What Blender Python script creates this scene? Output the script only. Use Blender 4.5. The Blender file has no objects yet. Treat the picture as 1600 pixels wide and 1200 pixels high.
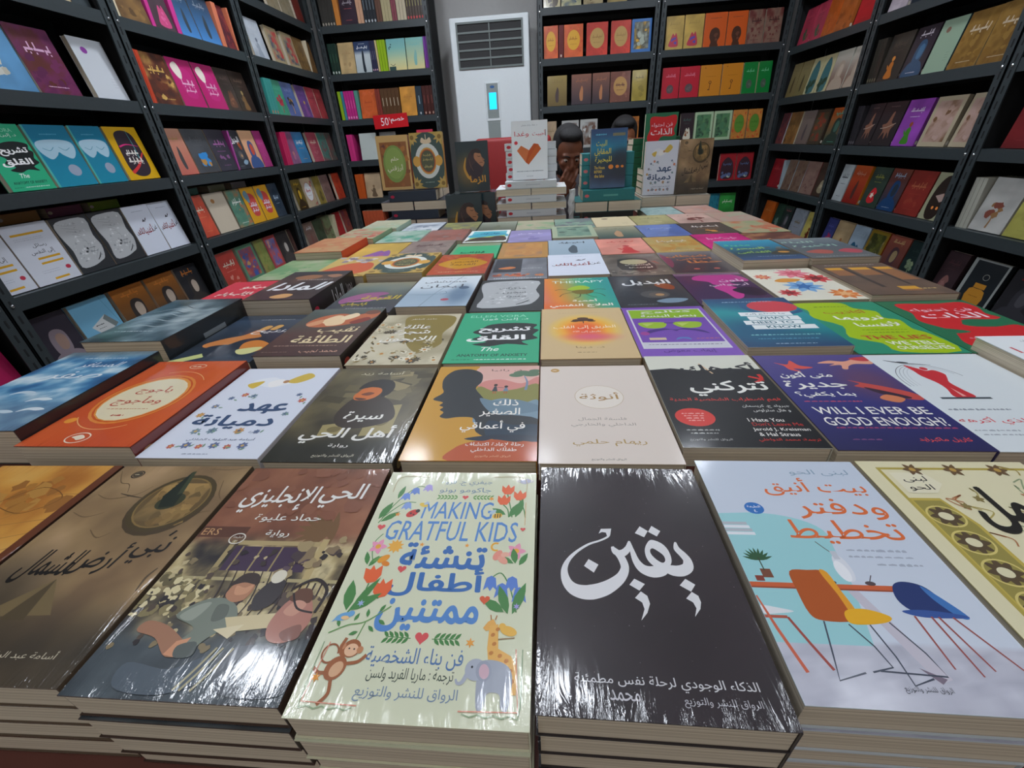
import bpy, bmesh, math, random, unicodedata
import numpy as np
from mathutils import Matrix, Vector

# ---------------------------------------------------------------- camera, world, exposure
SC = bpy.context.scene
COL = SC.collection
EYE = 1.15                                   # camera height above the floor
cam_data = bpy.data.cameras.new('camera')
cam = bpy.data.objects.new('camera', cam_data); COL.objects.link(cam)
cam_data.sensor_fit = 'HORIZONTAL'; cam_data.sensor_width = 36.0
cam_data.lens = 36.0 * 659.0 / 1600.0
cam_data.clip_start = 0.01; cam_data.clip_end = 60
Rm = Matrix(((0.99661074, 0.01241679, 0.08131951), (0.06415399, 0.50144852, -0.86280568), (-0.05149082, 0.86509838, 0.49895239)))
cam.matrix_world = Matrix.Translation((0, 0, EYE)) @ Rm.to_4x4()
SC.camera = cam

world = bpy.data.worlds.new('shop_air'); SC.world = world
world.use_nodes = True
world.node_tree.nodes['Background'].inputs[0].default_value = (1.0, 0.90, 0.85, 1)
world.node_tree.nodes['Background'].inputs[1].default_value = 0.38
SC.view_settings.view_transform = 'Standard'
SC.view_settings.look = 'None'
SC.view_settings.gamma = 1.0
SC.view_settings.use_curve_mapping = False
SC.view_settings.exposure = 0.0
LAMP_SPOTS = [(-1.40, 0.95, 0.75), (-0.03, 0.95, 0.62), (1.35, 0.95, 0.45), (-1.05, 2.55, 1.9), (-0.03, 2.55, 1.8), (1.10, 2.55, 1.2), (-0.80, -0.95, 0.5), (0.00, -0.95, 0.3), (0.80, -0.95, 0.3)]  # last row, behind the camera, is unseen fill added to brighten walls and display
LAMP_POWER = 95.0
CEIL = 2.78

# ---------------------------------------------------------------- small helpers
def lin(c):
    c = np.asarray(c, float)
    return np.where(c <= 0.04045, c / 12.92, ((c + 0.055) / 1.055) ** 2.4)
def hx(s):
    if not isinstance(s, str): return tuple(s)
    if len(s) == 3: s = s[0]*2 + s[1]*2 + s[2]*2
    return tuple(int(s[i:i+2], 16) / 255 for i in (0, 2, 4))
def lc(s): return tuple(float(x) for x in lin(hx(s)))

def node_mat(name, color=None, rough=0.5, metal=0.0, coat=0.0, bump=0.0, bump_scale=60.0, spec=0.5, var=0.0, emit=None, estr=0.0):
    m = bpy.data.materials.new(name); m.use_nodes = True
    nt = m.node_tree; N = nt.nodes; L = nt.links; b = N['Principled BSDF']
    b.inputs['Roughness'].default_value = rough; b.inputs['Metallic'].default_value = metal
    b.inputs['Coat Weight'].default_value = coat; b.inputs['Specular IOR Level'].default_value = spec
    tc = N.new('ShaderNodeTexCoord'); nz = N.new('ShaderNodeTexNoise')
    nz.inputs['Scale'].default_value = bump_scale; nz.inputs['Detail'].default_value = 4
    L.new(tc.outputs['Object'], nz.inputs['Vector'])
    if color is not None:
        mx = N.new('ShaderNodeMix'); mx.data_type = 'RGBA'
        c = lc(color)
        mx.inputs[6].default_value = tuple(x * (1 - var) for x in c) + (1,)
        mx.inputs[7].default_value = tuple(min(1, x * (1 + var)) for x in c) + (1,)
        L.new(nz.outputs['Fac'], mx.inputs[0]); L.new(mx.outputs[2], b.inputs['Base Color'])
    if bump:
        bp = N.new('ShaderNodeBump'); bp.inputs['Strength'].default_value = bump; bp.inputs['Distance'].default_value = 0.002
        L.new(nz.outputs['Fac'], bp.inputs['Height']); L.new(bp.outputs['Normal'], b.inputs['Normal'])
    if emit is not None:
        b.inputs['Emission Color'].default_value = lc(emit) + (1,); b.inputs['Emission Strength'].default_value = estr
    return m

def cover_mat(name, rough, coat, wrinkle):
    m = bpy.data.materials.new(name); m.use_nodes = True
    nt = m.node_tree; N = nt.nodes; L = nt.links; b = N['Principled BSDF']
    at = N.new('ShaderNodeAttribute'); at.attribute_name = 'ink'
    L.new(at.outputs['Color'], b.inputs['Base Color'])
    b.inputs['Roughness'].default_value = rough
    b.inputs['Coat Weight'].default_value = coat; b.inputs['Coat Roughness'].default_value = 0.12
    b.inputs['Specular IOR Level'].default_value = 0.28
    tc = N.new('ShaderNodeTexCoord')
    if wrinkle:                                   # shrink-wrap film: fine creases near the edges
        mp = N.new('ShaderNodeMapping'); mp.inputs['Scale'].default_value = (60, 14, 14); mp.inputs['Rotation'].default_value = (0, 0, 0.35)
        L.new(tc.outputs['Object'], mp.inputs['Vector'])
        nz = N.new('ShaderNodeTexNoise'); nz.inputs['Scale'].default_value = 1.6; nz.inputs['Detail'].default_value = 5; nz.inputs['Distortion'].default_value = 1.2
        L.new(mp.outputs['Vector'], nz.inputs['Vector'])
        bp = N.new('ShaderNodeBump'); bp.inputs['Distance'].default_value = 0.003
        sx = N.new('ShaderNodeSeparateXYZ'); L.new(tc.outputs['Object'], sx.inputs[0])
        def mth(op, a, bb=None):
            k = N.new('ShaderNodeMath'); k.operation = op
            for i, q in enumerate((a, bb)):
                if q is None: continue
                if isinstance(q, (int, float)): k.inputs[i].default_value = q
                else: L.new(q, k.inputs[i])
            return k.outputs[0]
        ex = mth('POWER', mth('MINIMUM', mth('MULTIPLY', mth('ABSOLUTE', sx.outputs['X']), 14.4), 1.0), 12.0)
        ey = mth('POWER', mth('MINIMUM', mth('MULTIPLY', mth('ABSOLUTE', sx.outputs['Y']), 9.9), 1.0), 10.0)
        L.new(mth('ADD', mth('MULTIPLY', mth('MAXIMUM', ex, ey), wrinkle), 0.03), bp.inputs['Strength'])
        L.new(nz.outputs['Fac'], bp.inputs['Height']); L.new(bp.outputs['Normal'], b.inputs['Coat Normal'])
        b.inputs['Coat Roughness'].default_value = 0.09
    else:
        nz = N.new('ShaderNodeTexNoise'); nz.inputs['Scale'].default_value = 25
        L.new(tc.outputs['Object'], nz.inputs['Vector'])
        bp = N.new('ShaderNodeBump'); bp.inputs['Strength'].default_value = 0.02; bp.inputs['Distance'].default_value = 0.001
        L.new(nz.outputs['Fac'], bp.inputs['Height']); L.new(bp.outputs['Normal'], b.inputs['Normal'])
    return m
M = {}
M['matte'] = cover_mat('printed_card_matte', 0.5, 0.05, 0)
M['gloss'] = cover_mat('printed_card_gloss', 0.45, 0.14, 0)
M['wrap'] = cover_mat('printed_card_in_film', 0.38, 0.85, 0.55)
M['shelfbook'] = cover_mat('printed_card_shelf', 0.40, 0.22, 0)

def page_mat():
    m = bpy.data.materials.new('page_edges'); m.use_nodes = True
    nt = m.node_tree; N = nt.nodes; L = nt.links; b = N['Principled BSDF']
    tc = N.new('ShaderNodeTexCoord'); mp = N.new('ShaderNodeMapping'); mp.inputs['Scale'].default_value = (3, 3, 900)
    nz = N.new('ShaderNodeTexNoise'); nz.inputs['Scale'].default_value = 1.0
    L.new(tc.outputs['Object'], mp.inputs['Vector']); L.new(mp.outputs['Vector'], nz.inputs['Vector'])
    cr = N.new('ShaderNodeValToRGB')
    cr.color_ramp.elements[0].color = lc('b5a68e') + (1,); cr.color_ramp.elements[1].color = lc('e2d6c0') + (1,)
    cr.color_ramp.elements[0].position = 0.3; cr.color_ramp.elements[1].position = 0.65
    L.new(nz.outputs['Fac'], cr.inputs['Fac']); L.new(cr.outputs['Color'], b.inputs['Base Color'])
    b.inputs['Roughness'].default_value = 0.85
    return m
M['page'] = page_mat()
M['steel'] = node_mat('dark_painted_steel', '353d40', 0.42, 0.0, 0.0, 0.08, 90, var=0.10)
M['slot'] = node_mat('slot_shadow', '15181a', 0.9)
M['panel'] = node_mat('dark_back_panel', '17181a', 0.8, var=0.1)
M['bolt'] = node_mat('zinc_bolt', 'c8ccd0', 0.25, 1.0)
M['plaster'] = node_mat('painted_plaster', 'b9b8b6', 0.9, bump=0.15, bump_scale=40, var=0.04)
M['ceiling'] = node_mat('ceiling_paint', 'd9d8d4', 0.9, bump=0.1, bump_scale=30, var=0.03)
M['wood'] = node_mat('table_board', '6b3b30', 0.6, bump=0.1, bump_scale=18, var=0.2)
M['acplastic'] = node_mat('white_appliance_plastic', 'dfe6e8', 0.4, var=0.02)
M['acgrey'] = node_mat('grey_appliance_plastic', '8d9694', 0.45, var=0.03)
M['acdark'] = node_mat('dark_grille_void', '2a2a2b', 0.7)
M['acslat'] = node_mat('grille_slat', '6f7876', 0.45)
M['lcd'] = node_mat('lit_display', '20a8ff', 0.3, emit='12a6ff', estr=2.2)
M['blue_logo'] = node_mat('blue_badge', '2f5f98', 0.4)
M['skin'] = node_mat('brown_skin', '7a4a33', 0.5, bump=0.08, bump_scale=120, var=0.12)
M['skin_b'] = node_mat('brown_skin_b', '8a5538', 0.5, bump=0.08, bump_scale=120, var=0.12)
M['hair'] = node_mat('black_hair', '121011', 0.75, bump=1.0, bump_scale=220, var=0.3)
M['shirt'] = node_mat('grey_cotton', '6c6a70', 0.85, bump=0.3, bump_scale=300, var=0.08)
M['shirt_b'] = node_mat('dark_cotton', '23252b', 0.85, bump=0.3, bump_scale=300, var=0.08)
M['denim'] = node_mat('dark_denim', '2a3140', 0.85, bump=0.3, bump_scale=300, var=0.12)
M['eye'] = node_mat('eye_white', 'cfc6bc', 0.2)
M['pupil'] = node_mat('dark_iris', '120c0a', 0.2)
M['lip'] = node_mat('lip_skin', '5d3230', 0.45)
M['leather'] = node_mat('red_upholstery', '8e1f20', 0.55, bump=0.2, bump_scale=80, var=0.1)
M['stool'] = node_mat('stool_plastic', '2b3038', 0.5)
M['rim'] = node_mat('lamp_rim', 'd8d8d6', 0.5)
M['film'] = node_mat('crumpled_paper', 'd5d8d8', 0.45, bump=0.5, bump_scale=60, var=0.08)
M['signink'] = cover_mat('sign_print', 0.35, 0.3, 0)

def floor_mat():
    m = bpy.data.materials.new('floor_tiles'); m.use_nodes = True
    nt = m.node_tree; N = nt.nodes; L = nt.links; b = N['Principled BSDF']
    tc = N.new('ShaderNodeTexCoord'); br = N.new('ShaderNodeTexBrick')
    br.offset = 0; br.inputs['Scale'].default_value = 2.0; br.inputs['Mortar Size'].default_value = 0.008
    br.inputs['Brick Width'].default_value = 1.0; br.inputs['Row Height'].default_value = 1.0
    br.inputs['Color1'].default_value = lc('8f8a84') + (1,); br.inputs['Color2'].default_value = lc('98938c') + (1,); br.inputs['Mortar'].default_value = lc('55524e') + (1,)
    L.new(tc.outputs['Object'], br.inputs['Vector']); L.new(br.outputs['Color'], b.inputs['Base Color'])
    b.inputs['Roughness'].default_value = 0.35
    return m
M['floor'] = floor_mat()

# ---------------------------------------------------------------- mesh builder
class MB:
    def __init__(s): s.v = []; s.f = []; s.mi = []; s.mats = []
    def mi_of(s, m):
        if m not in s.mats: s.mats.append(m)
        return s.mats.index(m)
    def add(s, vs, fs, m):
        o = len(s.v); k = s.mi_of(m)
        s.v += [tuple(p) for p in vs]
        for f in fs: s.f.append([i + o for i in f]); s.mi.append(k)
    def box(s, x0, x1, y0, y1, z0, z1, m, mat=None):
        vs = [(x, y, z) for z in (z0, z1) for y in (y0, y1) for x in (x0, x1)]
        if mat is not None: vs = [mat @ Vector(p) for p in vs]
        s.add(vs, [(0, 2, 3, 1), (4, 5, 7, 6), (0, 1, 5, 4), (2, 6, 7, 3), (0, 4, 6, 2), (1, 3, 7, 5)], m)
    def bbox(s, x0, x1, y0, y1, z0, z1, m, r=0.004, seg=2):
        bm = bmesh.new()
        bmesh.ops.create_cube(bm, size=1.0, matrix=Matrix.Translation(((x0+x1)/2, (y0+y1)/2, (z0+z1)/2)) @ Matrix.Diagonal((x1-x0, y1-y0, z1-z0, 1)))
        bmesh.ops.bevel(bm, geom=bm.edges[:], offset=r, segments=seg, affect='EDGES', profile=0.5)
        bm.verts.index_update()
        s.add([v.co.copy() for v in bm.verts], [[v.index for v in f.verts] for f in bm.faces], m); bm.free()
    def cyl(s, p, q, r0, r1, m, n=12, cap=True):
        p = Vector(p); q = Vector(q); d = (q - p).normalized()
        a = d.orthogonal().normalized(); b = d.cross(a)
        vs = []
        for c, r in ((p, r0), (q, r1)):
            vs += [c + a * (r * math.cos(2*math.pi*i/n)) + b * (r * math.sin(2*math.pi*i/n)) for i in range(n)]
        fs = [(i, (i+1) % n, n + (i+1) % n, n + i) for i in range(n)]
        if cap: fs += [tuple(reversed(range(n))), tuple(range(n, 2*n))]
        s.add(vs, fs, m)
    def ball(s, c, r, m, nu=14, nv=10, rot=None):
        if not hasattr(r, '__len__'): r = (r, r, r)
        vs = []; fs = []
        for j in range(nv + 1):
            t = math.pi * j / nv
            for i in range(nu):
                a = 2 * math.pi * i / nu
                p = Vector((r[0]*math.sin(t)*math.cos(a), r[1]*math.sin(t)*math.sin(a), r[2]*math.cos(t)))
                if rot is not None: p = rot @ p
                vs.append(Vector(c) + p)
        for j in range(nv):
            for i in range(nu):
                a, b = j*nu + i, j*nu + (i+1) % nu
                fs.append((a, a + nu, b + nu, b))
        s.add(vs, fs, m)
    def mesh(s, name, smooth=False):
        me = bpy.data.meshes.new(name); me.from_pydata(s.v, [], s.f)
        for m in s.mats: me.materials.append(m)
        me.polygons.foreach_set('material_index', s.mi)
        if smooth: me.polygons.foreach_set('use_smooth', [True] * len(me.polygons))
        me.update(); return me
    def obj(s, name, parent=None, smooth=False):
        return link(name, s.mesh(name, smooth), parent)

def link(name, me, parent=None):
    o = bpy.data.objects.new(name, me); COL.objects.link(o)
    if parent is not None: o.parent = parent
    return o
def tag(o, label, cat, group=None):
    o['label'] = label; o['category'] = cat
    if group: o['group'] = group
    return o
def thing(name, label, cat, mat=None, group=None):
    o = bpy.data.objects.new(name, None); COL.objects.link(o); o.empty_display_size = 0.05
    if mat is not None: o.matrix_world = mat
    return tag(o, label, cat, group)
def struct(o): o['kind'] = 'structure'; return o
def T(x, y, z): return Matrix.Translation((x, y, z + EYE))      # world positions are written relative to eye height

# ---------------------------------------------------------------- lettering (Arabic is shaped here)
FORMS = {}
for cp in range(0xFE70, 0xFEFD):
    d = unicodedata.decomposition(chr(cp)).split()
    if len(d) >= 2 and d[0] in ('<isolated>', '<initial>', '<medial>', '<final>'):
        key = ''.join(chr(int(x, 16)) for x in d[1:])
        FORMS.setdefault(key, {})[d[0][1:-1]] = chr(cp)
MARKS = set('\u064b\u064c\u064d\u064e\u064f\u0650\u0651\u0652')
def shape(txt):
    if not any('\u0600' <= c <= '\u06ff' for c in txt): return txt
    ch = [c for c in txt if c not in MARKS]; out = []; i = 0
    def joins_next(c): return c == '\u0640' or 'initial' in FORMS.get(c, {})
    def joins_prev(c): return c == '\u0640' or 'final' in FORMS.get(c, {})
    while i < len(ch):
        c = ch[i]; n = 1
        if c == '\u0644' and i + 1 < len(ch) and (c + ch[i+1]) in FORMS: n = 2
        key = ''.join(ch[i:i+n])
        prev = i > 0 and joins_next(ch[i-1]) and joins_prev(c)
        nxt = i + n < len(ch) and joins_next(ch[i+n-1]) and joins_prev(ch[i+n])
        f = FORMS.get(key)
        if f:
            if prev and nxt: g = f.get('medial') or f.get('final') or f['isolated']
            elif prev: g = f.get('final') or f['isolated']
            elif nxt: g = f.get('initial') or f['isolated']
            else: g = f.get('isolated')
            out.append(g)
        else: out.append(c)
        i += n
    return ''.join(reversed(out))
TEXTS = {}
def glyphs(txt, bold=0.0, shear=0.0, res=2):
    k = (txt, bold, shear)
    if k in TEXTS: return TEXTS[k]
    cu = bpy.data.curves.new('lettering', 'FONT'); cu.body = shape(txt); cu.size = 1
    cu.resolution_u = res; cu.offset = bold; cu.shear = shear
    o = bpy.data.objects.new('lettering', cu); COL.objects.link(o)
    dg = bpy.context.evaluated_depsgraph_get(); ev = o.evaluated_get(dg); me = ev.to_mesh()
    v = np.zeros(len(me.vertices) * 3); me.vertices.foreach_get('co', v); v = v.reshape(-1, 3)[:, :2].copy()
    f = [list(p.vertices) for p in me.polygons]
    ev.to_mesh_clear(); bpy.data.objects.remove(o); bpy.data.curves.remove(cu)
    if len(v):
        lo = v.min(0); hi = v.max(0)
        v = (v - (lo + hi) / 2); sz = np.maximum(hi - lo, 1e-6)
    else: sz = np.array([1., 1.])
    TEXTS[k] = (v, f, sz); return TEXTS[k]

# ---------------------------------------------------------------- printed artwork: flat inks on a 100 x 145 page
def vnoise(x, y, seed):
    xi = np.floor(x).astype(int); yi = np.floor(y).astype(int); xf = x - xi; yf = y - yi
    def h(a, b):
        n = (a * 374761393 + b * 668265263 + seed * 974711) & 0x7fffffff
        n = ((n ^ (n >> 13)) * 1274126177) & 0x7fffffff
        return ((n ^ (n >> 16)) & 0xffff) / 65535.0
    s = xf * xf * (3 - 2 * xf); t = yf * yf * (3 - 2 * yf)
    return (h(xi, yi) * (1-s) + h(xi+1, yi) * s) * (1-t) + (h(xi, yi+1) * (1-s) + h(xi+1, yi+1) * s) * t
def fbm(u, v, s=4, seed=1, oct=4):
    r = 0; a = 0.5
    for k in range(oct):
        r = r + a * vnoise(u * s, v * s * 1.45, seed + 17 * k); s *= 2.03; a *= 0.5
    return r / (1 - 0.5 ** oct)
def ramp(t, stops):
    t = np.asarray(t, float); xs = [p for p, _ in stops]; cs = np.array([hx(c) for _, c in stops])
    return np.stack([np.interp(t, xs, cs[:, k]) for k in range(3)], -1)
def mixc(a, b, t):
    t = np.asarray(t)[..., None]; return np.asarray(a) * (1 - t) + np.asarray(b) * t
def sm(t, a, b):
    x = np.clip((t - a) / (b - a), 0, 1); return x * x * (3 - 2 * x)
def spot(u, v, cx, cy, rx, ry, soft=0.5):
    d = np.sqrt(((u * 100 - cx) / rx) ** 2 + ((v * 145 - cy) / ry) ** 2); return 1 - sm(d, 1 - soft, 1 + soft)

ISL = {}
def islands(txt, n, f, sh):
    k = (txt, sh)
    if k not in ISL:
        p = list(range(n))
        def find(a):
            while p[a] != a: p[a] = p[p[a]]; a = p[a]
            return a
        for q in f:
            r0 = find(q[0])
            for b in q[1:]: p[find(b)] = r0
        ids = {}; ISL[k] = np.array([ids.setdefault(find(i), len(ids)) % 4 for i in range(n)], float)
    return ISL[k]
class Art:
    def __init__(s, spine='888', back=None, dot=None, bar=None):
        s.V = []; s.F = []; s.C = []; s.n = 0; s.layer = 0
        s.spine = spine; s.back = back or spine; s.dot = dot; s.bar = bar; s.spine_text = None
    def _add(s, xy, faces, col, lift=None):
        xy = np.asarray(xy, float); o = s.n
        z = np.full((len(xy), 1), float(s.layer)); z = z if lift is None else z + lift[:, None]
        s.V.append(np.hstack([xy, z])); s.F += [[i + o for i in f] for f in faces]
        col = np.asarray(col, float)
        if col.ndim == 1: col = np.tile(col, (len(xy), 1))
        s.C.append(col); s.n += len(xy); s.layer += 1
    def bg(s, f, nx=1, ny=1):
        u, v = np.meshgrid(np.linspace(0, 1, nx+1), np.linspace(0, 1, ny+1))
        u = u.ravel(); v = v.ravel()
        col = f(u, v) if callable(f) else hx(f)
        w = nx + 1
        s._add(np.stack([u*100, v*145], -1), [(j*w+i, j*w+i+1, (j+1)*w+i+1, (j+1)*w+i) for j in range(ny) for i in range(nx)], col)
    def patch(s, x0, y0, x1, y1, f, nx=8, ny=8):
        u, v = np.meshgrid(np.linspace(0, 1, nx+1), np.linspace(0, 1, ny+1)); u = u.ravel(); v = v.ravel(); w = nx + 1
        s._add(np.stack([x0 + u*(x1-x0), y0 + v*(y1-y0)], -1), [(j*w+i, j*w+i+1, (j+1)*w+i+1, (j+1)*w+i) for j in range(ny) for i in range(nx)], f(u, v))
    def r(s, x0, y0, x1, y1, c): s._add([(x0, y0), (x1, y0), (x1, y1), (x0, y1)], [(0, 1, 2, 3)], hx(c))
    def p(s, pts, c):
        a = sum(pts[i-1][0]*pts[i][1] - pts[i][0]*pts[i-1][1] for i in range(len(pts)))
        if a < 0: pts = pts[::-1]
        s._add(pts, [tuple(range(len(pts)))], hx(c))
    def sp(s, pts, c, n=5): s.p(curve(pts, n, True), c)
    def e(s, cx, cy, rx, ry, c, rot=0, n=22):
        ca, sa = math.cos(math.radians(rot)), math.sin(math.radians(rot)); P = []
        for i in range(n):
            x = rx*math.cos(2*math.pi*i/n); y = ry*math.sin(2*math.pi*i/n); P.append((cx + x*ca - y*sa, cy + x*sa + y*ca))
        s._add(P, [tuple(range(n))], hx(c))
    def ring(s, cx, cy, rx, ry, w, c, n=28, a0=0, a1=360):
        P = []; full = a1 - a0 >= 360; m = n if full else n + 1
        for i in range(m):
            a = math.radians(a0 + (a1-a0)*i/n); k = math.cos(a), math.sin(a)
            P += [(cx + (rx-w)*k[0], cy + (ry-w)*k[1]), (cx + rx*k[0], cy + ry*k[1])]
        s._add(P, [(2*i, 2*i+1, (2*i+3) % (2*m), (2*i+2) % (2*m)) for i in range(n)], hx(c))
    def s(s, pts, w, c, smooth=True, n=5):
        ws = w if hasattr(w, '__len__') else None
        P = curve(pts, n) if smooth and len(pts) > 2 else [tuple(q) for q in pts]
        k = len(P); W = np.interp(np.linspace(0, 1, k), np.linspace(0, 1, len(ws)), ws) if ws is not None else [w]*k
        V = []
        for i in range(k):
            a = P[max(i-1, 0)]; b = P[min(i+1, k-1)]; dx, dy = b[0]-a[0], b[1]-a[1]; d = math.hypot(dx, dy) or 1
            nx, ny = -dy/d*W[i]/2, dx/d*W[i]/2
            V += [(P[i][0]-nx, P[i][1]-ny), (P[i][0]+nx, P[i][1]+ny)]
        s._add(V, [(2*i, 2*i+2, 2*i+3, 2*i+1) for i in range(k-1)], hx(c))
    def t(s, txt, cx, cy, w, h=None, c='fff', b=0.0, sh=0.0, rot=0):
        v, f, sz = glyphs(txt, 0.0, sh)
        if not len(v): return
        b = max(0.0, b)
        k = w / (sz[0] + 2*b); ky = k if h is None else h / (sz[1] + 2*b)
        n = 0 if b < .002 else 4 if b < .013 else 7
        offs = [(0.0, 0.0)] + [(b*math.cos(2*math.pi*i/n + .4), b*math.sin(2*math.pi*i/n + .4)) for i in range(n)]
        lift = islands(txt, len(v), f, sh); base = s.layer
        for q, (ox, oy) in enumerate(offs):
            x = (v + np.array([ox, oy])) * np.array([k, ky])
            if rot:
                a = math.radians(rot); x = x @ np.array([[math.cos(a), math.sin(a)], [-math.sin(a), math.cos(a)]])
            s.layer = base + 4*q; s._add(x + np.array([cx, cy]), f, hx(c), lift)
        s.layer = base + 2
    def small(s, cx, cy, w, c, seed=0, h=1.3):
        rnd = random.Random(seed * 31 + int(cx * 7 + cy)); x = cx - w/2; P = []
        while x < cx + w/2 - 1:
            l = min(rnd.uniform(2, 6), cx + w/2 - x); k = rnd.uniform(0.6, 1.2) * h
            P.append((x, l * 0.8, k)); x += l
        V = []; F = []
        for (x, l, k) in P:
            o = len(V); V += [(x, cy - k/2), (x + l, cy - k/2), (x + l, cy + k*0.2), (x + l*0.6, cy + k/2), (x, cy + k*0.1)]; F.append((o, o+1, o+2, o+3, o+4))
        s._add(V, F, hx(c))
    def scrib(s, cx, cy, w, h, c, seed=0):
        rnd = random.Random(seed); x = cx - w/2; V = []; F = []
        def q(x0, y0, x1, y1, sk=0):
            o = len(V); V.extend([(x0, y0), (x1, y0), (x1 + sk, y1), (x0 + sk, y1)]); F.append((o, o+1, o+2, o+3))
        while x < cx + w/2 - w*0.05:
            l = min(rnd.uniform(0.18, 0.42) * w, cx + w/2 - x); b = cy - h*0.25
            q(x, b, x + l*0.92, b + h*0.2)
            for _ in range(rnd.randint(1, 2)):
                xx = x + rnd.random() * l * 0.7; q(xx, b, xx + w*0.055, b + h*rnd.uniform(0.45, 0.78), h*0.05)
            if rnd.random() < 0.6: xx = x + rnd.random()*l*0.7; q(xx, b - h*0.3, xx + w*0.05, b - h*0.14)
            if rnd.random() < 0.4: q(x, b - h*0.22, x + w*0.06, b + h*0.1)
            x += l
        s._add(V, F, hx(c))
    def blobs(s, n, box, size, pal, seed=1, asp=1.0, rough=0.35, rotr=180):
        rnd = random.Random(seed)
        for _ in range(n):
            cx = rnd.uniform(box[0], box[2]); cy = rnd.uniform(box[1], box[3]); z = rnd.uniform(*size); ro = math.radians(rnd.uniform(0, rotr)); P = []
            for k in range(9):
                a = 2*math.pi*k/9; q = z*(1 + rnd.uniform(-rough, rough)); x = q*math.cos(a); y = q*asp*math.sin(a)
                P.append((min(100, max(0, cx + x*math.cos(ro) - y*math.sin(ro))), min(145, max(0, cy + x*math.sin(ro) + y*math.cos(ro)))))
            s._add(P, [tuple(range(9))], hx(rnd.choice(pal)))
    def leaf(s, x, y, l, w, ang, c):
        a = math.radians(ang); P = []
        for t, k in ((0, 0), (.25, .38), (.5, .5), (.75, .33), (1, 0), (.75, -.33), (.5, -.5), (.25, -.38)):
            P.append((x + l*t*math.cos(a) - w*k*math.sin(a), y + l*t*math.sin(a) + w*k*math.cos(a)))
        s.p(P, c)
    def petals(s, x, y, r, n, c, cc=None, w=None, a0=0):
        for k in range(n): s.leaf(x, y, r, w or r*0.6, a0 + 360*k/n, c)
        if cc: s.e(x, y, r*0.3, r*0.3, cc, n=10)
    def star(s, x, y, r, c, n=6, q=0.42):
        s.p([(x + (r if i % 2 == 0 else r*q)*math.sin(math.pi*i/n), y + (r if i % 2 == 0 else r*q)*math.cos(math.pi*i/n)) for i in range(2*n)], c)
    def heart(s, x, y, r, c):
        P = []
        for i in range(24):
            t = 2*math.pi*i/24; P.append((x + r*math.sin(t)**3, y + r*(13*math.cos(t) - 5*math.cos(2*t) - 2*math.cos(3*t) - math.cos(4*t))/16))
        s.p(P, c)
def curve(pts, n=5, closed=False):
    k = len(pts); out = []
    rng = range(k) if closed else range(k-1)
    for i in rng:
        p0 = pts[(i-1) % k] if closed or i > 0 else pts[0]; p1 = pts[i]; p2 = pts[(i+1) % k]; p3 = pts[(i+2) % k] if closed or i + 2 < k else pts[-1]
        for j in range(n):
            t = j / n; t2 = t*t; t3 = t2*t
            out.append(tuple(0.5*((2*p1[q]) + (p2[q]-p0[q])*t + (2*p0[q]-5*p1[q]+4*p2[q]-p3[q])*t2 + (3*p1[q]-p0[q]-3*p2[q]+p3[q])*t3) for q in (0, 1)))
    if not closed: out.append(tuple(pts[-1]))
    return out

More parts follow.
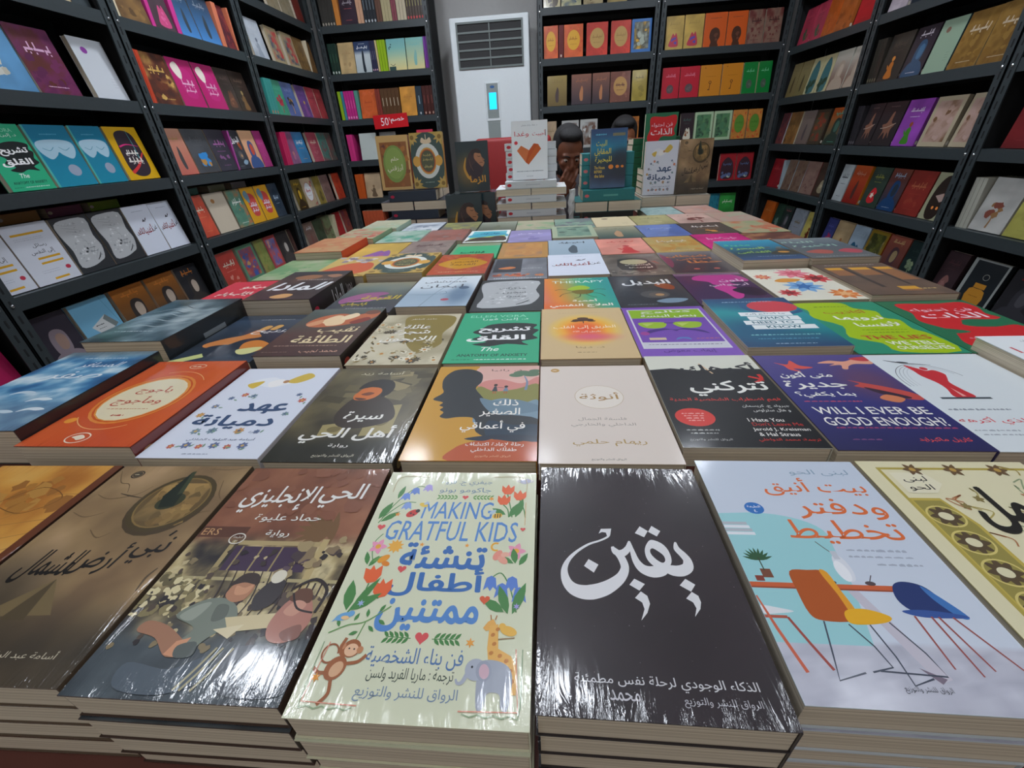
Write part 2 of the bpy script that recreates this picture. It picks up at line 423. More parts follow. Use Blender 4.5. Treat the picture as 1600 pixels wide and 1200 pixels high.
# ---------------------------------------------------------------- books
CACHE = {}
def cover_mesh(key, art, w, h, t, finish):
    k = (key, round(w, 4), round(h, 4), round(t, 4), finish)
    if k in CACHE: return CACHE[k]
    st = 0.0009; V = []; F = []; C = []; e = 0.0012
    def box(x0, x1, y0, y1, z0, z1, c):
        o = len(V); V.extend([(x, y, z) for z in (z0, z1) for y in (y0, y1) for x in (x0, x1)])
        F.extend([[o+i for i in q] for q in ((0, 2, 3, 1), (4, 5, 7, 6), (0, 1, 5, 4), (2, 6, 7, 3), (0, 4, 6, 2), (1, 3, 7, 5))]); C.extend([c]*8)
    sp = lc(art.spine); bk = lc(art.back)
    # wrap: back sheet, rounded spine strip, front sheet in one bent profile
    prof_o = [(-w/2, 0), (w/2 - e, 0), (w/2 - e*0.3, e*0.3), (w/2, e), (w/2, t - e), (w/2 - e*0.3, t - e*0.3), (w/2 - e, t), (-w/2, t)]
    prof_i = [(-w/2, st), (w/2 - st - e*0.5, st), (w/2 - st, st + e*0.2), (w/2 - st, st + e*0.5), (w/2 - st, t - st - e*0.5), (w/2 - st, t - st - e*0.2), (w/2 - st - e*0.5, t - st), (-w/2, t - st)]
    n = len(prof_o); ring = prof_o + prof_i[::-1]; m = len(ring)
    for y in (-h/2, h/2):
        for (x, z) in ring: V.append((x, y, z)); C.append(sp)
    for i in range(m):
        j = (i + 1) % m; F.append([i, j, m + j, m + i])
    for i in range(n - 1):
        a, b, c2, d = i, i + 1, m - 2 - i, m - 1 - i
        F.append([d, c2, b, a]); F.append([m + a, m + b, m + c2, m + d])
    # back face ink
    o = len(V); V += [(-w/2, -h/2, -1e-5), (w/2 - e, -h/2, -1e-5), (w/2 - e, h/2, -1e-5), (-w/2, h/2, -1e-5)]; F.append([o, o+3, o+2, o+1]); C += [bk]*4
    # spine marks
    if art.bar:
        o = len(V); x = w/2 + 1.2e-5; V += [(x, -h*.10, t*.42), (x, h*.18, t*.42), (x, h*.18, t*.58), (x, -h*.10, t*.58)]; F.append([o, o+1, o+2, o+3]); C += [lc(art.bar)]*4
    if art.dot:
        o = len(V); x = w/2 + 1.2e-5; y = -h*.42; r = min(t*.3, .006); V += [(x, y + r*1.5*math.cos(i*math.pi/5), t/2 + r*math.sin(i*math.pi/5)) for i in range(10)]; F.append(list(range(o, o+10))); C += [lc(art.dot)]*10
    if art.spine_text:
        for (txt, pos, wd, ht, col) in art.spine_text:
            v, f, sz = glyphs(txt); o = len(V)
            V += [(w/2 + 1.5e-5, h*pos + q[0]/sz[0]*wd, t/2 + q[1]/sz[1]*ht*t) for q in v]; F += [[o+i for i in q] for q in f]; C += [lc(col)]*len(v)
    if art.n:
        A = np.vstack(art.V); o = len(V); K = lin(np.vstack(art.C))
        X = np.clip((A[:, 0] - 50) / 100, -.5, .5) * (w - 0.0004); Y = np.clip((A[:, 1] - 72.5) / 145, -.5, .5) * (h - 0.0004); Z = t + 6e-6 + A[:, 2] * 1.6e-6
        V += [tuple(q) for q in np.stack([X, Y, Z], -1).tolist()]; F += [[i + o for i in f] for f in art.F]; C += [tuple(q) for q in K.tolist()]
    me = bpy.data.meshes.new('cover'); me.from_pydata(V, [], F)
    at = me.color_attributes.new('ink', 'FLOAT_COLOR', 'POINT')
    cc = np.ones((len(V), 4)); cc[:, :3] = np.array(C); at.data.foreach_set('color', cc.ravel())
    me.materials.append(M[finish]); me.update(); CACHE[k] = me
    return me
def pages_mesh(w, h, t):
    k = ('pages', round(w, 4), round(h, 4), round(t, 4))
    if k not in CACHE:
        b = MB(); i = 0.0010
        b.box(-w/2 + 0.0015, w/2 - 0.0012, -h/2 + 0.0012, h/2 - 0.0012, i, t - i, M['page'])
        CACHE[k] = b.mesh('page_block')
    return CACHE[k]
ARTS = {}
def art_of(key):
    if key not in ARTS: ARTS[key] = make_art(key)
    return ARTS[key]
NBOOK = [0]
def book(key, mat, w, h, t, label, group=None, finish='gloss', name='paperback_book'):
    r = thing(name, label, 'book', mat, group)
    link('cover', cover_mesh(key, art_of(key), w, h, t, finish), r)
    link('page_block', pages_mesh(w, h, t), r)
    NBOOK[0] += 1
    return r
def lying(x, y, z, rot=0): return T(x, y, z) @ Matrix.Rotation(math.radians(rot), 4, 'Z')
def upright(x, y, z, face, lean, t, h, roll=0):
    """Book standing on its tail at z, cover facing the unit direction 'face', leaning back by 'lean' degrees; x, y is the foot of the cover."""
    f = Vector((face[0], face[1], 0)).normalized(); up = Vector((0, 0, 1)); rt = up.cross(f)
    R = Matrix((rt, up, f)).transposed().to_4x4()
    a = math.radians(lean)
    tilt = Matrix.Rotation(-a, 4, 'X')
    m = R @ tilt @ Matrix.Rotation(math.radians(roll), 4, 'Z')
    lift = h/2 * math.cos(a) + t * 0.0 + 0.0003
    # lowest edge is the back bottom edge: local (0,-h/2,0); raise so it rests at z
    low = (tilt @ Vector((0, -h/2, 0)))
    off = R @ Vector((0, 0, low.z + t))
    return Matrix.Translation((x - off.x, y - off.y, z + EYE - low.y + 0.0003)) @ m

# ---------------------------------------------------------------- cover artwork of the table books
COV = {}
def cov(f): COV[f.__name__[2:]] = f; return f
PUB = 'الرواق للنشر والتوزيع'

@cov
def c_map():                                                     # amber old-map cover, dark spine
    a = Art('3a2219'); a.bg(lambda u, v: ramp(fbm(u, v, 3, 5), [(.2, 'a8642a'), (.5, 'd69a45'), (.8, 'e0b060')]), 20, 28)
    for k in range(7): a.s([(5 + k*9, 20 + k*13), (30 + k*7, 36 + k*12), (60, 30 + k*14), (96, 50 + k*11)], .5, 'a5743a')
    a.blobs(16, (35, 95, 90, 130), (3, 8), ['b07a38', 'a06a32', 'bd8a44'], 3)
    a.r(93, 0, 100, 145, '6b3a22'); a.s([(40, 105), (60, 122), (85, 112), (70, 98), (45, 104)], .6, '7d5228')
    return a
@cov
def c_north():                                                   # brown sundial cover
    a = Art('5a4a3a', dot='b8a888')
    def f(u, v):
        n = fbm(u, v, 3, 9); c = ramp(n, [(.2, '80664a'), (.5, 'a2855e'), (.8, 'bb9b74')])
        d = sm(v, .36, .08); c = mixc(c, hx('2f2b25'), d * (.6 + .4*fbm(u, v, 3, 4)))
        c = mixc(c, hx('2d2a26'), spot(u, v, 14, 40, 30, 26, .7) * .6); return mixc(c, hx('6f5a40'), spot(u, v, 62, 104, 34, 34, .5) * .45)
    a.bg(f, 50, 70)
    for pts in ([(2, 140), (12, 128), (20, 126), (26, 118)], [(70, 142), (84, 141), (97, 143)], [(84, 92), (91, 100), (98, 102)], [(4, 100), (16, 96), (26, 100)], [(30, 86), (40, 80), (46, 84)], [(6, 116), (18, 112), (34, 116), (40, 124)], [(88, 130), (93, 118), (98, 112)]): a.s(pts, [.4, .8, .3], '6d563a')
    a.e(66.5, 107.5, 26, 26, '4e3f2c'); a.e(66, 110, 25, 25, '6b5636')
    a.patch(49, 93, 83, 127, lambda u, v: ramp(fbm(u, v, 2.5, 14) + .3*v, [(.3, '6b5838'), (.6, '97794a'), (.95, 'b08d54')]), 10, 10)
    a.blobs(26, (48, 92, 84, 128), (2, 5), ['86693e', '8f7144', '7a6038', '957848', '6f5a38'], 6)
    a.ring(66, 110, 25.4, 25.4, 3.2, '4f4229'); a.ring(66, 110, 22.4, 22.4, 1, '8a7040')
    a.s([(22, 117), (30, 115), (41, 113)], [.4, 1.2, .5], '4b3d2a')
    a.e(64, 110, 9, 7, '3d3f2a', 20); a.p([(55, 114.6), (58.5, 138.8), (61, 139.5), (67, 118), (69.5, 106), (60, 104)], '222a20'); a.p([(58.5, 138.8), (61, 139.5), (67, 118), (64, 116)], '3e4630')
    a.ring(18, 136, 4.6, 4, .9, '3a332b'); a.e(18, 136, 3.4, 2.8, '4f4638'); a.small(18, 136, 4.6, 'b8a888', 2, 1)
    K = '1d1916'
    a.t('نبي', 82, 72, 20, 19, K, .014, .15); a.t('أرض', 56, 66, 28, 22, K, .014, .15); a.t('الشمال', 30, 60, 32, 22, K, .014, .15); a.s([(86, 82), (88, 86)], 1.6, K)
    a.p([(22, 30), (44, 52), (62, 32)], '7a6848'); a.p([(36, 29), (44, 52), (50, 29)], '574a35'); a.p([(4, 26), (14, 40), (26, 27)], '4d4332')
    a.s([(97, 60), (95, 54), (96, 46)], [.8, 1.6, .6], '5b4b36'); a.t('أسامة عبد الرؤوف', 66, 13, 40, 4.6, 'c9bfa6', .003)
    return a
@cov
def c_quarter():                                                 # brown street-cafe photograph with white title
    a = Art('3e2b24', dot='d8c8a8')
    def f(u, v):
        n = fbm(u, v, 4, 21); c = ramp(n, [(.2, '6d4434'), (.5, '8a5842'), (.8, 'a06a4e')])
        m = sm(v, .62, .52); g = ramp(fbm(u, v, 7, 33), [(.2, '2e2a2c'), (.42, '6f6248'), (.56, 'bda97a'), (.66, 'd6c698'), (.85, '5a4c3a')])
        c = mixc(c, g, m); b = sm(v, .27, .14)
        return mixc(c, ramp(fbm(u, v, 5, 8), [(.2, '2f363c'), (.8, '586268')]), b)
    a.bg(f, 64, 92)
    for k in range(9): a.leaf(85, 80 + k*2, 26, 5, 100 + k*17, '7a5a3a')
    a.r(0, 84, 30, 92, '5f3a2c'); a.t('ERS', 7, 88, 11, 5, 'c79a6a')
    a.r(30, 62, 78, 78, '43304a'); a.r(30, 79, 80, 82, 'b6a173'); a.r(80, 44, 84, 84, 'c0aa78'); a.r(25, 44, 28, 82, 'a9976a')
    for x in (34, 46, 58, 70): a.r(x, 62, x + 1, 78, 'a08e62')
    a.r(0, 56, 100, 58, 'b3a57a')
    for k in range(12): a.r(56 + k*3.6, 48, 57 + k*3.6, 56, '3a2d2c')
    a.blobs(60, (0, 36, 34, 58), (1, 3.2), ['e0d2a4', 'cbbb8c', '6d6346', '8d8058'], 12); a.blobs(26, (50, 30, 100, 50), (1.5, 4), ['3a3133', 'a28f68', '5a4b44', 'd0bf94'], 7)
    a.blobs(90, (2, 20, 98, 76), (.6, 2.2), ['2c2629', '3f3532', '57493e', '8a7a5a', 'c4b48a'], 41); a.blobs(30, (0, 100, 100, 143), (2, 7), ['845440', '8a5843', '905e48', '8c5a46'], 42)
    for x in range(36, 76, 5): a.s([(x, 62), (x + 3, 46), (x + 1, 36)], [.5, .9, .4], '3a3030')
    a.blobs(14, (60, 60, 98, 84), (2, 5), ['5c4a54', '8a765a', '4a3c40', 'a8946c'], 44)
    # seated readers at the table
    a.sp([(26, 36), (34, 44), (44, 46), (54, 42), (58, 34), (50, 26), (44, 18), (34, 20), (40, 30)], '7d8578')
    a.sp([(44, 48), (46, 55), (52, 57), (57, 53), (56, 46), (50, 44)], 'b98363'); a.sp([(43, 53), (47, 60), (55, 60), (58, 54), (50, 55)], '3d2f2c')
    a.sp([(14, 33), (26, 31), (40, 24), (46, 20), (36, 17), (24, 25), (12, 28)], 'a8785c'); a.p([(36, 24), (42, 26), (40, 17), (34, 18)], 'd89a74')
    a.p([(52, 36), (84, 40), (92, 34), (58, 29)], 'd8c79c'); a.p([(50, 30), (64, 33), (60, 26)], 'e2d4ae')
    a.sp([(60, 48), (66, 58), (73, 55), (72, 44), (64, 40)], '3b3538'); a.e(67, 59, 4, 4, 'e3dcc8')
    a.sp([(76, 34), (80, 46), (90, 48), (96, 36), (90, 26), (80, 26)], 'b98070'); a.sp([(80, 46), (82, 52), (89, 52), (91, 45)], '6a4636')
    a.sp([(20, 14), (42, 12), (56, 18), (60, 8), (44, 2), (22, 4)], '55606a'); a.sp([(62, 20), (84, 24), (99, 16), (98, 4), (70, 4)], '4e545c')
    for x in (58, 61, 66): a.s([(x, 22), (x - 4, 12), (x - 8, 4)], 1.1, 'b9b08c')
    a.sp([(28, 36), (34, 42), (40, 43), (36, 34)], '9aa092'); a.sp([(44, 42), (50, 42), (52, 36), (46, 34)], '656b62'); a.sp([(38, 22), (46, 24), (48, 18), (40, 17)], '59605c'); a.sp([(80, 40), (84, 46), (90, 44), (86, 38)], 'd09a84'); a.sp([(84, 30), (92, 34), (94, 28), (88, 26)], '8f6256'); a.sp([(47, 53), (52, 52), (56, 54), (55, 49), (49, 48)], 'd29a76')
    a.s([(78, 52), (88, 58), (97, 52), (96, 40)], [1.4, 1.8, 1.8, 1.4], '2f2627'); a.s([(80, 50), (86, 42), (95, 40)], 1, '2f2627')
    a.t('الحي', 77, 119, 30, 22, 'f3f0ea', .014, .12); a.t('الإنجليزي', 35, 115, 50, 24, 'f3f0ea', .014, .12)
    a.t('حماد عليوة', 50, 99, 43, 7, 'f0ece2', .01); a.t('رواية', 50, 87, 15, 5.5, 'f0ece2', .01)
    a.ring(27, 83, 5, 4, .7, 'e8e2d4'); a.t('الطبعة', 27, 84, 6, 2, 'e8e2d4'); a.t('٢', 27, 81, 1.4, 2, 'e8e2d4')
    return a
@cov
def c_kids():                                                    # cream illustrated cover with animals and flowers
    a = Art('e6e4c4'); a.bg('dfe2c4')
    B = '5b8fd0'; B2 = '3f73b8'; G = '4d8a4a'; G2 = '6fa25a'; O = 'ef6a3a'
    a.t('جيفري ج. فروه', 54, 135, 34, 5.5, '5f7f9c'); a.t('جاكومو بونو', 54, 128, 34, 5.5, '5f7f9c')
    for sx in (-1, 1):
        for k in range(6): a.leaf(55 + sx*(5 + k*2.2), 122, 3.2, 1.3, 90 - sx*50, G2); a.leaf(55 + sx*(5 + k*2.2), 122, 3.2, 1.3, -90 + sx*50, G2)
    a.heart(55, 122, 2, 'e25a5c'); a.star(72, 121, 2, 'f0a23c', 6)
    a.t('MAKING', 52, 111, 44, 14, B, .004, .1); a.t('GRATFUL KIDS', 51, 95, 78, 14.5, B, .004, .1)
    a.t('تنشئة', 50, 78, 48, 17, B2, .03); a.t('أطفال', 49, 62, 50, 17, B2, .03); a.t('ممتنين', 49, 44, 50, 17, B, .03)
    for sx in (-1, 1):
        a.s([(49 + sx*5, 33), (49 + sx*17, 33.5)], .4, G)
        for k in range(5): a.leaf(49 + sx*(6 + k*2.4), 33.2, 4, 1.6, 90 - sx*45, G); a.leaf(49 + sx*(6 + k*2.4), 33.2, 4, 1.6, -90 + sx*45, G)
    a.heart(49, 33.5, 3.2, 'e25a5c')
    a.t('فن بناء الشخصية', 48, 24.5, 44, 9, '5c80b0', .006); a.t('ترجمة : ماريا الفريد ولسن', 48, 17.5, 38, 6, '4d5a4c', .004); a.t('الرواق للنشر والتوزيع', 48, 10, 44, 6, '7e95ad', .002)
    # bluebells, tulips and leaves
    a.s([(5, 100), (12, 118), (22, 131), (32, 128)], .6, G); a.s([(6, 104), (16, 116), (24, 117)], .6, G)
    for l in ((4, 103, 15, 5, 70), (6, 101, 13, 4, 40), (11, 120, 12, 3.5, 80)): a.leaf(*l, G)
    for x, y, c in ((21, 127, '5d82d2'), (16, 122, '6f93dc'), (29, 130, 'a99ade'), (19, 114, '8aa6e0')): a.p([(x-3.4, y-3), (x-2, y+2.4), (x, y+3.4), (x+2, y+2.4), (x+3.4, y-3), (x+1.4, y-1.6), (x, y-3.4), (x-1.4, y-1.6)], c)
    a.e(24, 108, 4, 2.6, 'd23a34', 35); a.e(27, 110, 1.4, 1.4, '2e2a2a'); a.e(23, 108, .7, .7, '2e2a2a'); a.e(25, 107, .6, .6, '2e2a2a')
    a.e(29.5, 115, 3, 1.6, 'e8c64a', -20); a.e(31, 116.4, 1.8, 1, 'b9c8d8', 30)
    a.star(15, 107, 2, 'e9973c', 5)
    for x, y in ((82, 129), (80, 120), (90, 124)): a.p([(x-4, y+4), (x-4, y-1), (x-2, y-4), (x+2, y-4), (x+4, y-1), (x+4, y+4), (x+1.6, y+1.6), (x, y+5), (x-1.6, y+1.6)], O); a.s([(x, y-4), (x+3, 112), (x+4, 106)], .7, G)
    for l in ((84, 106, 15, 5, 60), (88, 106, 16, 5, 75), (82, 108, 10, 4, 150)): a.leaf(*l, G)
    a.e(77, 107, 3, 2, 'f0c040', 20)
    for k in range(3): a.r(75.4 + k*1.5, 105.5, 76 + k*1.5, 108.6, '33312d')
    a.e(74, 110, 2.6, 1.2, 'bcd2dd', 40); a.e(93, 137, 3.6, 2.4, 'b7bcd0', 10); a.ring(93, 137, 5.4, 1.6, .5, 'c7b9c8')
    a.heart(8, 97, 2.4, 'e25a5c'); a.s([(11, 92), (8, 86), (9, 79), (12, 72)], .5, G)
    a.petals(11, 83, 5.4, 5, 'f2a0c0', 'f0b040'); a.e(21, 83.5, 3.2, 3.2, 'f3a838'); a.star(21, 83.5, 5, 'f3b448', 10, .6); a.star(36, 85, 1.6, 'f0a23c', 5); a.star(62, 85, 1.5, 'f0a23c', 5)
    a.leaf(9, 71, 9, 3, 110, G); a.leaf(10, 70, 8, 3, 60, G); a.leaf(11, 73, 8, 2.6, 30, G2)
    a.e(17, 75, 3.6, 2, 'f0a030', 40); a.e(19, 72, 2.4, 1.5, 'e88a2c', -20); a.heart(29, 69, 2.4, 'e25a5c')
    for x, y in ((14, 65), (22, 57)): a.p([(x-5, y+4), (x-4, y-2), (x-1, y-5), (x+3, y-4), (x+5, y), (x+4, y+6), (x+1, y+3), (x-1, y+6), (x-2, y+3)], O); a.s([(x, y-5), (13, 52), (9, 44)], .7, G)
    for l in ((8, 45, 17, 6, 100), (9, 45, 17, 5, 35), (10, 46, 20, 4, 62)): a.leaf(*l, G)
    a.ring(78.5, 84.5, 3, 3, 1.1, 'efb03c', 16, 60, 300); a.petals(90, 82, 5.6, 5, 'f0a0b8', 'f0b040')
    for l in ((90, 74, 10, 4, 100), (92, 73, 9, 3.4, 60), (89, 74, 9, 3, 150)): a.leaf(*l, G)
    a.e(80, 79, 3.6, 2.2, 'ef9a88', 60); a.e(83, 76, 3.2, 2, 'f0a892', -40); a.e(84, 79.5, 2.4, 1.6, 'f3b8a2', 10)
    a.s([(92, 47), (88, 60), (83, 68), (78, 65)], .6, G)
    for x, y in ((78, 62), (84, 58), (89, 62), (93, 56)): a.p([(x-3.6, y-4), (x-2.4, y+3), (x, y+4.4), (x+2.4, y+3), (x+3.6, y-4), (x+1.4, y-2), (x, y-4.4), (x-1.4, y-2)], '5f86d4')
    for l in ((88, 46, 16, 5, 110), (90, 46, 18, 5, 70), (86, 47, 13, 5, 150)): a.leaf(*l, G)
    a.heart(76, 53, 2.6, 'e2603c'); a.star(72, 32, 2.4, 'f0a84a', 6); a.star(92, 50, 1.8, 'a9a0dc', 6); a.star(14, 49, 2, 'a5b6e2', 6)
    a.s([(4, 34), (12, 38), (20, 40), (30, 48)], .6, G2); a.s([(20, 40), (18, 30), (15, 29)], .5, G2)
    for x, y, g in ((8, 37, 120), (14, 40, 70), (20, 42, 100), (25, 45, 60), (18, 35, 200), (22, 38, -40), (26, 41, -30)): a.leaf(x, y, 4.4, 1.8, g, G)
    a.e(8, 42, 4, 1.9, '6fa9d8', 20); a.e(11.4, 43.6, 1.6, 1.5, '6fa9d8'); a.p([(3, 39), (6, 41), (5, 42.4)], '6fa9d8'); a.e(9, 41.4, 2, 1, 'f0c890')
    a.e(89, 38, 4, 2.2, 'f2bd50', -15); a.e(86, 40, 1.7, 1.6, 'f2bd50'); a.s([(84, 34), (92, 35)], .5, '9a7a50')
    # monkey
    a.ring(9, 25, 4, 4.4, .8, '9b5a34', 20, 0, 300); a.e(14, 19, 4.4, 5.2, 'a5623a', -30); a.e(14.6, 18.6, 2.6, 3.4, 'e0b088', -30)
    a.e(18, 27.5, 4.3, 4, 'a5623a'); a.e(18.2, 26.8, 3.2, 2.8, 'edbf9a'); a.e(13.6, 28.4, 1.5, 1.6, 'c98a60'); a.e(22.2, 27, 1.5, 1.6, 'c98a60'); a.e(17, 27.4, .4, .4, '3a2620'); a.e(19.4, 27.2, .4, .4, '3a2620')
    for p in ([(16, 23), (13, 27), (14, 32)], [(18, 21), (23, 22), (26, 25)], [(11, 17), (7, 17), (4, 19)], [(14, 14), (15, 9), (12, 5)]): a.s(p, 1.5, 'a5623a')
    # giraffe and elephant
    a.p([(79, 42), (77, 39), (78.5, 37.6), (81, 38.4), (83, 41), (81.5, 43.4)], 'eeb25a'); a.p([(80, 40), (84, 41), (85, 30), (91, 27), (94, 22), (94, 12), (90, 12), (89, 20), (82, 20), (80, 30)], 'f0b85e')
    for x, y in ((82, 36), (83, 32), (82, 28), (86, 27), (89, 25), (91, 21), (85, 23), (92, 17), (84, 38.6)): a.e(x, y, 1.1, .9, 'c8803a', 30, 7)
    a.s([(80.5, 43), (80, 45.4)], .5, 'b87838'); a.s([(82.4, 43), (83, 45.2)], .5, 'b87838')
    a.sp([(77, 21), (80, 25), (88, 24), (92, 19), (91, 7), (88, 7), (87, 12), (82, 12), (81, 7), (78, 7)], 'aab0bd'); a.e(76, 21, 4.6, 4.4, 'b3b9c6'); a.e(79.6, 20.6, 3.4, 4.2, 'a3a8b8', 10); a.e(79.8, 20.4, 2.2, 3, 'd8b4c0', 10)
    a.s([(73, 20), (71, 16), (69, 15.4), (68, 17)], [2, 1.6, 1.2, .8], 'b3b9c6'); a.e(74.4, 22, .5, .5, '2e2e36')
    # rickrack corners
    for xs, s1 in ((5, 1), (95, -1)):
        a.s([(xs + s1*2, 30), (xs, 6), (xs + s1*24, 5.4)], .5, 'e8a088', False)
        a.s([(xs - s1*1, 30 - k*3.2 if k < 8 else 4) if k < 8 else (xs + s1*(k-8)*3.2, 3.6 + (k % 2)*1) for k in range(16)], .5, '9db28c', False)
    for xs, s1 in ((6, 1), (94, -1)): a.s([(xs, 126), (xs + s1*2, 140), (xs + s1*22, 140.6)], .5, 'cdbf94')
    a.s([(94, 118), (94, 100)], .4, 'd8b078'); a.heart(93, 97, 1.5, 'e2605c'); a.star(7, 21 - 6, 2.2, 'f0a040', 6)
    return a
@cov
def c_yaqeen():                                                  # near-black cover, large white calligraphy
    a = Art('2b2529'); D = '322b30'; a.bg(lambda u, v: ramp(fbm(u, v, 3, 3), [(.2, '2b2529'), (.6, '342c31'), (.9, '3a3236')]), 20, 28)
    rnd = random.Random(4)
    for _ in range(60): a.r(*(lambda x, y, d: (x, y, x + d, y + d))(rnd.uniform(2, 97), rnd.uniform(2, 143), rnd.uniform(.2, .5)), '6a5f66')
    W = 'e9e8ea'
    a.s([(39.6, 91), (38.5, 87.8), (33.9, 84.9), (27.1, 82), (20.4, 77), (15.9, 71.9), (13.6, 66.9), (13.4, 62.3), (14.8, 57.8), (17.8, 54.6), (22, 53.2), (26.8, 53.4), (32.8, 55.4), (38.3, 58.8), (42.5, 62.8), (44.8, 67.6), (44.4, 72.2), (42.8, 76.2), (40.4, 79.5)],
        [1.4, 1.2, 1.1, 1.3, 1.6, 2.2, 3, 4, 5.2, 6.6, 7.6, 8, 7.4, 6.2, 5, 4.2, 4.2, 4, 2.6], W, True, 6)
    a.p([(33.4, 89.6), (35, 93), (40.9, 93.4), (40.2, 90.6), (38, 87.4), (37.6, 90.4), (35.4, 90.8)], W)
    a.s([(40, 81), (41.2, 77.6), (44.6, 76.8), (48, 79.8), (49.7, 85)], [1.4, 3.6, 4.4, 3.4, .8], W)
    a.s([(49.7, 85), (50.4, 78), (51.4, 72), (54, 67.6), (58.4, 66), (63, 67.2), (67, 70.6)], [.8, 2.6, 3.8, 5.4, 6.6, 6.8, 5], W)
    a.sp([(62.3, 86.2), (59.6, 84.4), (57.2, 79.6), (57.2, 74), (59.4, 70), (63, 67.6), (67, 68.6), (69.8, 73), (69.6, 79.4), (67, 84)], W)
    a.sp([(60, 79.4), (61.4, 80.6), (63.4, 79.4), (66.2, 76.4), (66.6, 73.2), (64.8, 71.6), (62, 73.6), (60, 76.8)], D)
    a.s([(74.6, 85.2), (74.4, 80.8), (76.6, 77), (78, 73.4), (77, 69.4), (73.2, 67.2), (69, 67.2), (65.6, 68.6)], [.8, 3.4, 4, 4.4, 5.6, 6.4, 6.2, 4.6], W)
    for q in ([(53.8, 90.6), (57.3, 95.6), (61.2, 92.3), (58.4, 87.9)], [(61.3, 91.8), (64, 96.1), (68.2, 92.5), (65.5, 88.7)], [(23.7, 68.1), (26.4, 72.4), (31.3, 69.2), (28.5, 64.3)], [(45.6, 58.1), (48.6, 61.6), (53.3, 58.8), (50, 55.1)], [(70.3, 58.8), (74, 62.6), (78, 59.5), (74.9, 55.6)]): a.p(q, W)
    for q in ([(47.2, 51.1), (50.6, 54.7), (53.3, 52.4), (53.8, 48.4), (51.7, 43.8), (48.2, 39.9), (50.7, 45.6), (50.2, 48.9)], [(71.6, 51.9), (75.2, 55.5), (77.7, 53.5), (78, 50.2), (76.7, 46.8), (73.2, 42.9), (75, 47.1), (74.3, 50)]): a.p(q, W)
    a.t('الذكاء الوجودي لرحلة نفس مطمئنة', 53, 13.5, 74, 5.5, 'dad8dc', .006); a.t('محمد', 36, 8.5, 12, 4, 'cfccd2', .006); a.t(PUB, 74, 7.5, 30, 4, 'c0bdc4', .004)
    return a
@cov
def c_house():                                                   # pale interior with chairs
    a = Art('cdd6dc')
    a.bg(lambda u, v: mixc(mixc(hx('d3dbe8'), hx('c9d3e2'), v), ramp(fbm(u*2, v*3, 8, 3), [(.2, 'b2b3c2'), (.8, 'cfd0dc')]), sm(v, .185, .165)), 16, 60)
    a.p([(0, 24), (0, 98), (18, 99)] + [(18 + 35*math.sin(t*math.pi/16), 84 + 15*math.cos(t*math.pi/16)) for t in range(1, 9)] + [(48, 52), (40, 24)], '9ed3d8')
    for k in range(4): a.r(0, 82.5 + k*2.4, 15 - k*.6, 84.5 + k*2.4, ['e8ebf0', 'b9bec6'][k % 2])
    a.e(22, 102.5, 5.4, 4.6, '2f74c0'); a.t('الطبعة', 22, 103.6, 7.6, 2.2, 'fff'); a.t('٤', 22, 100.4, 1.6, 2, 'fff')
    a.t('لبنى الحو', 74, 134, 36, 6, '8ba4ba', .004)
    a.t('بيت أنيق', 64, 121, 60, 16, 'e2703a', .008); a.t('ودفتر', 70, 103, 49, 16, 'e2703a', .008); a.t('تخطيط', 63, 86, 60, 16.5, 'e2703a', .008)
    for y, w, x in ((74, 30, 72), (70, 32, 72), (65.5, 22, 78)): a.small(x, y, w, 'a9b2c2', 3, 1.5)
    a.s([(44, 79), (47, 74), (50, 70)], .5, '5a4a44'); a.e(49.5, 63, 3.6, 8, 'dfe2ea'); a.e(48, 61, 3, 6, 'f0f1f5'); a.r(48, 68, 51, 73, 'c9ccd6')
    for k in range(9): a.leaf(10, 66, 8, 1.6, 20 + k*18, '2f5a3a')
    a.r(8, 56, 13, 61, '7b4a35'); a.s([(10, 60), (10, 68)], .6, '3d4a32'); a.r(4, 54, 8, 57, '8a3f30')
    a.r(0, 51, 73, 53.4, 'cf6238'); a.r(0, 50.2, 73, 51, '9c4628'); a.e(39, 54.4, 2.4, 1.2, '4a3a3a'); a.e(57, 54.4, 2.4, 1.2, '55464a'); a.s([(60, 59), (57, 55)], .4, '4a4048')
    a.p([(44, 50), (49, 50), (62, 12), (56, 10)], 'c9c4d0'); a.p([(52, 16), (57, 10), (60, 12)], '7f7282')
    # white chair at the edge
    a.sp([(0, 41), (8, 40), (14, 38.5), (8, 37.4), (0, 37)], 'e6e8ec'); a.r(0, 35, 10, 36.4, 'b85a48')
    a.s([(0, 46), (3, 30), (7, 12)], 1.5, 'd0674a', False); a.s([(10, 35.6), (14, 24), (18, 13.4)], 1.3, 'a34a40', False)
    # ochre chair
    a.sp([(22, 60), (31, 61), (39, 60.4), (40, 52), (41, 41), (38, 35), (25, 34.6), (20.5, 38), (20.6, 50)], 'b4561d', 4); a.sp([(36.5, 60.6), (40, 60), (41, 50), (42, 40), (39, 36.4), (38.4, 48)], 'e8a028', 3)
    a.sp([(37, 39.6), (46, 41), (55, 38), (53, 35.2), (44, 33.6), (36, 34)], 'eeb21c')
    for pts in ([(25, 34.4), (21, 20), (18, 9.5), (30, 13)], [(35, 33.4), (40, 24), (42, 15.6), (33, 13.4)], [(44, 33.5), (46, 20), (46, 9), (55, 12)], [(53, 35), (59, 22), (61, 13), (36, 14)]): a.s(pts, .7, '434a5a', False)
    # blue chair
    a.sp([(64, 45), (66, 53), (72, 56), (80, 54), (84, 47), (88, 38.6), (70, 39.4)], '22366e'); a.sp([(79, 54), (84, 48), (89, 39), (85, 38.6), (80, 47)], '3f76ba'); a.sp([(62, 40.6), (72, 41.6), (86, 40), (88, 38.4), (70, 38)], '35569c')
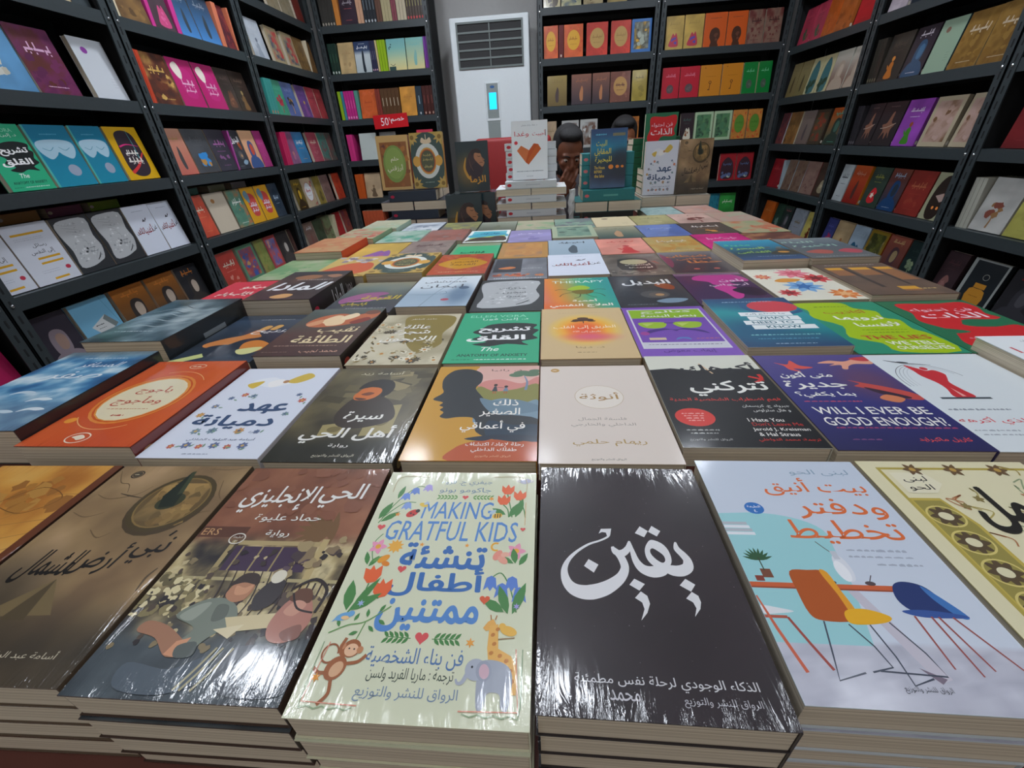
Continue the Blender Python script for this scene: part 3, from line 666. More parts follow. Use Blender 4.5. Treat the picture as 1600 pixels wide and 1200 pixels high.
    for x0, x1, y1 in ((66, 66, 16), (73, 75, 13.6), (76, 81, 16), (82, 93, 15)): a.s([(x0, 38.5), (x1, y1)], [1, .7], 'a0504c', False)
    a.t(PUB, 50, 7.5, 18, 3, '4d4f5a', .004)
    return a
@cov
def c_ornate():                                                  # cream cover, gold arabesque, black calligraphy
    a = Art('cbbf8e'); a.bg('e2dab4')
    a.p([(9, 139), (97, 139), (97, 4), (9, 4)], 'b5a24a'); a.p([(11, 137), (95, 137), (95, 6), (11, 6)], 'e3dbb6')
    a.p([(11, 112), (28, 112), (34, 92), (34, 6), (11, 6)], 'c4ae52'); a.p([(12, 110), (27, 110), (32, 92), (32, 7), (12, 7)], '9b8f4a')
    for y in (98, 80, 62, 44, 26, 12): a.petals(21, y, 8.6, 8, '5b4a34', 'c8a24c', 4); a.ring(21, y, 9.4, 8, 1, 'd9c878'); a.e(21, y, 3.6, 3, 'e2dab4')
    rnd = random.Random(9)
    for k in range(34):
        x = rnd.uniform(36, 92); y = rnd.uniform(8, 134); a.s([(x, y), (x + rnd.uniform(-6, 6), y + 5), (x + rnd.uniform(-7, 7), y + 9), (x + rnd.uniform(-3, 3), y + 6)], .8, rnd.choice(['b4a35c', 'a58f4e', '93a07a', 'b77c52']))
        if k % 3 == 0: a.petals(x, y, 3, 5, rnd.choice(['b77c52', '7f9a8a', '8a7a48']))
    a.p([(14, 134), (34, 134), (38, 124), (30, 116), (14, 116)], 'e9e2c4'); a.t('لبنى', 25, 128, 14, 6, '2c2722', .01); a.t('الحو', 24, 120.5, 14, 6, '2c2722', .01)
    for x in (30, 54, 80): a.petals(x, 137, 6, 6, '6d5438', 'c09a4c', 3)
    K = '23201c'
    a.t('أجمل', 66, 108, 54, 44, K, .03, .1); a.t('قصص', 66, 66, 52, 40, K, .03, .1); a.t('يوم', 64, 28, 44, 34, K, .03, .1)
    return a
@cov
def c_white():
    a = Art('d9dcde'); a.bg('dde3e6'); a.small(50, 120, 50, '9aa0a8', 1, 2); a.scrib(50, 95, 60, 20, 'b8343c', 5); a.small(50, 30, 40, '9aa0a8', 2, 2)
    return a
@cov
def c_sea():                                                     # blue sea, white title
    a = Art('22262c')
    def f(u, v):
        n = fbm(u, v*1.5, 4, 71); c = ramp(n, [(.2, '2a4a70'), (.42, '3f78a8'), (.58, '6fa8cc'), (.78, 'dcebf2')])
        return mixc(mixc(c, hx('8d9aa6'), sm(v, .45, .15)*.55), hx('6f7f88'), sm(v, .85, 1))
    a.bg(f, 46, 60)
    for k, (x, y) in enumerate(((12, 50), (40, 58), (70, 46), (30, 36), (80, 30), (55, 26), (14, 22))): a.sp([(x-11, y-3), (x-6, y+3), (x+4, y+4), (x+12, y+1), (x+6, y-1), (x-3, y)], ['e6f0f4', 'cfe0ea'][k % 2])
    a.small(55, 129, 50, 'c8d4dc', 4, 2); a.t('المسافر', 64, 113, 46, 14, 'eef3f6', .004, .2); a.t('صفر', 56, 90, 60, 20, 'eef3f6', .004, .2)
    return a
@cov
def c_orangeoval():                                              # orange-red with cream oval
    a = Art('7a2e24', dot='d8a878'); a.bg(lambda u, v: ramp(fbm(u, v, 2, 2) + .2*v, [(.2, 'cf4f28'), (.7, 'e0662f'), (1, 'd4572b')]), 10, 14)
    a.e(48, 72, 40, 43, 'd95c26', 20); a.ring(48, 72, 39, 42, 2.4, 'eb8f3e'); a.e(48, 72, 35, 38, 'f0a048'); a.e(48, 71, 33, 36, 'f0e2bd')
    a.ring(48, 72, 45, 50, .8, 'f0b070', 20, 40, 110); a.ring(48, 72, 45, 50, .8, 'f0b070', 20, 220, 300)
    a.t('يأجوج', 48, 85, 34, 15, 'c34a34', .01); a.t('ومأجوج', 47, 66, 46, 17, 'c34a34', .01); a.small(48, 53, 40, 'd08a60', 3, 1.2); a.small(48, 43, 12, 'c34a34', 1, 2.4)
    a.ring(54, 133, 9, 5, .8, 'f0d8b4'); a.small(54, 133, 11, 'f0d8b4', 2, 2); a.e(12, 35, 5, 4, 'f2a03c')
    a.ring(44, 11, 10, 7, 1, 'f3e4cc'); a.sp([(38, 12), (44, 15), (50, 11), (46, 8), (42, 10)], 'f3e4cc')
    return a
@cov
def c_damyana():                                                 # white cover, folk flowers, navy title
    a = Art('c8c6cc'); a.bg('dde2ee'); N = '3d5478'
    a.sp([(22, 118), (40, 126), (56, 118), (74, 130), (62, 112), (44, 106)], 'e9ecf2'); a.sp([(20, 112), (34, 118), (30, 104)], 'd9b94c'); a.sp([(58, 118), (72, 134), (82, 126), (70, 114)], 'd6b850'); a.sp([(40, 116), (52, 122), (56, 112), (46, 106)], 'f4f2f0'); a.e(57, 117, 3, 3, 'b9885c')
    rnd = random.Random(3)
    for (x, y) in ((20, 86), (30, 92), (14, 72), (40, 90), (84, 92), (92, 82), (10, 58), (88, 60), (24, 34), (78, 34), (38, 35), (62, 35)):
        a.petals(x, y, rnd.uniform(3, 5), 7, rnd.choice(['c4685c', '6f7f9c', 'c99a60', '7c93a0']), rnd.choice(['d8b060', '4f5f80'])); a.leaf(x + 4, y - 2, 5, 2, rnd.uniform(0, 360), '7fa08c')
    a.t('عهد', 62, 68, 46, 19, N, .03); a.t('دميانة', 48, 48, 74, 21, N, .03)
    a.t('رواية', 76, 33, 9, 3.6, '5a6a86'); a.t('أسامة عبد الرؤوف الشاذلي', 54, 23, 58, 5, N, .008)
    for k, x in enumerate((18, 30, 42, 54, 66, 78)): a.petals(x, 14 + (k % 2)*1.5, [3.4, 4.6][k % 2], 7, ['c4685c', '66749a'][k % 2], 'd8b060'); a.leaf(x + 4, 13, 5, 2, 20 + 40*k, '7fa08c')
    a.small(46, 5, 22, '8f97aa', 2, 1.2)
    return a
@cov
def c_alhay():                                                   # dark olive collage with a boy
    a = Art('2a261f', dot='b8a070')
    a.bg(lambda u, v: mixc(ramp(fbm(u, v, 4, 51), [(.2, '3e392b'), (.5, '5c543c'), (.8, '776c4c')]), hx('2b2b22'), sm(v, .3, .1)), 30, 40)
    rnd = random.Random(6)
    for k in range(22):
        x, y = rnd.uniform(4, 86), rnd.uniform(60, 128); w, h, g = rnd.uniform(10, 22), rnd.uniform(7, 12), rnd.uniform(-.5, .5)
        q = [(x, y), (x + w, y + g*w), (x + w - g*h, y + h + g*w), (x - g*h, y + h)]
        a.p([(min(99, max(1, px)), py) for px, py in q], rnd.choice(['8b7d56', '6d6242', '9d8e64', '4d4630', '7c7150']))
    for (x, y, w, h) in ((62, 54, 24, 46), (28, 40, 20, 20)): a.p([(x, y - h/2), (x + w, y - h/2 + 4), (x + w - 2, y + h/2), (x - 2, y + h/2 - 4)], 'a59764'); a.e(x + w/2, y, w*.28, h*.2, '7d7046')
    a.sp([(30, 60), (34, 84), (44, 92), (62, 90), (76, 76), (82, 54), (60, 42), (40, 44)], '3a2f26'); a.sp([(44, 84), (42, 96), (48, 108), (60, 108), (64, 96), (60, 82)], '3a2c22')
    a.sp([(36, 98), (34, 92), (37, 85), (46, 84), (54, 88), (58, 97), (55, 105), (44, 107), (38, 104)], 'd9742e', 4); a.sp([(40, 94), (47, 92), (52, 96), (46, 98)], '7a3c1c'); a.sp([(36, 88), (42, 84), (48, 86), (42, 88)], '5a2c18'); a.sp([(34, 104), (38, 116), (50, 122), (63, 118), (68, 106), (66, 94), (60, 90), (58, 102), (50, 108), (42, 106)], '1f1917', 4)
    a.t('أسامة زيد', 47, 134, 44, 8, 'd9cfae', .006, .1); W = 'f4f2ea'
    a.t('سيرة', 56, 58, 34, 16, W, .02, .1); a.t('أهل الحي', 52, 34, 76, 24, W, .022, .1); a.t('رواية', 51, 19, 16, 5, W, .006); a.t(PUB, 52, 7, 32, 4, 'cfc9b4', .008)
    return a
@cov
def c_child():                                                   # ochre cover, dark profile, landscape within
    a = Art('b07a2c'); a.bg('d0992f')
    a.sp([(60, 145), (40, 142), (38, 120), (52, 100), (100, 92), (100, 145), (80, 145)], 'e8b9ae'); a.p([(42, 118), (100, 120), (100, 145), (40, 145)], 'e3b4a8')
    a.sp([(46, 112), (64, 118), (84, 110), (100, 122), (100, 88), (70, 84), (46, 90)], 'd98e84'); a.sp([(44, 104), (60, 96), (80, 100), (100, 108), (100, 64), (44, 66)], '8d8a48')
    a.sp([(52, 74), (70, 84), (86, 76), (100, 80), (100, 40), (50, 44)], '7d97a8')
    # profile
    a.sp([(18, 138), (32, 139), (44, 130), (46, 114), (42, 102), (48, 90), (58, 74), (70, 60), (100, 52), (100, 24), (70, 24), (52, 34), (50, 46), (46, 54), (34, 55), (24, 53), (18, 56), (20, 62), (16, 66), (18, 70), (14, 73), (16, 78), (6, 83), (13, 94), (10, 104), (8, 118), (11, 130)], '2a2f33', 4)
    a.sp([(48, 84), (62, 80), (80, 82), (100, 72), (100, 64), (76, 58), (60, 62)], '6d8797'); a.sp([(60, 50), (80, 44), (100, 44), (100, 28), (76, 24), (60, 30)], '24384a')
    a.sp([(36, 0), (38, 14), (50, 22), (66, 25), (84, 22), (100, 24), (100, 0)], 'c0562a'); a.sp([(44, 26), (58, 23), (70, 26), (100, 22), (100, 29), (70, 31)], '233041')
    for x, y, h, c in ((60, 96, 15, '36424a'), (70, 96, 11, '6f8aa0')): a.p([(x-2.6, y), (x-1, y+h*.6), (x+1, y+h*.6), (x+2.6, y)], c); a.e(x, y + h*.75, 1.8, 2, '2b2422'); a.r(x-1.4, y-4, x-.6, y, 'c0522f'); a.r(x+.6, y-4, x+1.4, y, 'c0522f')
    a.s([(62, 103), (68, 102)], .6, '36424a')
    a.s([(88, 98), (89, 112), (86, 124)], [2.6, 2, 1], '7b8fa8')
    for x, y, r in ((84, 130, 9), (92, 128, 9), (78, 126, 7), (96, 134, 6)): a.e(x, y, r, r*.55, '5d7a5e')
    W = 'f6f2ea'
    a.t('د. رانيا', 68, 136, 30, 5, '6a4a44'); a.t('ذلك', 72, 77, 22, 10, W, .012); a.t('الصغير', 68, 62, 34, 13, W, .012); a.t('في أعماقي', 64, 42, 52, 16, W, .012)
    a.t('رحلة لإعادة اكتشاف', 68, 18.5, 44, 6, W, .008); a.t('طفلك الداخلي', 68, 12, 34, 6, W, .008); a.t(PUB, 68, 5, 26, 3.4, 'e8b48c')
    return a
@cov
def c_female():                                                  # pale cream, gold title in a circle
    a = Art('cfc0ac'); a.bg('e3d6cb'); a.e(14, 136.5, 4.2, 3.8, 'c49a58'); a.small(14, 136.5, 5, 'f0e2d0', 1, 1.2)
    a.e(51, 88, 21, 19, 'ece2d6'); a.ring(51, 88, 21, 19, .5, 'c9b492'); a.t('أنوثة', 51, 88, 34, 14, 'b08a52', .008)
    a.t('فلسفة الجمال', 50, 54, 38, 5, 'a3978c'); a.t('الداخلي والخارجي', 50, 46, 50, 5.6, 'a3978c'); a.t('ريهام حلمي', 52, 23.5, 54, 8.5, 'b9995c', .005); a.t(PUB, 49, 4.5, 24, 3, '6a625a')
    return a
@cov
def c_hate():                                                    # black with cream top
    a = Art('c9c6b8'); a.bg('17181c'); a.p([(0, 145), (100, 145), (100, 116), (70, 118), (44, 114), (20, 119), (0, 116)], 'dcdccd')
    rnd = random.Random(2)
    for k in range(20): a.leaf(k*5.2, 117, rnd.uniform(3, 7), 1.2, -90 + rnd.uniform(-15, 15), '17181c')
    a.t('أكرهك', 62, 119, 68, 22, '1c1d21', .022); a.s([(48, 128), (55, 108)], 1.6, 'd8b890'); a.t('لا', 90, 98, 14, 16, 'd6322c', .02)
    a.t('تتركني', 60, 82, 66, 26, 'f2f1ea', .022); a.t('فهم اضطراب الشخصية الحدية', 50, 63, 88, 7, 'd03a34', .016)
    a.t('جيرولد ج. كريسمان', 78, 53, 36, 5, 'd8d8d4', .012); a.t('و هال ستراوس', 80, 47, 28, 5, 'd8d8d4', .012); a.e(19, 38, 15, 12.5, 'd8362f')
    for k in range(4): a.small(19, 43 - k*3.2, 18 - k*2, 'f0a8a0', k, 1.4)
    a.t('I Hate You', 70, 34, 26, 4.6, 'eceae4', .012); a.t("Don't Leave Me", 76, 28.5, 36, 4.6, 'b8322e', .012); a.t('Jerold J. Kreisman', 76, 21.5, 40, 4.8, 'eceae4', .012); a.t('& Hal Straus', 72, 15.8, 28, 4.4, 'eceae4', .012)
    a.t('ترجمة: محمد الدواخلي', 76, 9, 42, 4.6, 'd03a34', .012); a.small(20, 21, 24, 'b8b8b4', 3, 1.6); a.small(20, 17, 20, 'b8b8b4', 4, 1.6); a.t(PUB, 22, 9, 30, 3.4, 'b8b8b4', .006)
    return a
@cov
def c_enough():                                                  # violet, red hands and bird
    a = Art('3a3460'); a.bg(lambda u, v: mixc(ramp(v, [(0, '2b2a58'), (.4, '35367a'), (1, '5a4f8c')]), hx('7a4a58'), spot(u, v, 76, 92, 22, 26, .8)*.6), 20, 28)
    a.sp([(14, 130), (24, 126), (30, 134), (34, 124), (44, 120), (34, 117), (26, 118), (30, 112), (22, 116), (20, 124)], 'e05a50')
    a.sp([(52, 128), (64, 133), (76, 131), (88, 136), (99, 137), (99, 126), (84, 126), (76, 122), (72, 116), (68, 117), (70, 124), (60, 123), (66, 127)], 'e8a48a'); a.sp([(84, 137), (99, 140), (99, 132), (90, 132)], 'c8424a')
    a.sp([(60, 96), (72, 90), (84, 84), (98, 74), (99, 64), (86, 66), (74, 74), (66, 82), (60, 86), (66, 90)], 'c8504a'); a.sp([(66, 84), (78, 78), (92, 68), (86, 66), (72, 74)], '3a2a3c')
    a.sp([(68, 66), (76, 72), (86, 66), (78, 60)], 'd8825a'); W = 'f2efe9'
    a.t('متى أكون', 30, 106, 44, 13, W, .022); a.t('جديرة', 30, 88, 50, 15, W, .022); a.t('بما يكفي؟', 30, 72, 46, 10, W, .018); a.small(30, 62, 44, 'c0506a', 2, 1.6)
    a.t('WILL I EVER BE', 50, 48.5, 82, 10, W, .01); a.t('GOOD ENOUGH?', 51, 34, 84, 11, W, .01); a.small(54, 26, 82, 'a8466c', 5, 1.6); a.t('كاريل ماكبرايد', 76, 12, 34, 5.4, 'e0504c', .012); a.small(26, 12, 20, '7a4a78', 6, 1.6)
    return a
@cov
def c_redfigure():                                               # white, red figure under a dome
    a = Art('d5dadb'); a.bg('dfe6e9')
    for k in range(4): a.ring(31, 92, 28 - k*3, 34 - k*2, .5, ['4a5258', '9aa4aa', 'b4bcc0', 'c4ccd0'][k], 26, 20 + 8*k, 190)
    a.s([(12, 134), (20, 130), (30, 127), (46, 124)], [.6, 2.2, 1.2, .4], '3c4248'); a.e(25, 129, 5, 2, '3c4248', -10)
    a.sp([(23, 124), (30, 118), (34, 113), (41, 114), (45, 107), (42, 100), (38, 92), (39, 80), (40, 69), (25, 69), (28, 82), (28, 92), (24, 104), (24, 113)], 'd0333c'); a.e(35, 117, 3, 3, 'd0333c'); a.p([(32, 84), (34, 70), (31, 70)], 'f0b0a8')
    a.r(13, 66, 50, 68.6, '3a464e'); a.small(28, 51, 44, '9098a2', 3, 2.6); a.t('الذي أكرهه', 26, 36, 48, 10, 'd8424a', .008); a.small(18, 24, 30, 'a6aeb6', 4, 1.8); a.small(18, 19, 26, 'a6aeb6', 5, 1.8)
    return a
def heart_art():                                                 # white cover with red title and folded orange heart
    a = Art('d4d9dc', dot='c8303c', bar='c0c6cc'); a.bg('f1f6f8'); a.t('د. عماد رشاد عثمان', 50, 134, 44, 4.6, '8a929a', .004)
    a.t('أحببت', 76, 114, 36, 15, 'd0454e', .006); a.t('وغدا', 28, 113, 40, 15, 'd0454e', .006); a.r(94, 107, 95.4, 122, '33363c'); a.e(12, 93, 5, 4.4, 'd8424e')
    a.p([(14, 74), (26, 86), (48, 74), (44, 40), (38, 44)], 'dc7a48'); a.p([(48, 74), (62, 90), (74, 88), (82, 76), (46, 38), (38, 46)], 'c95a2c'); a.p([(46, 38), (82, 76), (72, 88), (44, 50)], 'd0662f')
    a.small(50, 22, 76, '9aa2aa', 2, 2.6); a.small(50, 9, 20, 'a8b0b6', 3, 1.6)
    return a
@cov
def c_heart(): return heart_art()
@cov
def c_storm():                                                   # dark teal silver texture
    a = Art('2c3236', bar='8a9296')
    a.bg(lambda u, v: ramp(fbm(u, v, 4, 88) * .8 + .25*spot(u, v, 60, 80, 40, 50, .9), [(.2, '33424a'), (.45, '50646c'), (.6, '7d929a'), (.8, 'b9c8cc')]), 30, 40)
    for k in range(8): a.s([(10, 40 + k*9), (35, 48 + k*10), (60, 44 + k*9), (92, 56 + k*8)], [.6, 1.4, .5], ['c4d2d6', '3a4a52'][k % 2])
    a.small(40, 30, 50, 'd0dade', 5, 2); return a
@cov
def c_antikh():                                                  # navy with glowing hands
    a = Art('2c3440'); a.bg(lambda u, v: ramp(v + .2*fbm(u, v, 3, 5), [(.1, '2e4052'), (.5, '27303c'), (1, '3c5068')]), 12, 18)
    a.p([(0, 6), (30, 26), (34, 14), (12, 0), (0, 0)], 'd6dc90'); a.sp([(10, 50), (26, 66), (44, 76), (52, 92), (66, 96), (60, 84), (70, 70), (52, 62), (38, 44), (18, 40)], 'd98a4a'); a.sp([(54, 92), (58, 106), (66, 104), (64, 94)], 'e8b060'); a.sp([(68, 94), (72, 108), (80, 106), (76, 92)], 'e8b060')
    a.sp([(60, 52), (74, 60), (96, 46), (92, 30), (78, 22), (66, 32)], 'e08a3c'); a.sp([(64, 34), (90, 40), (88, 26), (78, 20), (68, 24)], 'e2e09a'); a.sp([(20, 40), (40, 48), (60, 40), (56, 20), (34, 16)], '2b3442')
    a.t('أنتيخ', 74, 88, 50, 20, 'f0f0ee', .016, .2); a.small(60, 128, 50, 'b8c0c8', 4, 2); return a
@cov
def c_captain():                                                 # brown cover with bandaged figure, cream title
    a = Art('2a201c', dot='b84a3a', bar='6a564a'); a.bg(lambda u, v: ramp(v + .18*fbm(u, v, 4, 6), [(.1, '4a3430'), (.5, '5a4038'), (.9, '4c5450'), (1.1, '5e6660')]), 16, 22)
    a.sp([(14, 96), (24, 116), (46, 126), (70, 122), (96, 132), (98, 112), (84, 96), (60, 84), (36, 80), (20, 84)], 'c26a42'); a.sp([(30, 100), (44, 120), (58, 112), (62, 90), (46, 84), (38, 92)], 'f0d0a4'); a.sp([(52, 112), (66, 128), (74, 118), (62, 104)], 'f4dcb4'); a.sp([(70, 96), (86, 112), (94, 104), (80, 90)], '8a3426'); a.sp([(16, 92), (30, 106), (34, 92), (22, 84)], 'd89a70')
    a.e(88, 130, 10, 8, '7a4a38'); C = 'ead6a8'
    a.t('نقيب', 66, 70, 50, 20, C, .014, .2); a.t('الطائفة', 58, 44, 70, 22, C, .018); a.small(48, 26, 76, 'a88a78', 3, 2); a.t('محمد نجيب', 70, 11, 44, 9, 'd8a890', .008); a.small(20, 10, 30, '8a7064', 2, 1.6)
    return a
@cov
def c_family():                                                  # cream and olive with daisies
    a = Art('b9ad90'); a.bg(lambda u, v: ramp(fbm(u, v, 3, 12), [(.25, '9b8f6e'), (.6, 'cdc3a6'), (.9, 'dcd4bc')]), 14, 20)
    a.sp([(30, 136), (60, 142), (92, 136), (96, 110), (88, 80), (92, 50), (74, 28), (58, 40), (44, 70), (36, 100)], '8d7a34'); rnd = random.Random(8)
    for k in range(34):
        x, y = rnd.uniform(6, 94), rnd.uniform(6, 64) if k < 22 else rnd.uniform(70, 112); x = x if k < 22 else rnd.uniform(4, 30)
        a.petals(x, y, rnd.uniform(4, 8), 8, rnd.choice(['e6dfc8', 'cfc4a0', '4b4230', 'd6cdb0']), rnd.choice(['c98a3c', '6a5a2e']), 2.6)
    for k in range(30): a.leaf(rnd.uniform(4, 92), rnd.uniform(6, 70), 8, 2.6, rnd.uniform(0, 360), rnd.choice(['5a4f34', '7c6a3a', 'a08a52']))
    a.t('حامد الناظر', 54, 127, 34, 5, 'f0ead8', .006, .1); W = 'f6f2e6'
    a.t('عائلة', 52, 102, 34, 13, W, .02, .12); a.t('شجرة', 50, 84, 44, 15, W, .02, .12); a.t('اللايحون', 50, 64, 66, 17, W, .02, .12)
    return a
@cov
def c_anxiety():                                                 # green with black blot
    a = Art('2f9a70', bar='1f6a50', dot='e0f0e8'); a.bg('2fae80'); a.t('ELLEN VORA', 46, 132, 72, 8, '98e0c0', .004); a.t('د. إلين فورا', 56, 121, 58, 9, 'd8f0e6', .008)
    a.sp([(30, 92), (40, 104), (70, 108), (96, 102), (92, 90), (99, 84), (92, 70), (98, 60), (80, 52), (88, 42), (64, 46), (44, 40), (24, 46), (40, 52), (22, 60), (32, 70), (20, 80)], '1d2324', 3)
    a.t('تشريح', 58, 86, 62, 19, 'fafafa', .034); a.t('القلق', 50, 62, 68, 19, 'fafafa', .034); a.t('The', 46, 33, 20, 10, 'e8f6f0', .01, .3)
    a.t('ANATOMY OF ANXIETY', 50, 18, 76, 6.4, '16443a', .02); a.small(60, 8, 56, 'd0eadf', 4, 2); a.small(18, 8, 20, '1d7a5c', 2, 1.6)
    return a
@cov
def c_way():                                                     # sand cover with glowing sunset disc
    a = Art('b99b6e')
    def f(u, v):
        d = np.sqrt(((u*100-50)/42)**2 + ((v*145-76)/46)**2); return ramp(d, [(0, 'f0502c'), (.35, 'f4782c'), (.62, 'f4ae34'), (.85, 'e8c268'), (1.05, 'd8ba86'), (1.3, 'd6b98a')]) * 1.0
    a.bg(lambda u, v: mixc(f(u, v), hx('e0568a'), spot(u, v, 55, 54, 24, 10, .8)*.8), 34, 46)
    for x, y, r in ((46, 104, 9), (54, 105, 9), (50, 110, 7), (40, 101, 5), (60, 101, 5)): a.e(x, y, r, r*.45, '4a2a1c')
    a.s([(50, 104), (50, 94)], 1.2, '4a2a1c'); a.t('الطريق إلى القلب', 50, 82, 72, 11, 'fbe8c8', .008); a.t('طريق إلى الله', 52, 69, 32, 6, 'fbe0d0', .006); a.small(50, 129, 60, 'c8ad80', 3, 1.6); a.t('د. دينا', 52, 27, 30, 6, '9a7a50', .004); a.small(48, 15, 20, '8a6e4a', 2, 1.4)
    return a
@cov
def c_mustache():                                                # violet with lime glasses and moustache
    a = Art('c9c6cc'); a.bg('8a5cc4'); a.r(5, 20, 95, 136, 'e4e2ec'); a.r(7, 22, 93, 134, '7e50ba'); a.p([(7, 106), (93, 106), (93, 134), (7, 134)], '9cc82c')
    a.t('كتالوج', 52, 126, 62, 11, 'f4f6ea', .02); a.t('بنص البنسة', 52, 113, 66, 11, 'f4f6ea', .02)
    for x in (28, 68): a.sp([(x-15, 92), (x+14, 92), (x+12, 78), (x, 74), (x-12, 78)], 'a8cc34'); a.p([(x-12, 90), (x+2, 90), (x-8, 80)], 'c8de6a')
    a.s([(42, 90), (54, 90)], 2, '4a3080'); a.sp([(14, 58), (30, 66), (44, 70), (50, 66), (56, 70), (70, 66), (84, 58), (78, 68), (62, 74), (50, 70), (36, 74), (20, 68)], '4a2f86')
    a.r(7, 22, 93, 36, 'dcdce6'); a.small(50, 30, 76, '8a86a0', 3, 2); a.r(16, 42, 34, 48, 'e8d0a8'); a.sp([(44, 42), (48, 48), (58, 48), (60, 42), (52, 45)], '5f86c8'); a.small(78, 45, 24, 'c06a8a', 4, 2.6); a.e(14, 60, 5, 5, 'b04aa0')
    a.t('إيهاب معوض', 50, 14, 52, 9, '58348e', .012)
    return a
@cov
def c_need():                                                    # teal swirl with red disc and white strips
    a = Art('cfcabc'); a.bg(lambda u, v: mixc(ramp(v + .35*fbm(u, v, 2, 44), [(.2, '2b4a70'), (.5, '1f7f8c'), (.8, '2a98a0'), (1.1, '27507a')]), hx('1f5f80'), spot(u, v, 20, 40, 30, 30, .8)), 18, 26)
    a.e(72, 114, 28, 20, 'd24450'); a.ring(72, 114, 36, 28, 6, '2a5a86', 28, 150, 330)
    for k, (y, w, x) in enumerate(((90, 58, 54), (77, 56, 58), (64, 62, 52), (51, 66, 58))): a.p([(x - w/2, y - 6), (x + w/2, y - 6), (x + w/2 + 1, y + 5.6), (x - w/2 + 1, y + 5.6)], 'eef3f4')
    a.t('ما أحتاج إليه', 54, 90, 44, 7, '2b6a7a', .012); a.t('WHAT I', 58, 77, 34, 7.5, '2b6a7a', .02); a.t('NEED TO', 52, 64, 44, 7.5, '2b6a7a', .02); a.t('KNOW', 58, 51, 36, 7.5, '2b6a7a', .02)
    a.small(50, 132, 60, 'a8c8d8', 3, 2); a.small(50, 30, 70, '8fd0d0', 4, 2.4); a.small(48, 20, 60, '5fa0b8', 5, 2); a.small(50, 8, 40, 'b0c8d4', 6, 1.8)
    return a
@cov
def c_lies():                                                    # lime over green
    a = Art('2f8a6c'); a.bg('2f9272')
    a.sp([(2, 142), (30, 145), (62, 142), (66, 124), (84, 112), (80, 92), (92, 84), (88, 60), (96, 44), (94, 4), (40, 4), (36, 24), (14, 40), (24, 70), (6, 96), (12, 120)], 'a9c817', 3)
    a.t('أكاذيب', 48, 112, 46, 14, 'b04a30', .016); a.t('نرويها', 54, 92, 50, 15, 'f2f4e6', .024); a.t('لأنفسنا', 62, 74, 46, 14, 'f2f4e6', .024); a.small(44, 130, 40, '4a6a24', 3, 2); a.small(60, 58, 46, '7f9a18', 4, 2.4); a.small(60, 51, 42, '7f9a18', 5, 2.4)
    a.t('THE LIES', 58, 38, 64, 10, 'b84830', .024); a.t('WE TELL', 66, 24, 50, 9, 'eef2dc', .02); a.t('OURSELVES', 68, 13, 50, 8, 'eef2dc', .02)
    return a
@cov
def c_contain():                                                 # red bubble on green
    a = Art('2a6a4a', bar='d8e0d8'); a.bg('2c7350'); R = 'd42c30'
    a.sp([(14, 126), (22, 136), (60, 134), (92, 138), (97, 120), (90, 100), (94, 84), (60, 82), (44, 72), (48, 64), (70, 62), (94, 66), (97, 40), (94, 10), (50, 8), (18, 4), (10, 24), (20, 52), (8, 80), (16, 104)], R, 4)
    a.sp([(48, 78), (60, 84), (84, 82), (98, 88), (99, 74), (74, 66), (52, 68)], '2c7350'); a.sp([(4, 62), (22, 58), (36, 50), (20, 46), (4, 50)], '2c7350')
    a.t('فن احتواء', 52, 113, 66, 13, 'f0c0cc', .012); a.t('الذات', 52, 96, 66, 17, 'f4dfe2', .018); a.small(52, 34, 60, 'e88a98', 3, 3); a.small(54, 26, 56, 'e88a98', 4, 3); a.small(54, 16, 40, 'e88a98', 5, 2.4)
    return a
@cov
def c_redstory():
    a = Art('b8303c'); a.bg('d23a4a'); C = 'f2d8cc'
    a.t('سيكو', 60, 112, 52, 24, C, .022, .15); a.scrib(44, 78, 60, 22, C, 4); a.scrib(46, 46, 64, 24, C, 9); a.small(50, 20, 50, 'e89a9c', 2, 2.6); return a
@cov
def c_almada():                                                  # dark brown with large white title, thick spine
    a = Art('332d2c', dot='c8304a', bar=None); a.bg(lambda u, v: ramp(fbm(u, v, 3, 61), [(.25, '3a2e2e'), (.5, '4c3c38'), (.7, '6a4c3c'), (.9, '8a6448')]), 14, 20)
    a.sp([(20, 110), (40, 124), (62, 118), (58, 102), (36, 98)], '9a6a48'); a.sp([(70, 118), (84, 126), (96, 116), (86, 106)], 'a5765a'); a.r(0, 126, 100, 145, '38363a')
    a.t('المادا', 54, 62, 88, 40, 'eef0f2', .03, .25); a.small(60, 96, 60, 'b8b0ac', 3, 3); a.sp([(34, 14), (48, 26), (64, 22), (60, 8), (44, 6)], 'd8a46a'); a.spine_text = [('المادا', .06, .05, .62, 'e8e8ea'), ('محمد', .33, .03, .4, 'a8a0a0')]
    return a
@cov
def c_alqarn():
    a = Art('4a4a4c'); a.bg(lambda u, v: ramp(v + .2*fbm(u, v, 4, 66), [(.1, '4c4c58'), (.5, '50585a'), (.85, '7c8a84'), (1.1, 'a09a80')]), 14, 20)
    a.sp([(6, 60), (30, 86), (58, 92), (72, 84), (60, 70), (84, 66), (64, 54), (34, 58), (14, 40)], 'b06a9a'); a.sp([(20, 48), (60, 60), (50, 48)], 'c882b0')
    a.t('القبعة', 66, 64, 60, 24, 'd8c244', .024, .15); a.scrib(36, 38, 40, 16, 'd8c244', 5); a.small(60, 20, 60, 'a8a8b0', 3, 3); return a
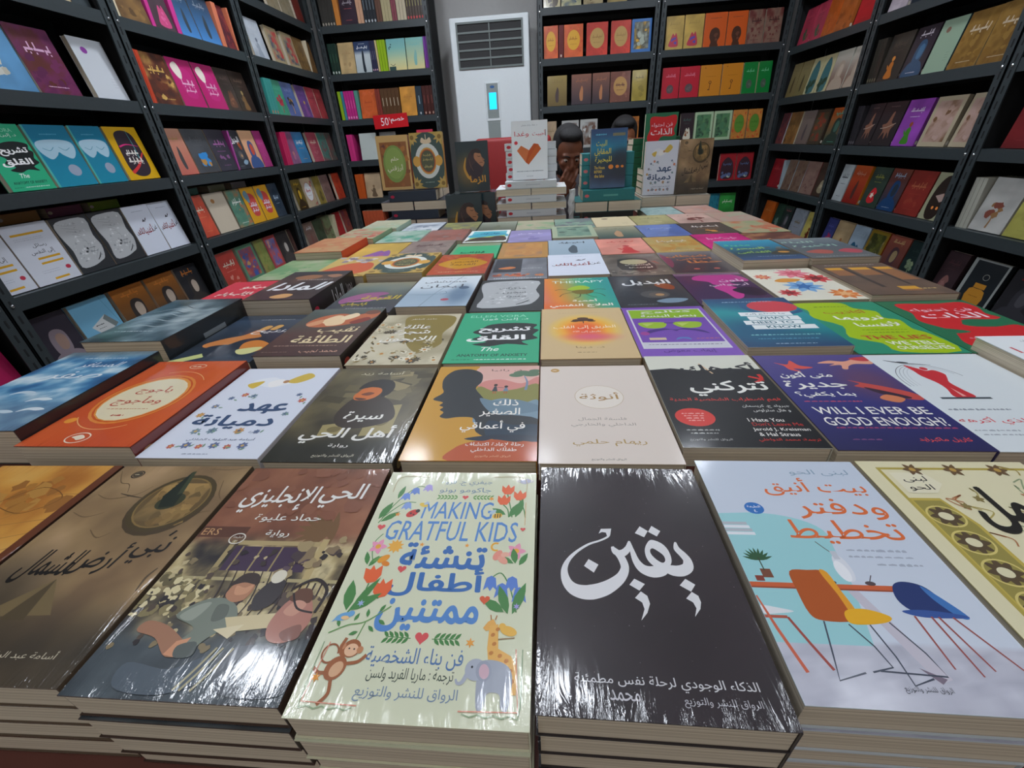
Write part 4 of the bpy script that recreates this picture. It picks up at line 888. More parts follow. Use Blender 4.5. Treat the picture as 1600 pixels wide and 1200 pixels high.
@cov
def c_hospital():                                                # misty white-blue with hospital gown
    a = Art('5d5450'); a.bg(lambda u, v: mixc(ramp(v, [(0, 'a8bccc'), (.35, '9fb4c6'), (.6, 'd0dbe4'), (1, 'dfe8ee')]), hx('5f7a96'), spot(u, v, 80, 52, 16, 40, .6)*.75), 24, 34)
    a.s([(70, 145), (56, 100), (44, 60), (34, 0)], [1, 2, 1.4, 2], '8ea0b0'); a.s([(4, 54), (30, 50), (60, 56), (96, 52)], [.6, 2, 1, 1.4], '7f96ac'); a.e(82, 82, 8, 7, '50657e')
    a.t('مستشفى', 47, 114, 66, 15, '4a4e58', .006); a.t('ليمان', 46, 90, 66, 20, '4a4e58', .006); a.e(64, 28, 6, 5, 'b84a5c'); a.small(48, 132, 60, '7a828c', 3, 1.6); a.s([(48, 60), (56, 66), (60, 56), (52, 48)], 1, '6f8498')
    return a
def paper_art(txt):
    a = Art('2e3234', dot='c03038'); a.bg('33373a'); a.sp([(6, 130), (40, 138), (92, 134), (88, 90), (94, 60), (84, 30), (70, 22), (40, 14), (8, 18), (12, 60), (4, 100)], 'b9bcbe', 3)
    rnd = random.Random(5)
    for k in range(44):
        x, y = rnd.uniform(14, 80), rnd.uniform(24, 128); a.p([(x, y), (x + rnd.uniform(3, 10), y + rnd.uniform(-4, 4)), (x + rnd.uniform(2, 8), y + rnd.uniform(2, 7))], rnd.choice(['a2a6a9', 'cdd0d2', '94989c', 'd8dadb']))
    for k in range(9): a.s([(10 + k*8, 130 - k*10), (30 + k*6, 124 - k*9), (60, 120 - k*11)], [.3, .8, .3], '7c8084')
    if txt: a.t('مذكرات', 52, 98, 40, 12, '33373b', .01); a.t('سجين', 56, 78, 34, 11, '33373b', .01); a.small(60, 60, 30, '555a5e', 3, 3)
    else: a.e(52, 60, 3, 3, '33373b'); a.e(46, 52, 3.4, 2.6, '33373b'); a.small(66, 60, 18, '6a6e72', 3, 2.4); a.small(66, 50, 20, '6a6e72', 4, 2.4)
    a.s([(62, 26), (72, 34), (80, 44)], [2, 2.8, 1], '2e3234'); return a
@cov
def c_paper(): return paper_art(True)
@cov
def c_paperside(): return paper_art(False)
@cov
def c_therapy():                                                 # orange to green with insect
    a = Art('d8685a', bar='f0d0a0'); a.bg(lambda u, v: mixc(ramp(u*1.1 + .25*v, [(.1, 'e07a5c'), (.3, 'e88a2c'), (.62, '9aa860'), (.85, '35b08e'), (1.2, '2f9c98')]), hx('e8702c'), sm(v, .3, .05)*(1-u)[...]), 18, 26)
    a.t('THERAPY', 52, 124, 80, 12, 'dff0e6', .004); a.small(50, 139, 50, 'b8dccc', 3, 3)
    a.sp([(34, 84), (44, 100), (58, 104), (68, 92), (56, 82)], 'a8c832'); a.sp([(40, 78), (54, 84), (72, 80), (66, 66), (48, 64)], '7a6a24')
    for p in ([(40, 80), (26, 88), (16, 84)], [(42, 72), (28, 66), (22, 54)], [(66, 78), (80, 86), (90, 82)], [(66, 70), (80, 64), (86, 52)], [(52, 64), (50, 52), (42, 46)], [(60, 64), (66, 54), (74, 48)]): a.s(p, 1.4, '3c3a20')
    a.t('أهمية', 56, 36, 34, 12, 'f6efe2', .022); a.t('العلاج النفسي', 50, 16, 84, 15, 'f6efe2', .026); return a
@cov
def c_albadeel():                                                # charcoal with white title
    a = Art('6a5c58'); a.bg(lambda u, v: ramp(fbm(u, v, 3, 23), [(.2, '2c3038'), (.8, '4a4c52')]), 10, 14); a.t('البديل', 52, 108, 72, 28, 'f2f4f6', .026); a.sp([(62, 96), (76, 104), (88, 88), (84, 72), (70, 78)], 'a04e2c')
    a.e(54, 52, 20, 16, '5a5a5c'); a.e(58, 50, 13, 11, '6e6660'); a.e(60, 50, 6, 5, 'c89a6a'); a.e(20, 56, 14, 14, '3a3e46'); a.sp([(50, 24), (70, 34), (92, 30), (80, 18), (60, 16)], '8aa4b8'); a.small(30, 12, 40, '8a929a', 3, 2); return a
@cov
def c_purple():                                                  # dark violet with magenta shapes
    a = Art('4a2c54'); a.bg('4a2e58'); a.sp([(30, 130), (60, 138), (90, 130), (98, 100), (70, 96), (74, 80), (46, 84), (40, 100), (22, 112)], 'cc3c9a'); a.sp([(40, 74), (60, 82), (72, 60), (64, 30), (52, 24), (48, 48)], 'd8409e'); a.sp([(60, 60), (84, 72), (98, 60), (96, 36), (74, 36)], '2c1c38'); a.r(0, 134, 100, 145, '8a6a86')
    a.t('بلون', 74, 104, 36, 15, 'f0d8ea', .02); a.t('أرجواني', 64, 84, 56, 15, 'f0d8ea', .02); a.small(60, 14, 50, '8a5a8a', 3, 2.4); return a
@cov
def c_floral():                                                  # white with bright flowers
    a = Art('d8d2bc'); a.bg('e6e2d0')
    for x, y, r, c, cc in ((64, 118, 26, 'e88a98', 'd2566a'), (84, 92, 22, 'd8484c', '7a2a2c'), (16, 104, 13, 'd86a54', 'e8a070'), (50, 56, 26, '7fb0dc', '2f3c58'), (20, 30, 15, 'd2484c', '8a2c30'), (84, 22, 20, 'e0803c', 'f0b880')): a.petals(x, y, r, 9, c, cc, r*.45); a.petals(x, y, r*.6, 7, cc if c != '7fb0dc' else '3f74b4', None, r*.2, 14)
    a.sp([(24, 84), (40, 94), (60, 88), (50, 78), (30, 76)], 'e09a3c'); a.small(60, 136, 70, 'b8c0b8', 3, 3); return a
@cov
def c_buildings():                                               # brown with lit window arches
    a = Art('6c5c50'); a.bg(lambda u, v: ramp(fbm(u, v, 3, 27), [(.2, '5c4c44'), (.8, '7e6654')]), 10, 14)
    for x, y, w, h in ((8, 84, 22, 40), (40, 84, 26, 40), (74, 60, 22, 64), (48, 14, 22, 18)): a.r(x, y, x + w, y + h, '9a6a48'); a.r(x, y + h - 12, x + w, y + h, 'dca23c')
    a.r(30, 30, 36, 124, '463c3a'); a.r(68, 40, 72, 124, '463c3a'); a.small(78, 22, 22, 'd0b070', 4, 3); a.small(50, 138, 70, 'a8a09a', 2, 3); return a
@cov
def c_egg():                                                     # dark green oval with white ring and gold corners
    a = Art('b8994a'); a.bg('c0a04e'); a.e(50, 72, 56, 74, '3c5450')
    for x, y in ((8, 12), (92, 12), (8, 133), (92, 133)): a.petals(x, y, 20, 9, 'c9a85a', '8a6c30', 7)
    a.ring(50, 72, 38, 46, 11, 'dfe4de'); a.e(50, 72, 27, 35, 'd9a54a'); a.e(16, 72, 12, 14, 'dfa94c'); a.e(84, 72, 12, 14, 'dfa94c'); a.ring(50, 72, 24, 31, 3, 'b8502c'); a.e(50, 72, 21, 28, '565c44')
    a.sp([(34, 120), (38, 132), (50, 126), (62, 132), (66, 120), (50, 116)], 'e8d2b0'); a.r(49, 126, 51, 140, 'e8d2b0'); a.scrib(50, 88, 26, 8, 'b8a868', 2); a.scrib(50, 76, 30, 8, 'b8a868', 3); a.scrib(50, 58, 26, 9, 'c8b878', 5); a.small(50, 16, 30, '9ab0a4', 2, 2); return a
@cov
def c_egghalf():
    a = Art('c9a85a'); a.bg('cfb064'); a.sp([(8, 20), (20, 70), (50, 96), (86, 90), (96, 40), (70, 14)], 'd0623c'); a.blobs(20, (4, 100, 96, 140), (4, 9), ['b8b0b4', 'e0d6c8', '8a7c88'], 4); a.blobs(10, (2, 2, 98, 14), (3, 6), ['e0c87a', 'b08a3c'], 6); return a
@cov
def c_sunpatch():                                                # red-orange with yellow cartouche
    a = Art('a86a5c'); a.bg('d05638'); a.blobs(50, (4, 4, 96, 141), (3, 7), ['c24e3c', 'd8683c', 'b84a40', 'de7848'], 8)
    a.sp([(6, 70), (20, 96), (50, 118), (80, 96), (96, 74), (80, 50), (50, 34), (22, 50)], 'e6a628'); a.t('القصص', 52, 84, 50, 17, '7a4218', .012); a.t('القديمة', 52, 64, 46, 16, '7a4218', .012); a.small(50, 104, 40, '9a5a20', 3, 3); a.small(52, 16, 70, 'f0b890', 4, 4); return a
@cov
def c_collage():                                                 # grey split cover
    a = Art('4c5058'); a.bg(lambda u, v: ramp(fbm(u, v*.6, 4, 91), [(.2, '5c6068'), (.8, '8c9098')]), 12, 18); a.r(4, 46, 54, 140, '33343c'); a.sp([(12, 72), (32, 84), (44, 76), (30, 66)], 'd07a3c'); a.blobs(16, (10, 18, 92, 36), (3, 7), ['d0643a', 'c87a4c', '9a4a34'], 3); a.small(50, 8, 80, 'd0d4d8', 4, 4); a.small(74, 70, 36, 'c0c4c8', 2, 3); return a
def goals_art():
    a = Art('c9cdd6'); a.bg('dbe1ee')
    K = '3c3a40'; R = '8a2c30'; a.t('غن', 83, 73, 20, 18, K, .01, .1); a.t('أغنياتك', 44, 72, 62, 30, R, .02, .1); a.t('كتابي', 20, 66, 26, 14, K, .01, .1)
    a.p([(50, 96), (56, 104), (64, 96)], K); a.leaf(62, 98, 12, 4, 50, K); a.small(52, 128, 46, '9aa2b4', 3, 1.8); return a
@cov
def c_goals(): return goals_art()
@cov
def c_osit():                                                    # grey-brown with dark cartouche
    a = Art('7c6e64'); a.bg(lambda u, v: ramp(fbm(u, v, 6, 35), [(.2, '665a50'), (.8, '92867a')]), 14, 20); a.sp([(22, 36), (22, 92), (30, 112), (70, 112), (78, 92), (80, 36)], '3f3632', 2); a.e(50, 88, 24, 18, 'c9bd94'); a.t('أوسيت', 54, 68, 44, 14, 'f0e8d4', .02); a.t('لوست', 56, 50, 40, 13, 'f0e8d4', .02); a.blobs(18, (4, 8, 96, 30), (3, 6), ['9a8e80', '5a4e46', 'a89a88'], 5); a.p([(80, 90), (92, 66), (88, 90)], 'a85a48'); return a
@cov
def c_flame():                                                   # dark with orange lettering
    a = Art('d8d4cc'); a.bg(lambda u, v: ramp(v + .2*fbm(u, v, 3, 9), [(.1, '3a3440'), (.6, '4a4450'), (1.1, '8a8a90')]), 12, 18); C = 'e08848'
    a.t('شيطان', 46, 112, 72, 19, C, .022); a.t('أعطاني', 54, 90, 62, 18, C, .022); a.t('حظا', 66, 70, 56, 18, C, .022); a.e(40, 24, 5, 4, 'd86a5c'); a.e(72, 24, 5, 4, 'd86a5c'); a.sp([(2, 130), (14, 100), (12, 60), (2, 40)], '8a3a5c'); return a
@cov
def c_seacity():                                                 # teal blue with lime lettering
    a = Art('c4baa2', back='c4baa2'); a.bg(lambda u, v: ramp(v + .15*fbm(u, v, 3, 3), [(.1, '35507c'), (.4, '2a4654'), (.8, '2f84a4'), (1.1, '3a9cb8')]), 12, 18); a.sp([(58, 34), (76, 60), (98, 64), (98, 30)], '3a3a34'); a.e(82, 48, 9, 6, 'c89040'); a.blobs(7, (60, 60, 96, 84), (2, 5), ['7a766a', '5a564c'], 2)
    a.t('مدينة', 28, 106, 44, 18, '5fc890', .02); a.t('السحرة', 36, 80, 56, 18, 'a8cc4a', .02); a.t('القدامى', 36, 52, 54, 18, '9cc44c', .02); a.small(60, 22, 60, '8aa0b8', 3, 2.6); return a
@cov
def c_dusk():                                                    # grey teal with pale green lettering
    a = Art('8d8578'); a.bg(lambda u, v: ramp(v + .25*fbm(u, v, 3, 13), [(.1, '66686a'), (.5, '5c6266'), (.8, '55606a'), (1.2, '8a9494')]), 12, 18); C = 'a8ccb8'; a.t('الليلة', 30, 114, 54, 15, C, .014); a.t('الأخيرة', 44, 84, 70, 22, C, .018); a.sp([(10, 40), (34, 56), (52, 46), (40, 26)], 'b05a50'); a.sp([(60, 40), (80, 58), (96, 44), (84, 26)], 'b84c58'); a.small(50, 10, 80, '9aa09c', 3, 3); return a
@cov
def c_mountain():                                                # white border, hills and teal sky
    a = Art('e6eae6'); a.bg('edf1ee'); a.r(8, 6, 92, 134, '6cc0cc'); a.sp([(8, 90), (50, 126), (92, 96), (92, 60), (8, 60)], '4aa8c0'); a.p([(8, 52), (92, 78), (92, 44), (8, 40)], 'b8d060'); a.sp([(8, 30), (30, 58), (56, 56), (72, 70), (92, 62), (92, 8), (8, 8)], '4a3a30', 3); a.r(8, 6, 92, 14, 'c0c8b0'); a.scrib(54, 102, 50, 22, '2f6a8a', 4); return a

# ---------------------------------------------------------------- plain families used for the smaller covers
def make_art(key):
    if '|' not in key: return COV[key]()
    q = key.split('|'); kind = q[0]; c = q[1:]; sd = sum(ord(x) for x in key)
    def C(i, d='ddd'): return c[i] if i < len(c) and c[i] else d
    if kind == 'sp':                                             # spine-out: colour, mark, bar
        return Art(C(0), dot=C(1, '') or None, bar=C(2, '') or None)
    a = Art(C(4, C(0)), dot='d8d0c0')
    rnd = random.Random(sd)
    def paper(c):
        k = np.array(hx(c)); a.bg(lambda u, v: k * (.80 + .4 * fbm(u, v, 2.6, sd))[..., None], 7, 10)
    if kind == 'pl':                                             # plain ground, title, small lines
        paper(C(0)); a.scrib(50, 98, 60, 24, C(1), sd); a.small(50, 70, 50, C(2, C(1)), sd, 2.6); a.small(50, 20, 40, C(2, C(1)), sd + 1, 2.4)
        if sd % 3 == 0: a.blobs(4, (24, 34, 76, 56), (5, 10), [C(2, C(1))], sd)
    elif kind == 'bl':                                           # blank ground with spot
        a.bg(C(0)); a.e(34, 116, 9, 8, C(1)); [a.small(78, 52 - k*7, 16, C(2), k, 1.2) for k in range(4)]
    elif kind == 'ov':                                           # oval panel
        paper(C(0)); a.blobs(26, (3, 3, 97, 142), (4, 9), [C(0), C(3, C(0))], sd); a.e(50, 76, 35, 46, C(1)); a.ring(50, 76, 36, 47, 2, C(3, C(2))); a.scrib(50, 84, 46, 22, C(2), sd); a.small(50, 58, 36, C(2), sd, 2.6)
    elif kind == 'pt':                                           # painterly
        a.bg(lambda u, v: ramp(fbm(u, v, 3.2, sd), [(.25, C(0)), (.5, C(1)), (.75, C(2))]), 14, 20); a.blobs(14, (8, 14, 92, 84), (3, 11), [C(1), C(2), C(0)], sd)
        if len(c) > 3 and c[3]: a.scrib(52, 100, 62, 26, C(3), sd); a.small(50, 16, 50, C(3), sd, 2.4)
    elif kind == 'hd':                                           # head and shoulders
        a.bg(lambda u, v: ramp(v, [(0, C(0)), (1, C(4, C(0)))]), 2, 6)
        a.sp([(10, 0), (16, 34), (38, 46), (62, 46), (86, 32), (92, 0)], C(1)); a.sp([(34, 40), (30, 74), (38, 100), (54, 106), (70, 96), (72, 70), (64, 42)], C(1)); a.sp([(44, 56), (44, 84), (56, 94), (67, 84), (66, 62), (56, 50)], C(2))
        if len(c) > 3 and c[3]: a.scrib(50, 124, 54, 20, C(3), sd); a.small(50, 12, 44, C(3), sd, 2.4)
    elif kind == 'ob':                                           # object or figure in the lower half
        paper(C(0)); vr = sd % 5; x = rnd.uniform(44, 58)
        if vr == 0: a.blobs(7, (x - 18, 26, x + 18, 66), (7, 15), [C(1), C(1), C(2)], sd)
        elif vr == 1: a.sp([(x-16, 8), (x-10, 34), (x-9, 52), (x, 60), (x+9, 52), (x+10, 34), (x+18, 8)], C(1), 3); a.e(x, 68, 7, 8, C(2)); a.sp([(x-8, 40), (x-20, 52), (x-14, 36)], C(1), 3)
        elif vr == 2: a.sp([(x-26, 14), (x-18, 42), (x-4, 70), (x+6, 60), (x+14, 72), (x+26, 38), (x+24, 12)], C(1), 3); a.blobs(4, (x - 12, 20, x + 12, 50), (4, 8), [C(2)], sd)
        elif vr == 3: a.s([(x, 10), (x+2, 34), (x-3, 52)], [6, 4, 2], C(2)); a.blobs(9, (x - 18, 44, x + 18, 76), (6, 11), [C(1), C(1), C(2)], sd)
        else: a.sp([(x-20, 26), (x-12, 58), (x+4, 72), (x+22, 56), (x+14, 44), (x+24, 24), (x, 14)], C(1)); a.petals(x, 44, 12, 5, C(2))
        a.scrib(50, 112, 56, 18, C(3), sd); a.small(50, 92, 40, C(3), sd, 2.2)
    elif kind == 'gr':                                           # gradient with figure
        a.bg(lambda u, v: ramp(v, [(0, C(0)), (1, C(1))]), 2, 8); a.sp([(44, 20), (40, 50), (46, 76), (52, 90), (58, 74), (58, 48), (56, 20)], C(2)); a.scrib(50, 116, 56, 20, C(3), sd)
    elif kind == 'fr':                                           # framed panel
        a.bg(C(0)); a.patch(12, 14, 88, 132, lambda u, v: ramp(fbm(u, v, 3, sd), [(.25, C(1)), (.5, C(2)), (.75, C(3))]), 10, 14); a.blobs(10, (20, 24, 80, 120), (5, 12), [C(1), C(3), C(2)], sd)
    elif kind == 'ar':                                           # arch with skyline
        a.bg(C(0)); a.sp([(18, 6), (18, 90), (34, 122), (50, 134), (66, 122), (82, 90), (82, 6)], C(1), 3); a.blobs(9, (22, 8, 78, 50), (7, 14), [C(2)], sd); a.small(50, 100, 30, C(3), sd, 3)
    elif kind == 'kd':                                           # yellow with reds and blues, as illustrated
        a.bg(C(0)); a.sp([(26, 110), (60, 120), (84, 100), (80, 40), (60, 26), (30, 40)], C(1)); a.sp([(10, 120), (34, 134), (46, 110), (36, 84), (20, 92)], C(2)); a.scrib(56, 74, 52, 26, C(3), sd); a.scrib(58, 52, 48, 18, C(3), sd + 3)
    elif kind == 'mask':                                         # teal with white sleep mask
        a.bg(lambda u, v: ramp(v, [(0, C(0)), (1, C(1))]), 2, 6); a.sp([(10, 106), (50, 112), (90, 106), (92, 84), (76, 66), (58, 74), (50, 82), (42, 74), (24, 66), (8, 84)], C(2)); a.s([(18, 92), (32, 86), (44, 94)], 1, C(1)); a.s([(56, 94), (68, 86), (82, 92)], 1, C(1)); a.e(62, 38, 15, 14, C(3)); a.small(50, 124, 40, '58a8c8', sd, 3); a.r(0, 0, 5, 145, '4fb0a8')
    elif kind == 'cola':                                         # yellow with dark capsule
        a.bg(C(0)); a.sp([(20, 104), (26, 128), (50, 136), (74, 128), (82, 104), (84, 40), (74, 16), (50, 8), (26, 16), (16, 40)], C(1), 4); a.s([(22, 92), (46, 98), (80, 92)], [5, 3, 1], 'd0307a'); a.s([(20, 20), (52, 40), (82, 74)], [9, 7, 3], 'd2383c'); a.s([(64, 140), (66, 96), (64, 60)], [1, 2, 3], '4f9a9c'); a.scrib(50, 76, 40, 18, 'f2eee6', sd); a.scrib(50, 54, 46, 20, 'f2eee6', sd + 1)
    elif kind == 'rx':                                           # white prescription page with yellow marker lines
        a.bg(C(0)); a.t('رسائل', 56, 92, 30, 10, '33363c', .006); a.t('إلى النفس', 54, 76, 50, 13, '33363c', .006)
        for x, y, w in ((48, 122, 70), (60, 62, 50), (60, 50, 50), (58, 10, 34)): a.p([(x - w/2, y - 3), (x + w/2, y - 2), (x + w/2, y + 3), (x - w/2, y + 2)], C(1))
        for k in range(4): a.small(44, 112 - k*4 if k < 2 else 42 - k*5, 60 if k < 2 else 40, 'a8acb8', k, 1.1)
        a.e(84, 30, 6, 5, C(2))
    elif kind == 'sleep': a.bg(C(0)); a.p([(24, 74), (70, 96), (90, 62), (44, 40)], 'd0d4d4'); a.p([(60, 86), (70, 96), (90, 62), (78, 54)], '7a8484'); a.small(46, 74, 22, '3a4246', sd, 3); a.small(48, 64, 20, '3a4246', sd, 2); a.s([(80, 145), (88, 100), (96, 60)], 1, '5a90b0')
    elif kind == 'key': a.bg(C(0)); a.ring(50, 64, 7, 7, 3, C(1)); a.s([(50, 58), (48, 30)], 3, C(1), False); a.r(40, 28, 50, 32, C(1)); a.small(52, 92, 50, C(2), sd, 3); a.e(22, 132, 4, 3.6, C(2))
    elif kind == 'stone': a.bg(C(0)); a.sp([(34, 28), (28, 46), (38, 62), (56, 64), (68, 50), (64, 30), (50, 24)], C(1)); a.blobs(6, (38, 34, 58, 54), (3, 6), [C(3, C(1))], sd); a.scrib(50, 106, 56, 20, C(2), sd)
    elif kind == 'face': a.bg(C(0)); a.sp([(32, 0), (34, 20), (26, 44), (32, 72), (50, 82), (68, 72), (74, 44), (64, 20), (68, 0)], C(1)); a.blobs(5, (38, 30, 62, 62), (4, 8), [C(2)], sd); a.small(50, 122, 50, C(2), sd, 3)
    elif kind == 'portal': a.bg(C(0)); a.sp([(16, 14), (14, 84), (30, 112), (50, 124), (70, 112), (86, 84), (84, 14)], C(1), 3); a.blobs(6, (24, 16, 76, 44), (7, 12), [C(2), C(3)], sd); a.scrib(50, 88, 50, 16, C(3), sd)
    elif kind == 'hand': a.bg(C(0)); a.sp([(30, 20), (36, 50), (24, 70), (42, 76), (50, 104), (60, 112), (62, 78), (80, 70), (70, 54), (74, 24), (62, 46), (56, 20), (46, 46)], C(1), 3); a.s([(20, 58), (50, 62), (84, 74)], 2.4, C(2)); a.small(50, 130, 40, '6a5a58', sd, 3)
    elif kind == 'jar': a.bg('8f9492'); a.r(10, 8, 94, 140, C(0)); a.sp([(30, 18), (30, 58), (50, 62), (74, 58), (76, 18)], C(1), 2); a.r(38, 64, 70, 78, C(1)); a.ring(56, 98, 9, 9, 1.6, '8a8a84'); a.small(52, 40, 26, '8a5a1c', sd, 3)
    elif kind == 'eyes': a.bg(C(0)); a.sp([(30, 4), (14, 40), (18, 100), (40, 134), (70, 134), (90, 104), (84, 50), (66, 6)], C(1), 3); a.p([(30, 74), (60, 84), (80, 66), (58, 56)], C(2)); a.p([(60, 82), (84, 78), (74, 54)], 'c07a5a'); a.e(42, 38, 5, 5, 'f0904a'); a.e(62, 38, 5, 5, 'f0904a')
    elif kind == 'hammock': a.bg(lambda u, v: ramp(v, [(0, 'e0cf8c'), (.3, 'c8d0a0'), (.7, '82bcb4'), (1, '74b0b4')]), 2, 10); a.r(4, 0, 40, 18, '2c4a44'); a.s([(12, 30), (26, 22), (38, 30)], 2.4, '33413c'); a.blobs(4, (10, 96, 24, 126), (2, 4), ['3c5a5c'], sd)
    elif kind == 'person': a.bg(lambda u, v: ramp(v, [(0, 'b9c4c6'), (.6, 'ccd6da'), (.72, '34486c'), (1, '2c3c60')]), 2, 14); a.sp([(46, 6), (44, 50), (46, 90), (52, 104), (58, 88), (58, 48), (62, 6)], '26303a'); a.scrib(50, 118, 66, 16, 'e8ecf0', sd); a.small(50, 134, 40, 'd8dce4', sd, 3)
    elif kind == 'lionman':                                      # dark teal portrait in golden light
        a.bg(lambda u, v: mixc(hx('24383e'), hx('8a6a38'), spot(u, v, 34, 60, 34, 40, .8)*.8), 14, 20); a.sp([(28, 60), (34, 96), (52, 122), (74, 112), (82, 90), (84, 66), (70, 40), (50, 34), (40, 30)], '3c2c30'); a.sp([(60, 114), (76, 110), (82, 92), (88, 84), (80, 72), (66, 84), (56, 98)], 'b07a58'); a.sp([(40, 60), (58, 84), (72, 78), (80, 66), (72, 46), (56, 40)], '2e2630'); a.s([(30, 100), (24, 70), (34, 44), (44, 34)], [2, 7, 8, 2], 'c8963c'); a.s([(66, 103), (72, 101), (77, 103)], [.8, 1.6, .6], '2a1e1c'); a.p([(80, 100), (89, 91), (82, 88)], 'a06c4c'); a.s([(72, 84), (82, 84)], 1.4, '5a2e28'); a.sp([(48, 116), (64, 124), (78, 116), (74, 110), (60, 112), (50, 104)], '2c2426'); a.s([(40, 96), (44, 76), (52, 60)], [1, 3, 1], '5a4038')
        if C(1, '') == '1': a.t('الزما', 64, 34, 50, 26, 'd89a34', .02)
    elif kind == 'blueworld':                                    # night blue with yellow tall lettering
        a.bg(lambda u, v: mixc(ramp(v + .1*fbm(u, v, 3, 7), [(.05, '4a6a8c'), (.25, '28344c'), (.5, '22404c'), (.75, '1f86a8'), (1.05, '2c4a78')]), hx('1c2a38'), spot(u, v, 86, 62, 34, 34, .6)*.8), 16, 24)
        a.t('البيت', 30, 110, 30, 17, 'c0c84c', .012); a.t('المقابل', 34, 90, 46, 18, 'd8cc4a', .012); a.t('للبحيرة', 36, 71, 46, 17, 'd8cc4a', .012); a.t('The House', 26, 52, 30, 8, 'd8b848', .016); a.t('across', 22, 42, 22, 7, 'd8b848', .016); a.t('the lake', 26, 31, 28, 8, 'd8b848', .016)
        for x, r in ((58, 7), (76, 5), (90, 4)): a.e(x, 53, r, r*.8, 'e88a34')
        a.small(28, 132, 30, '58b0d0', sd, 4); a.r(60, 127, 94, 134, '7a7a60')
    elif kind == 'dream':                                        # ochre frame with green oval
        a.bg('d8b070'); a.r(9, 8, 94, 128, '9a6238'); a.blobs(22, (12, 12, 92, 124), (4, 9), ['a86a3c', '8a5634', 'b8783c', '70423c'], 4); a.e(50, 70, 36, 50, '86a052'); a.e(50, 72, 30, 42, '94ae5c'); a.t('حلم', 52, 82, 26, 15, 'f0ecd2', .012); a.t('أرزقني', 50, 58, 50, 22, 'f0ecd2', .012)
    elif kind == 'green': a.bg('3fb47c'); a.r(0, 118, 100, 145, '8a9a78'); a.scrib(46, 56, 50, 22, '1c4a38', sd); a.small(50, 24, 60, 'd8f0e0', sd, 4); a.r(0, 0, 6, 145, '78a880')
    elif kind == 'anx': return COV['anxiety']()
    return a

# ---------------------------------------------------------------- the room
def slab(name, x0, x1, y0, y1, z0, z1, m):
    b = MB(); b.box(x0, x1, y0, y1, z0, z1, m); return struct(b.obj(name))
slab('floor', -2.4, 2.5, -3.0, 4.6, -0.08, 0.0, M['floor'])
slab('ceiling', -2.4, 2.5, -3.0, 4.6, CEIL, CEIL + 0.08, M['ceiling'])
slab('wall_left', -2.20, -2.10, -3.0, 4.5, 0.0, CEIL, M['plaster'])
slab('wall_right', 2.16, 2.26, -3.0, 4.5, 0.0, CEIL, M['plaster'])
slab('wall_back', -2.20, 2.26, 4.38, 4.5, 0.0, CEIL, M['plaster'])

for i, (x, y, k) in enumerate(LAMP_SPOTS):
    where = ('left', 'middle', 'right')[i % 3] + (' of the front row', ' of the back row', ' of the row nearest the entrance')[i // 3]
    r = thing('ceiling_lamp', 'round white ceiling lamp, ' + where + ' above the book table', 'lamp', Matrix.Translation((x, y, CEIL)), 'round ceiling lamps')
    b = MB(); b.cyl((0, 0, -0.035), (0, 0, -0.0005), 0.125, 0.13, M['rim'], 32); b.obj('lamp_rim', r)
    b = MB(); b.cyl((0, 0, -0.039), (0, 0, -0.0355), 0.108, 0.108, node_mat('lamp_diffuser', 'ffffff', 0.5, emit='eef5ff', estr=LAMP_POWER * k), 32); b.obj('diffuser', r)

# ---------------------------------------------------------------- slotted steel shelving
DEPTH = 0.30
AX = {'L': ((0, 1, 0), (-1, 0, 0), -1.72), 'B': ((1, 0, 0), (0, 1, 0), 4.0), 'R': ((0, -1, 0), (1, 0, 0), 1.78)}
def shelving(wall, a0, a1, levels, label):
    ax, dp, pl = AX[wall]
    w = abs(a1 - a0)
    org = Vector((pl, a0, 0)) if wall != 'B' else Vector((a0, pl, 0))
    m = Matrix((ax, dp, (0, 0, 1))).transposed().to_4x4(); m.translation = org
    r = thing('metal_shelving_unit', label, 'shelf', m, 'slotted steel shelving units')
    H = 2.44
    for (x0, sx) in ((0.002, 1), (w - 0.002, -1)):
        for y0, sy in ((0.0, 1), (DEPTH, -1)):
            b = MB()
            xa, xb = sorted((x0, x0 + sx*0.036)); ya, yb = sorted((y0, y0 + sy*0.003)); b.box(xa, xb, ya, yb, 0.0, H, M['steel'])
            xa, xb = sorted((x0, x0 + sx*0.003)); ya, yb = sorted((y0, y0 + sy*0.034)); b.box(xa, xb, ya, yb, 0.0, H, M['steel'])
            if sy > 0:
                xc = x0 + sx*0.018; z = 0.06
                while z < H - 0.04:
                    b.box(xc - 0.003, xc + 0.003, y0 - 0.0006, y0, z, z + 0.026, M['slot']); z += 0.05
                for lv in levels: b.ball((xc, -0.002, lv + EYE - 0.003), (0.0055, 0.004, 0.0055), M['bolt'], 10, 6)
            b.obj('post', r)
    for lv in levels:
        z = lv + EYE; b = MB()
        b.box(0.006, w - 0.006, 0.0035, DEPTH - 0.0035, z + 0.006, z + 0.018, M['steel'])
        b.box(0.006, w - 0.006, 0.0035, 0.006, z - 0.026, z + 0.006, M['steel'])
        b.box(0.006, w - 0.006, DEPTH - 0.006, DEPTH - 0.0035, z - 0.022, z + 0.006, M['steel'])
        b.obj('shelf_board', r)
    b = MB(); b.box(0.004, w - 0.004, DEPTH + 0.001, DEPTH + 0.006, 0.02, H - 0.02, M['panel']); b.obj('back_panel', r)
    for xs in (0.0004, w - 0.0016):
        b = MB(); b.box(xs, xs + 0.0012, 0.036, DEPTH - 0.036, 0.02, H - 0.02, M['panel']); b.obj('side_panel', r)
    return r
LV_L = [1.10, .803, .507, .21, -.084, -.378, -.67, -.965]
LV_B = [1.10, .80, .504, .20, -.10, -.40, -.70, -1.0]
LV_R = [1.06, .76, .456, .153, -.146, -.447, -.75, -1.04]
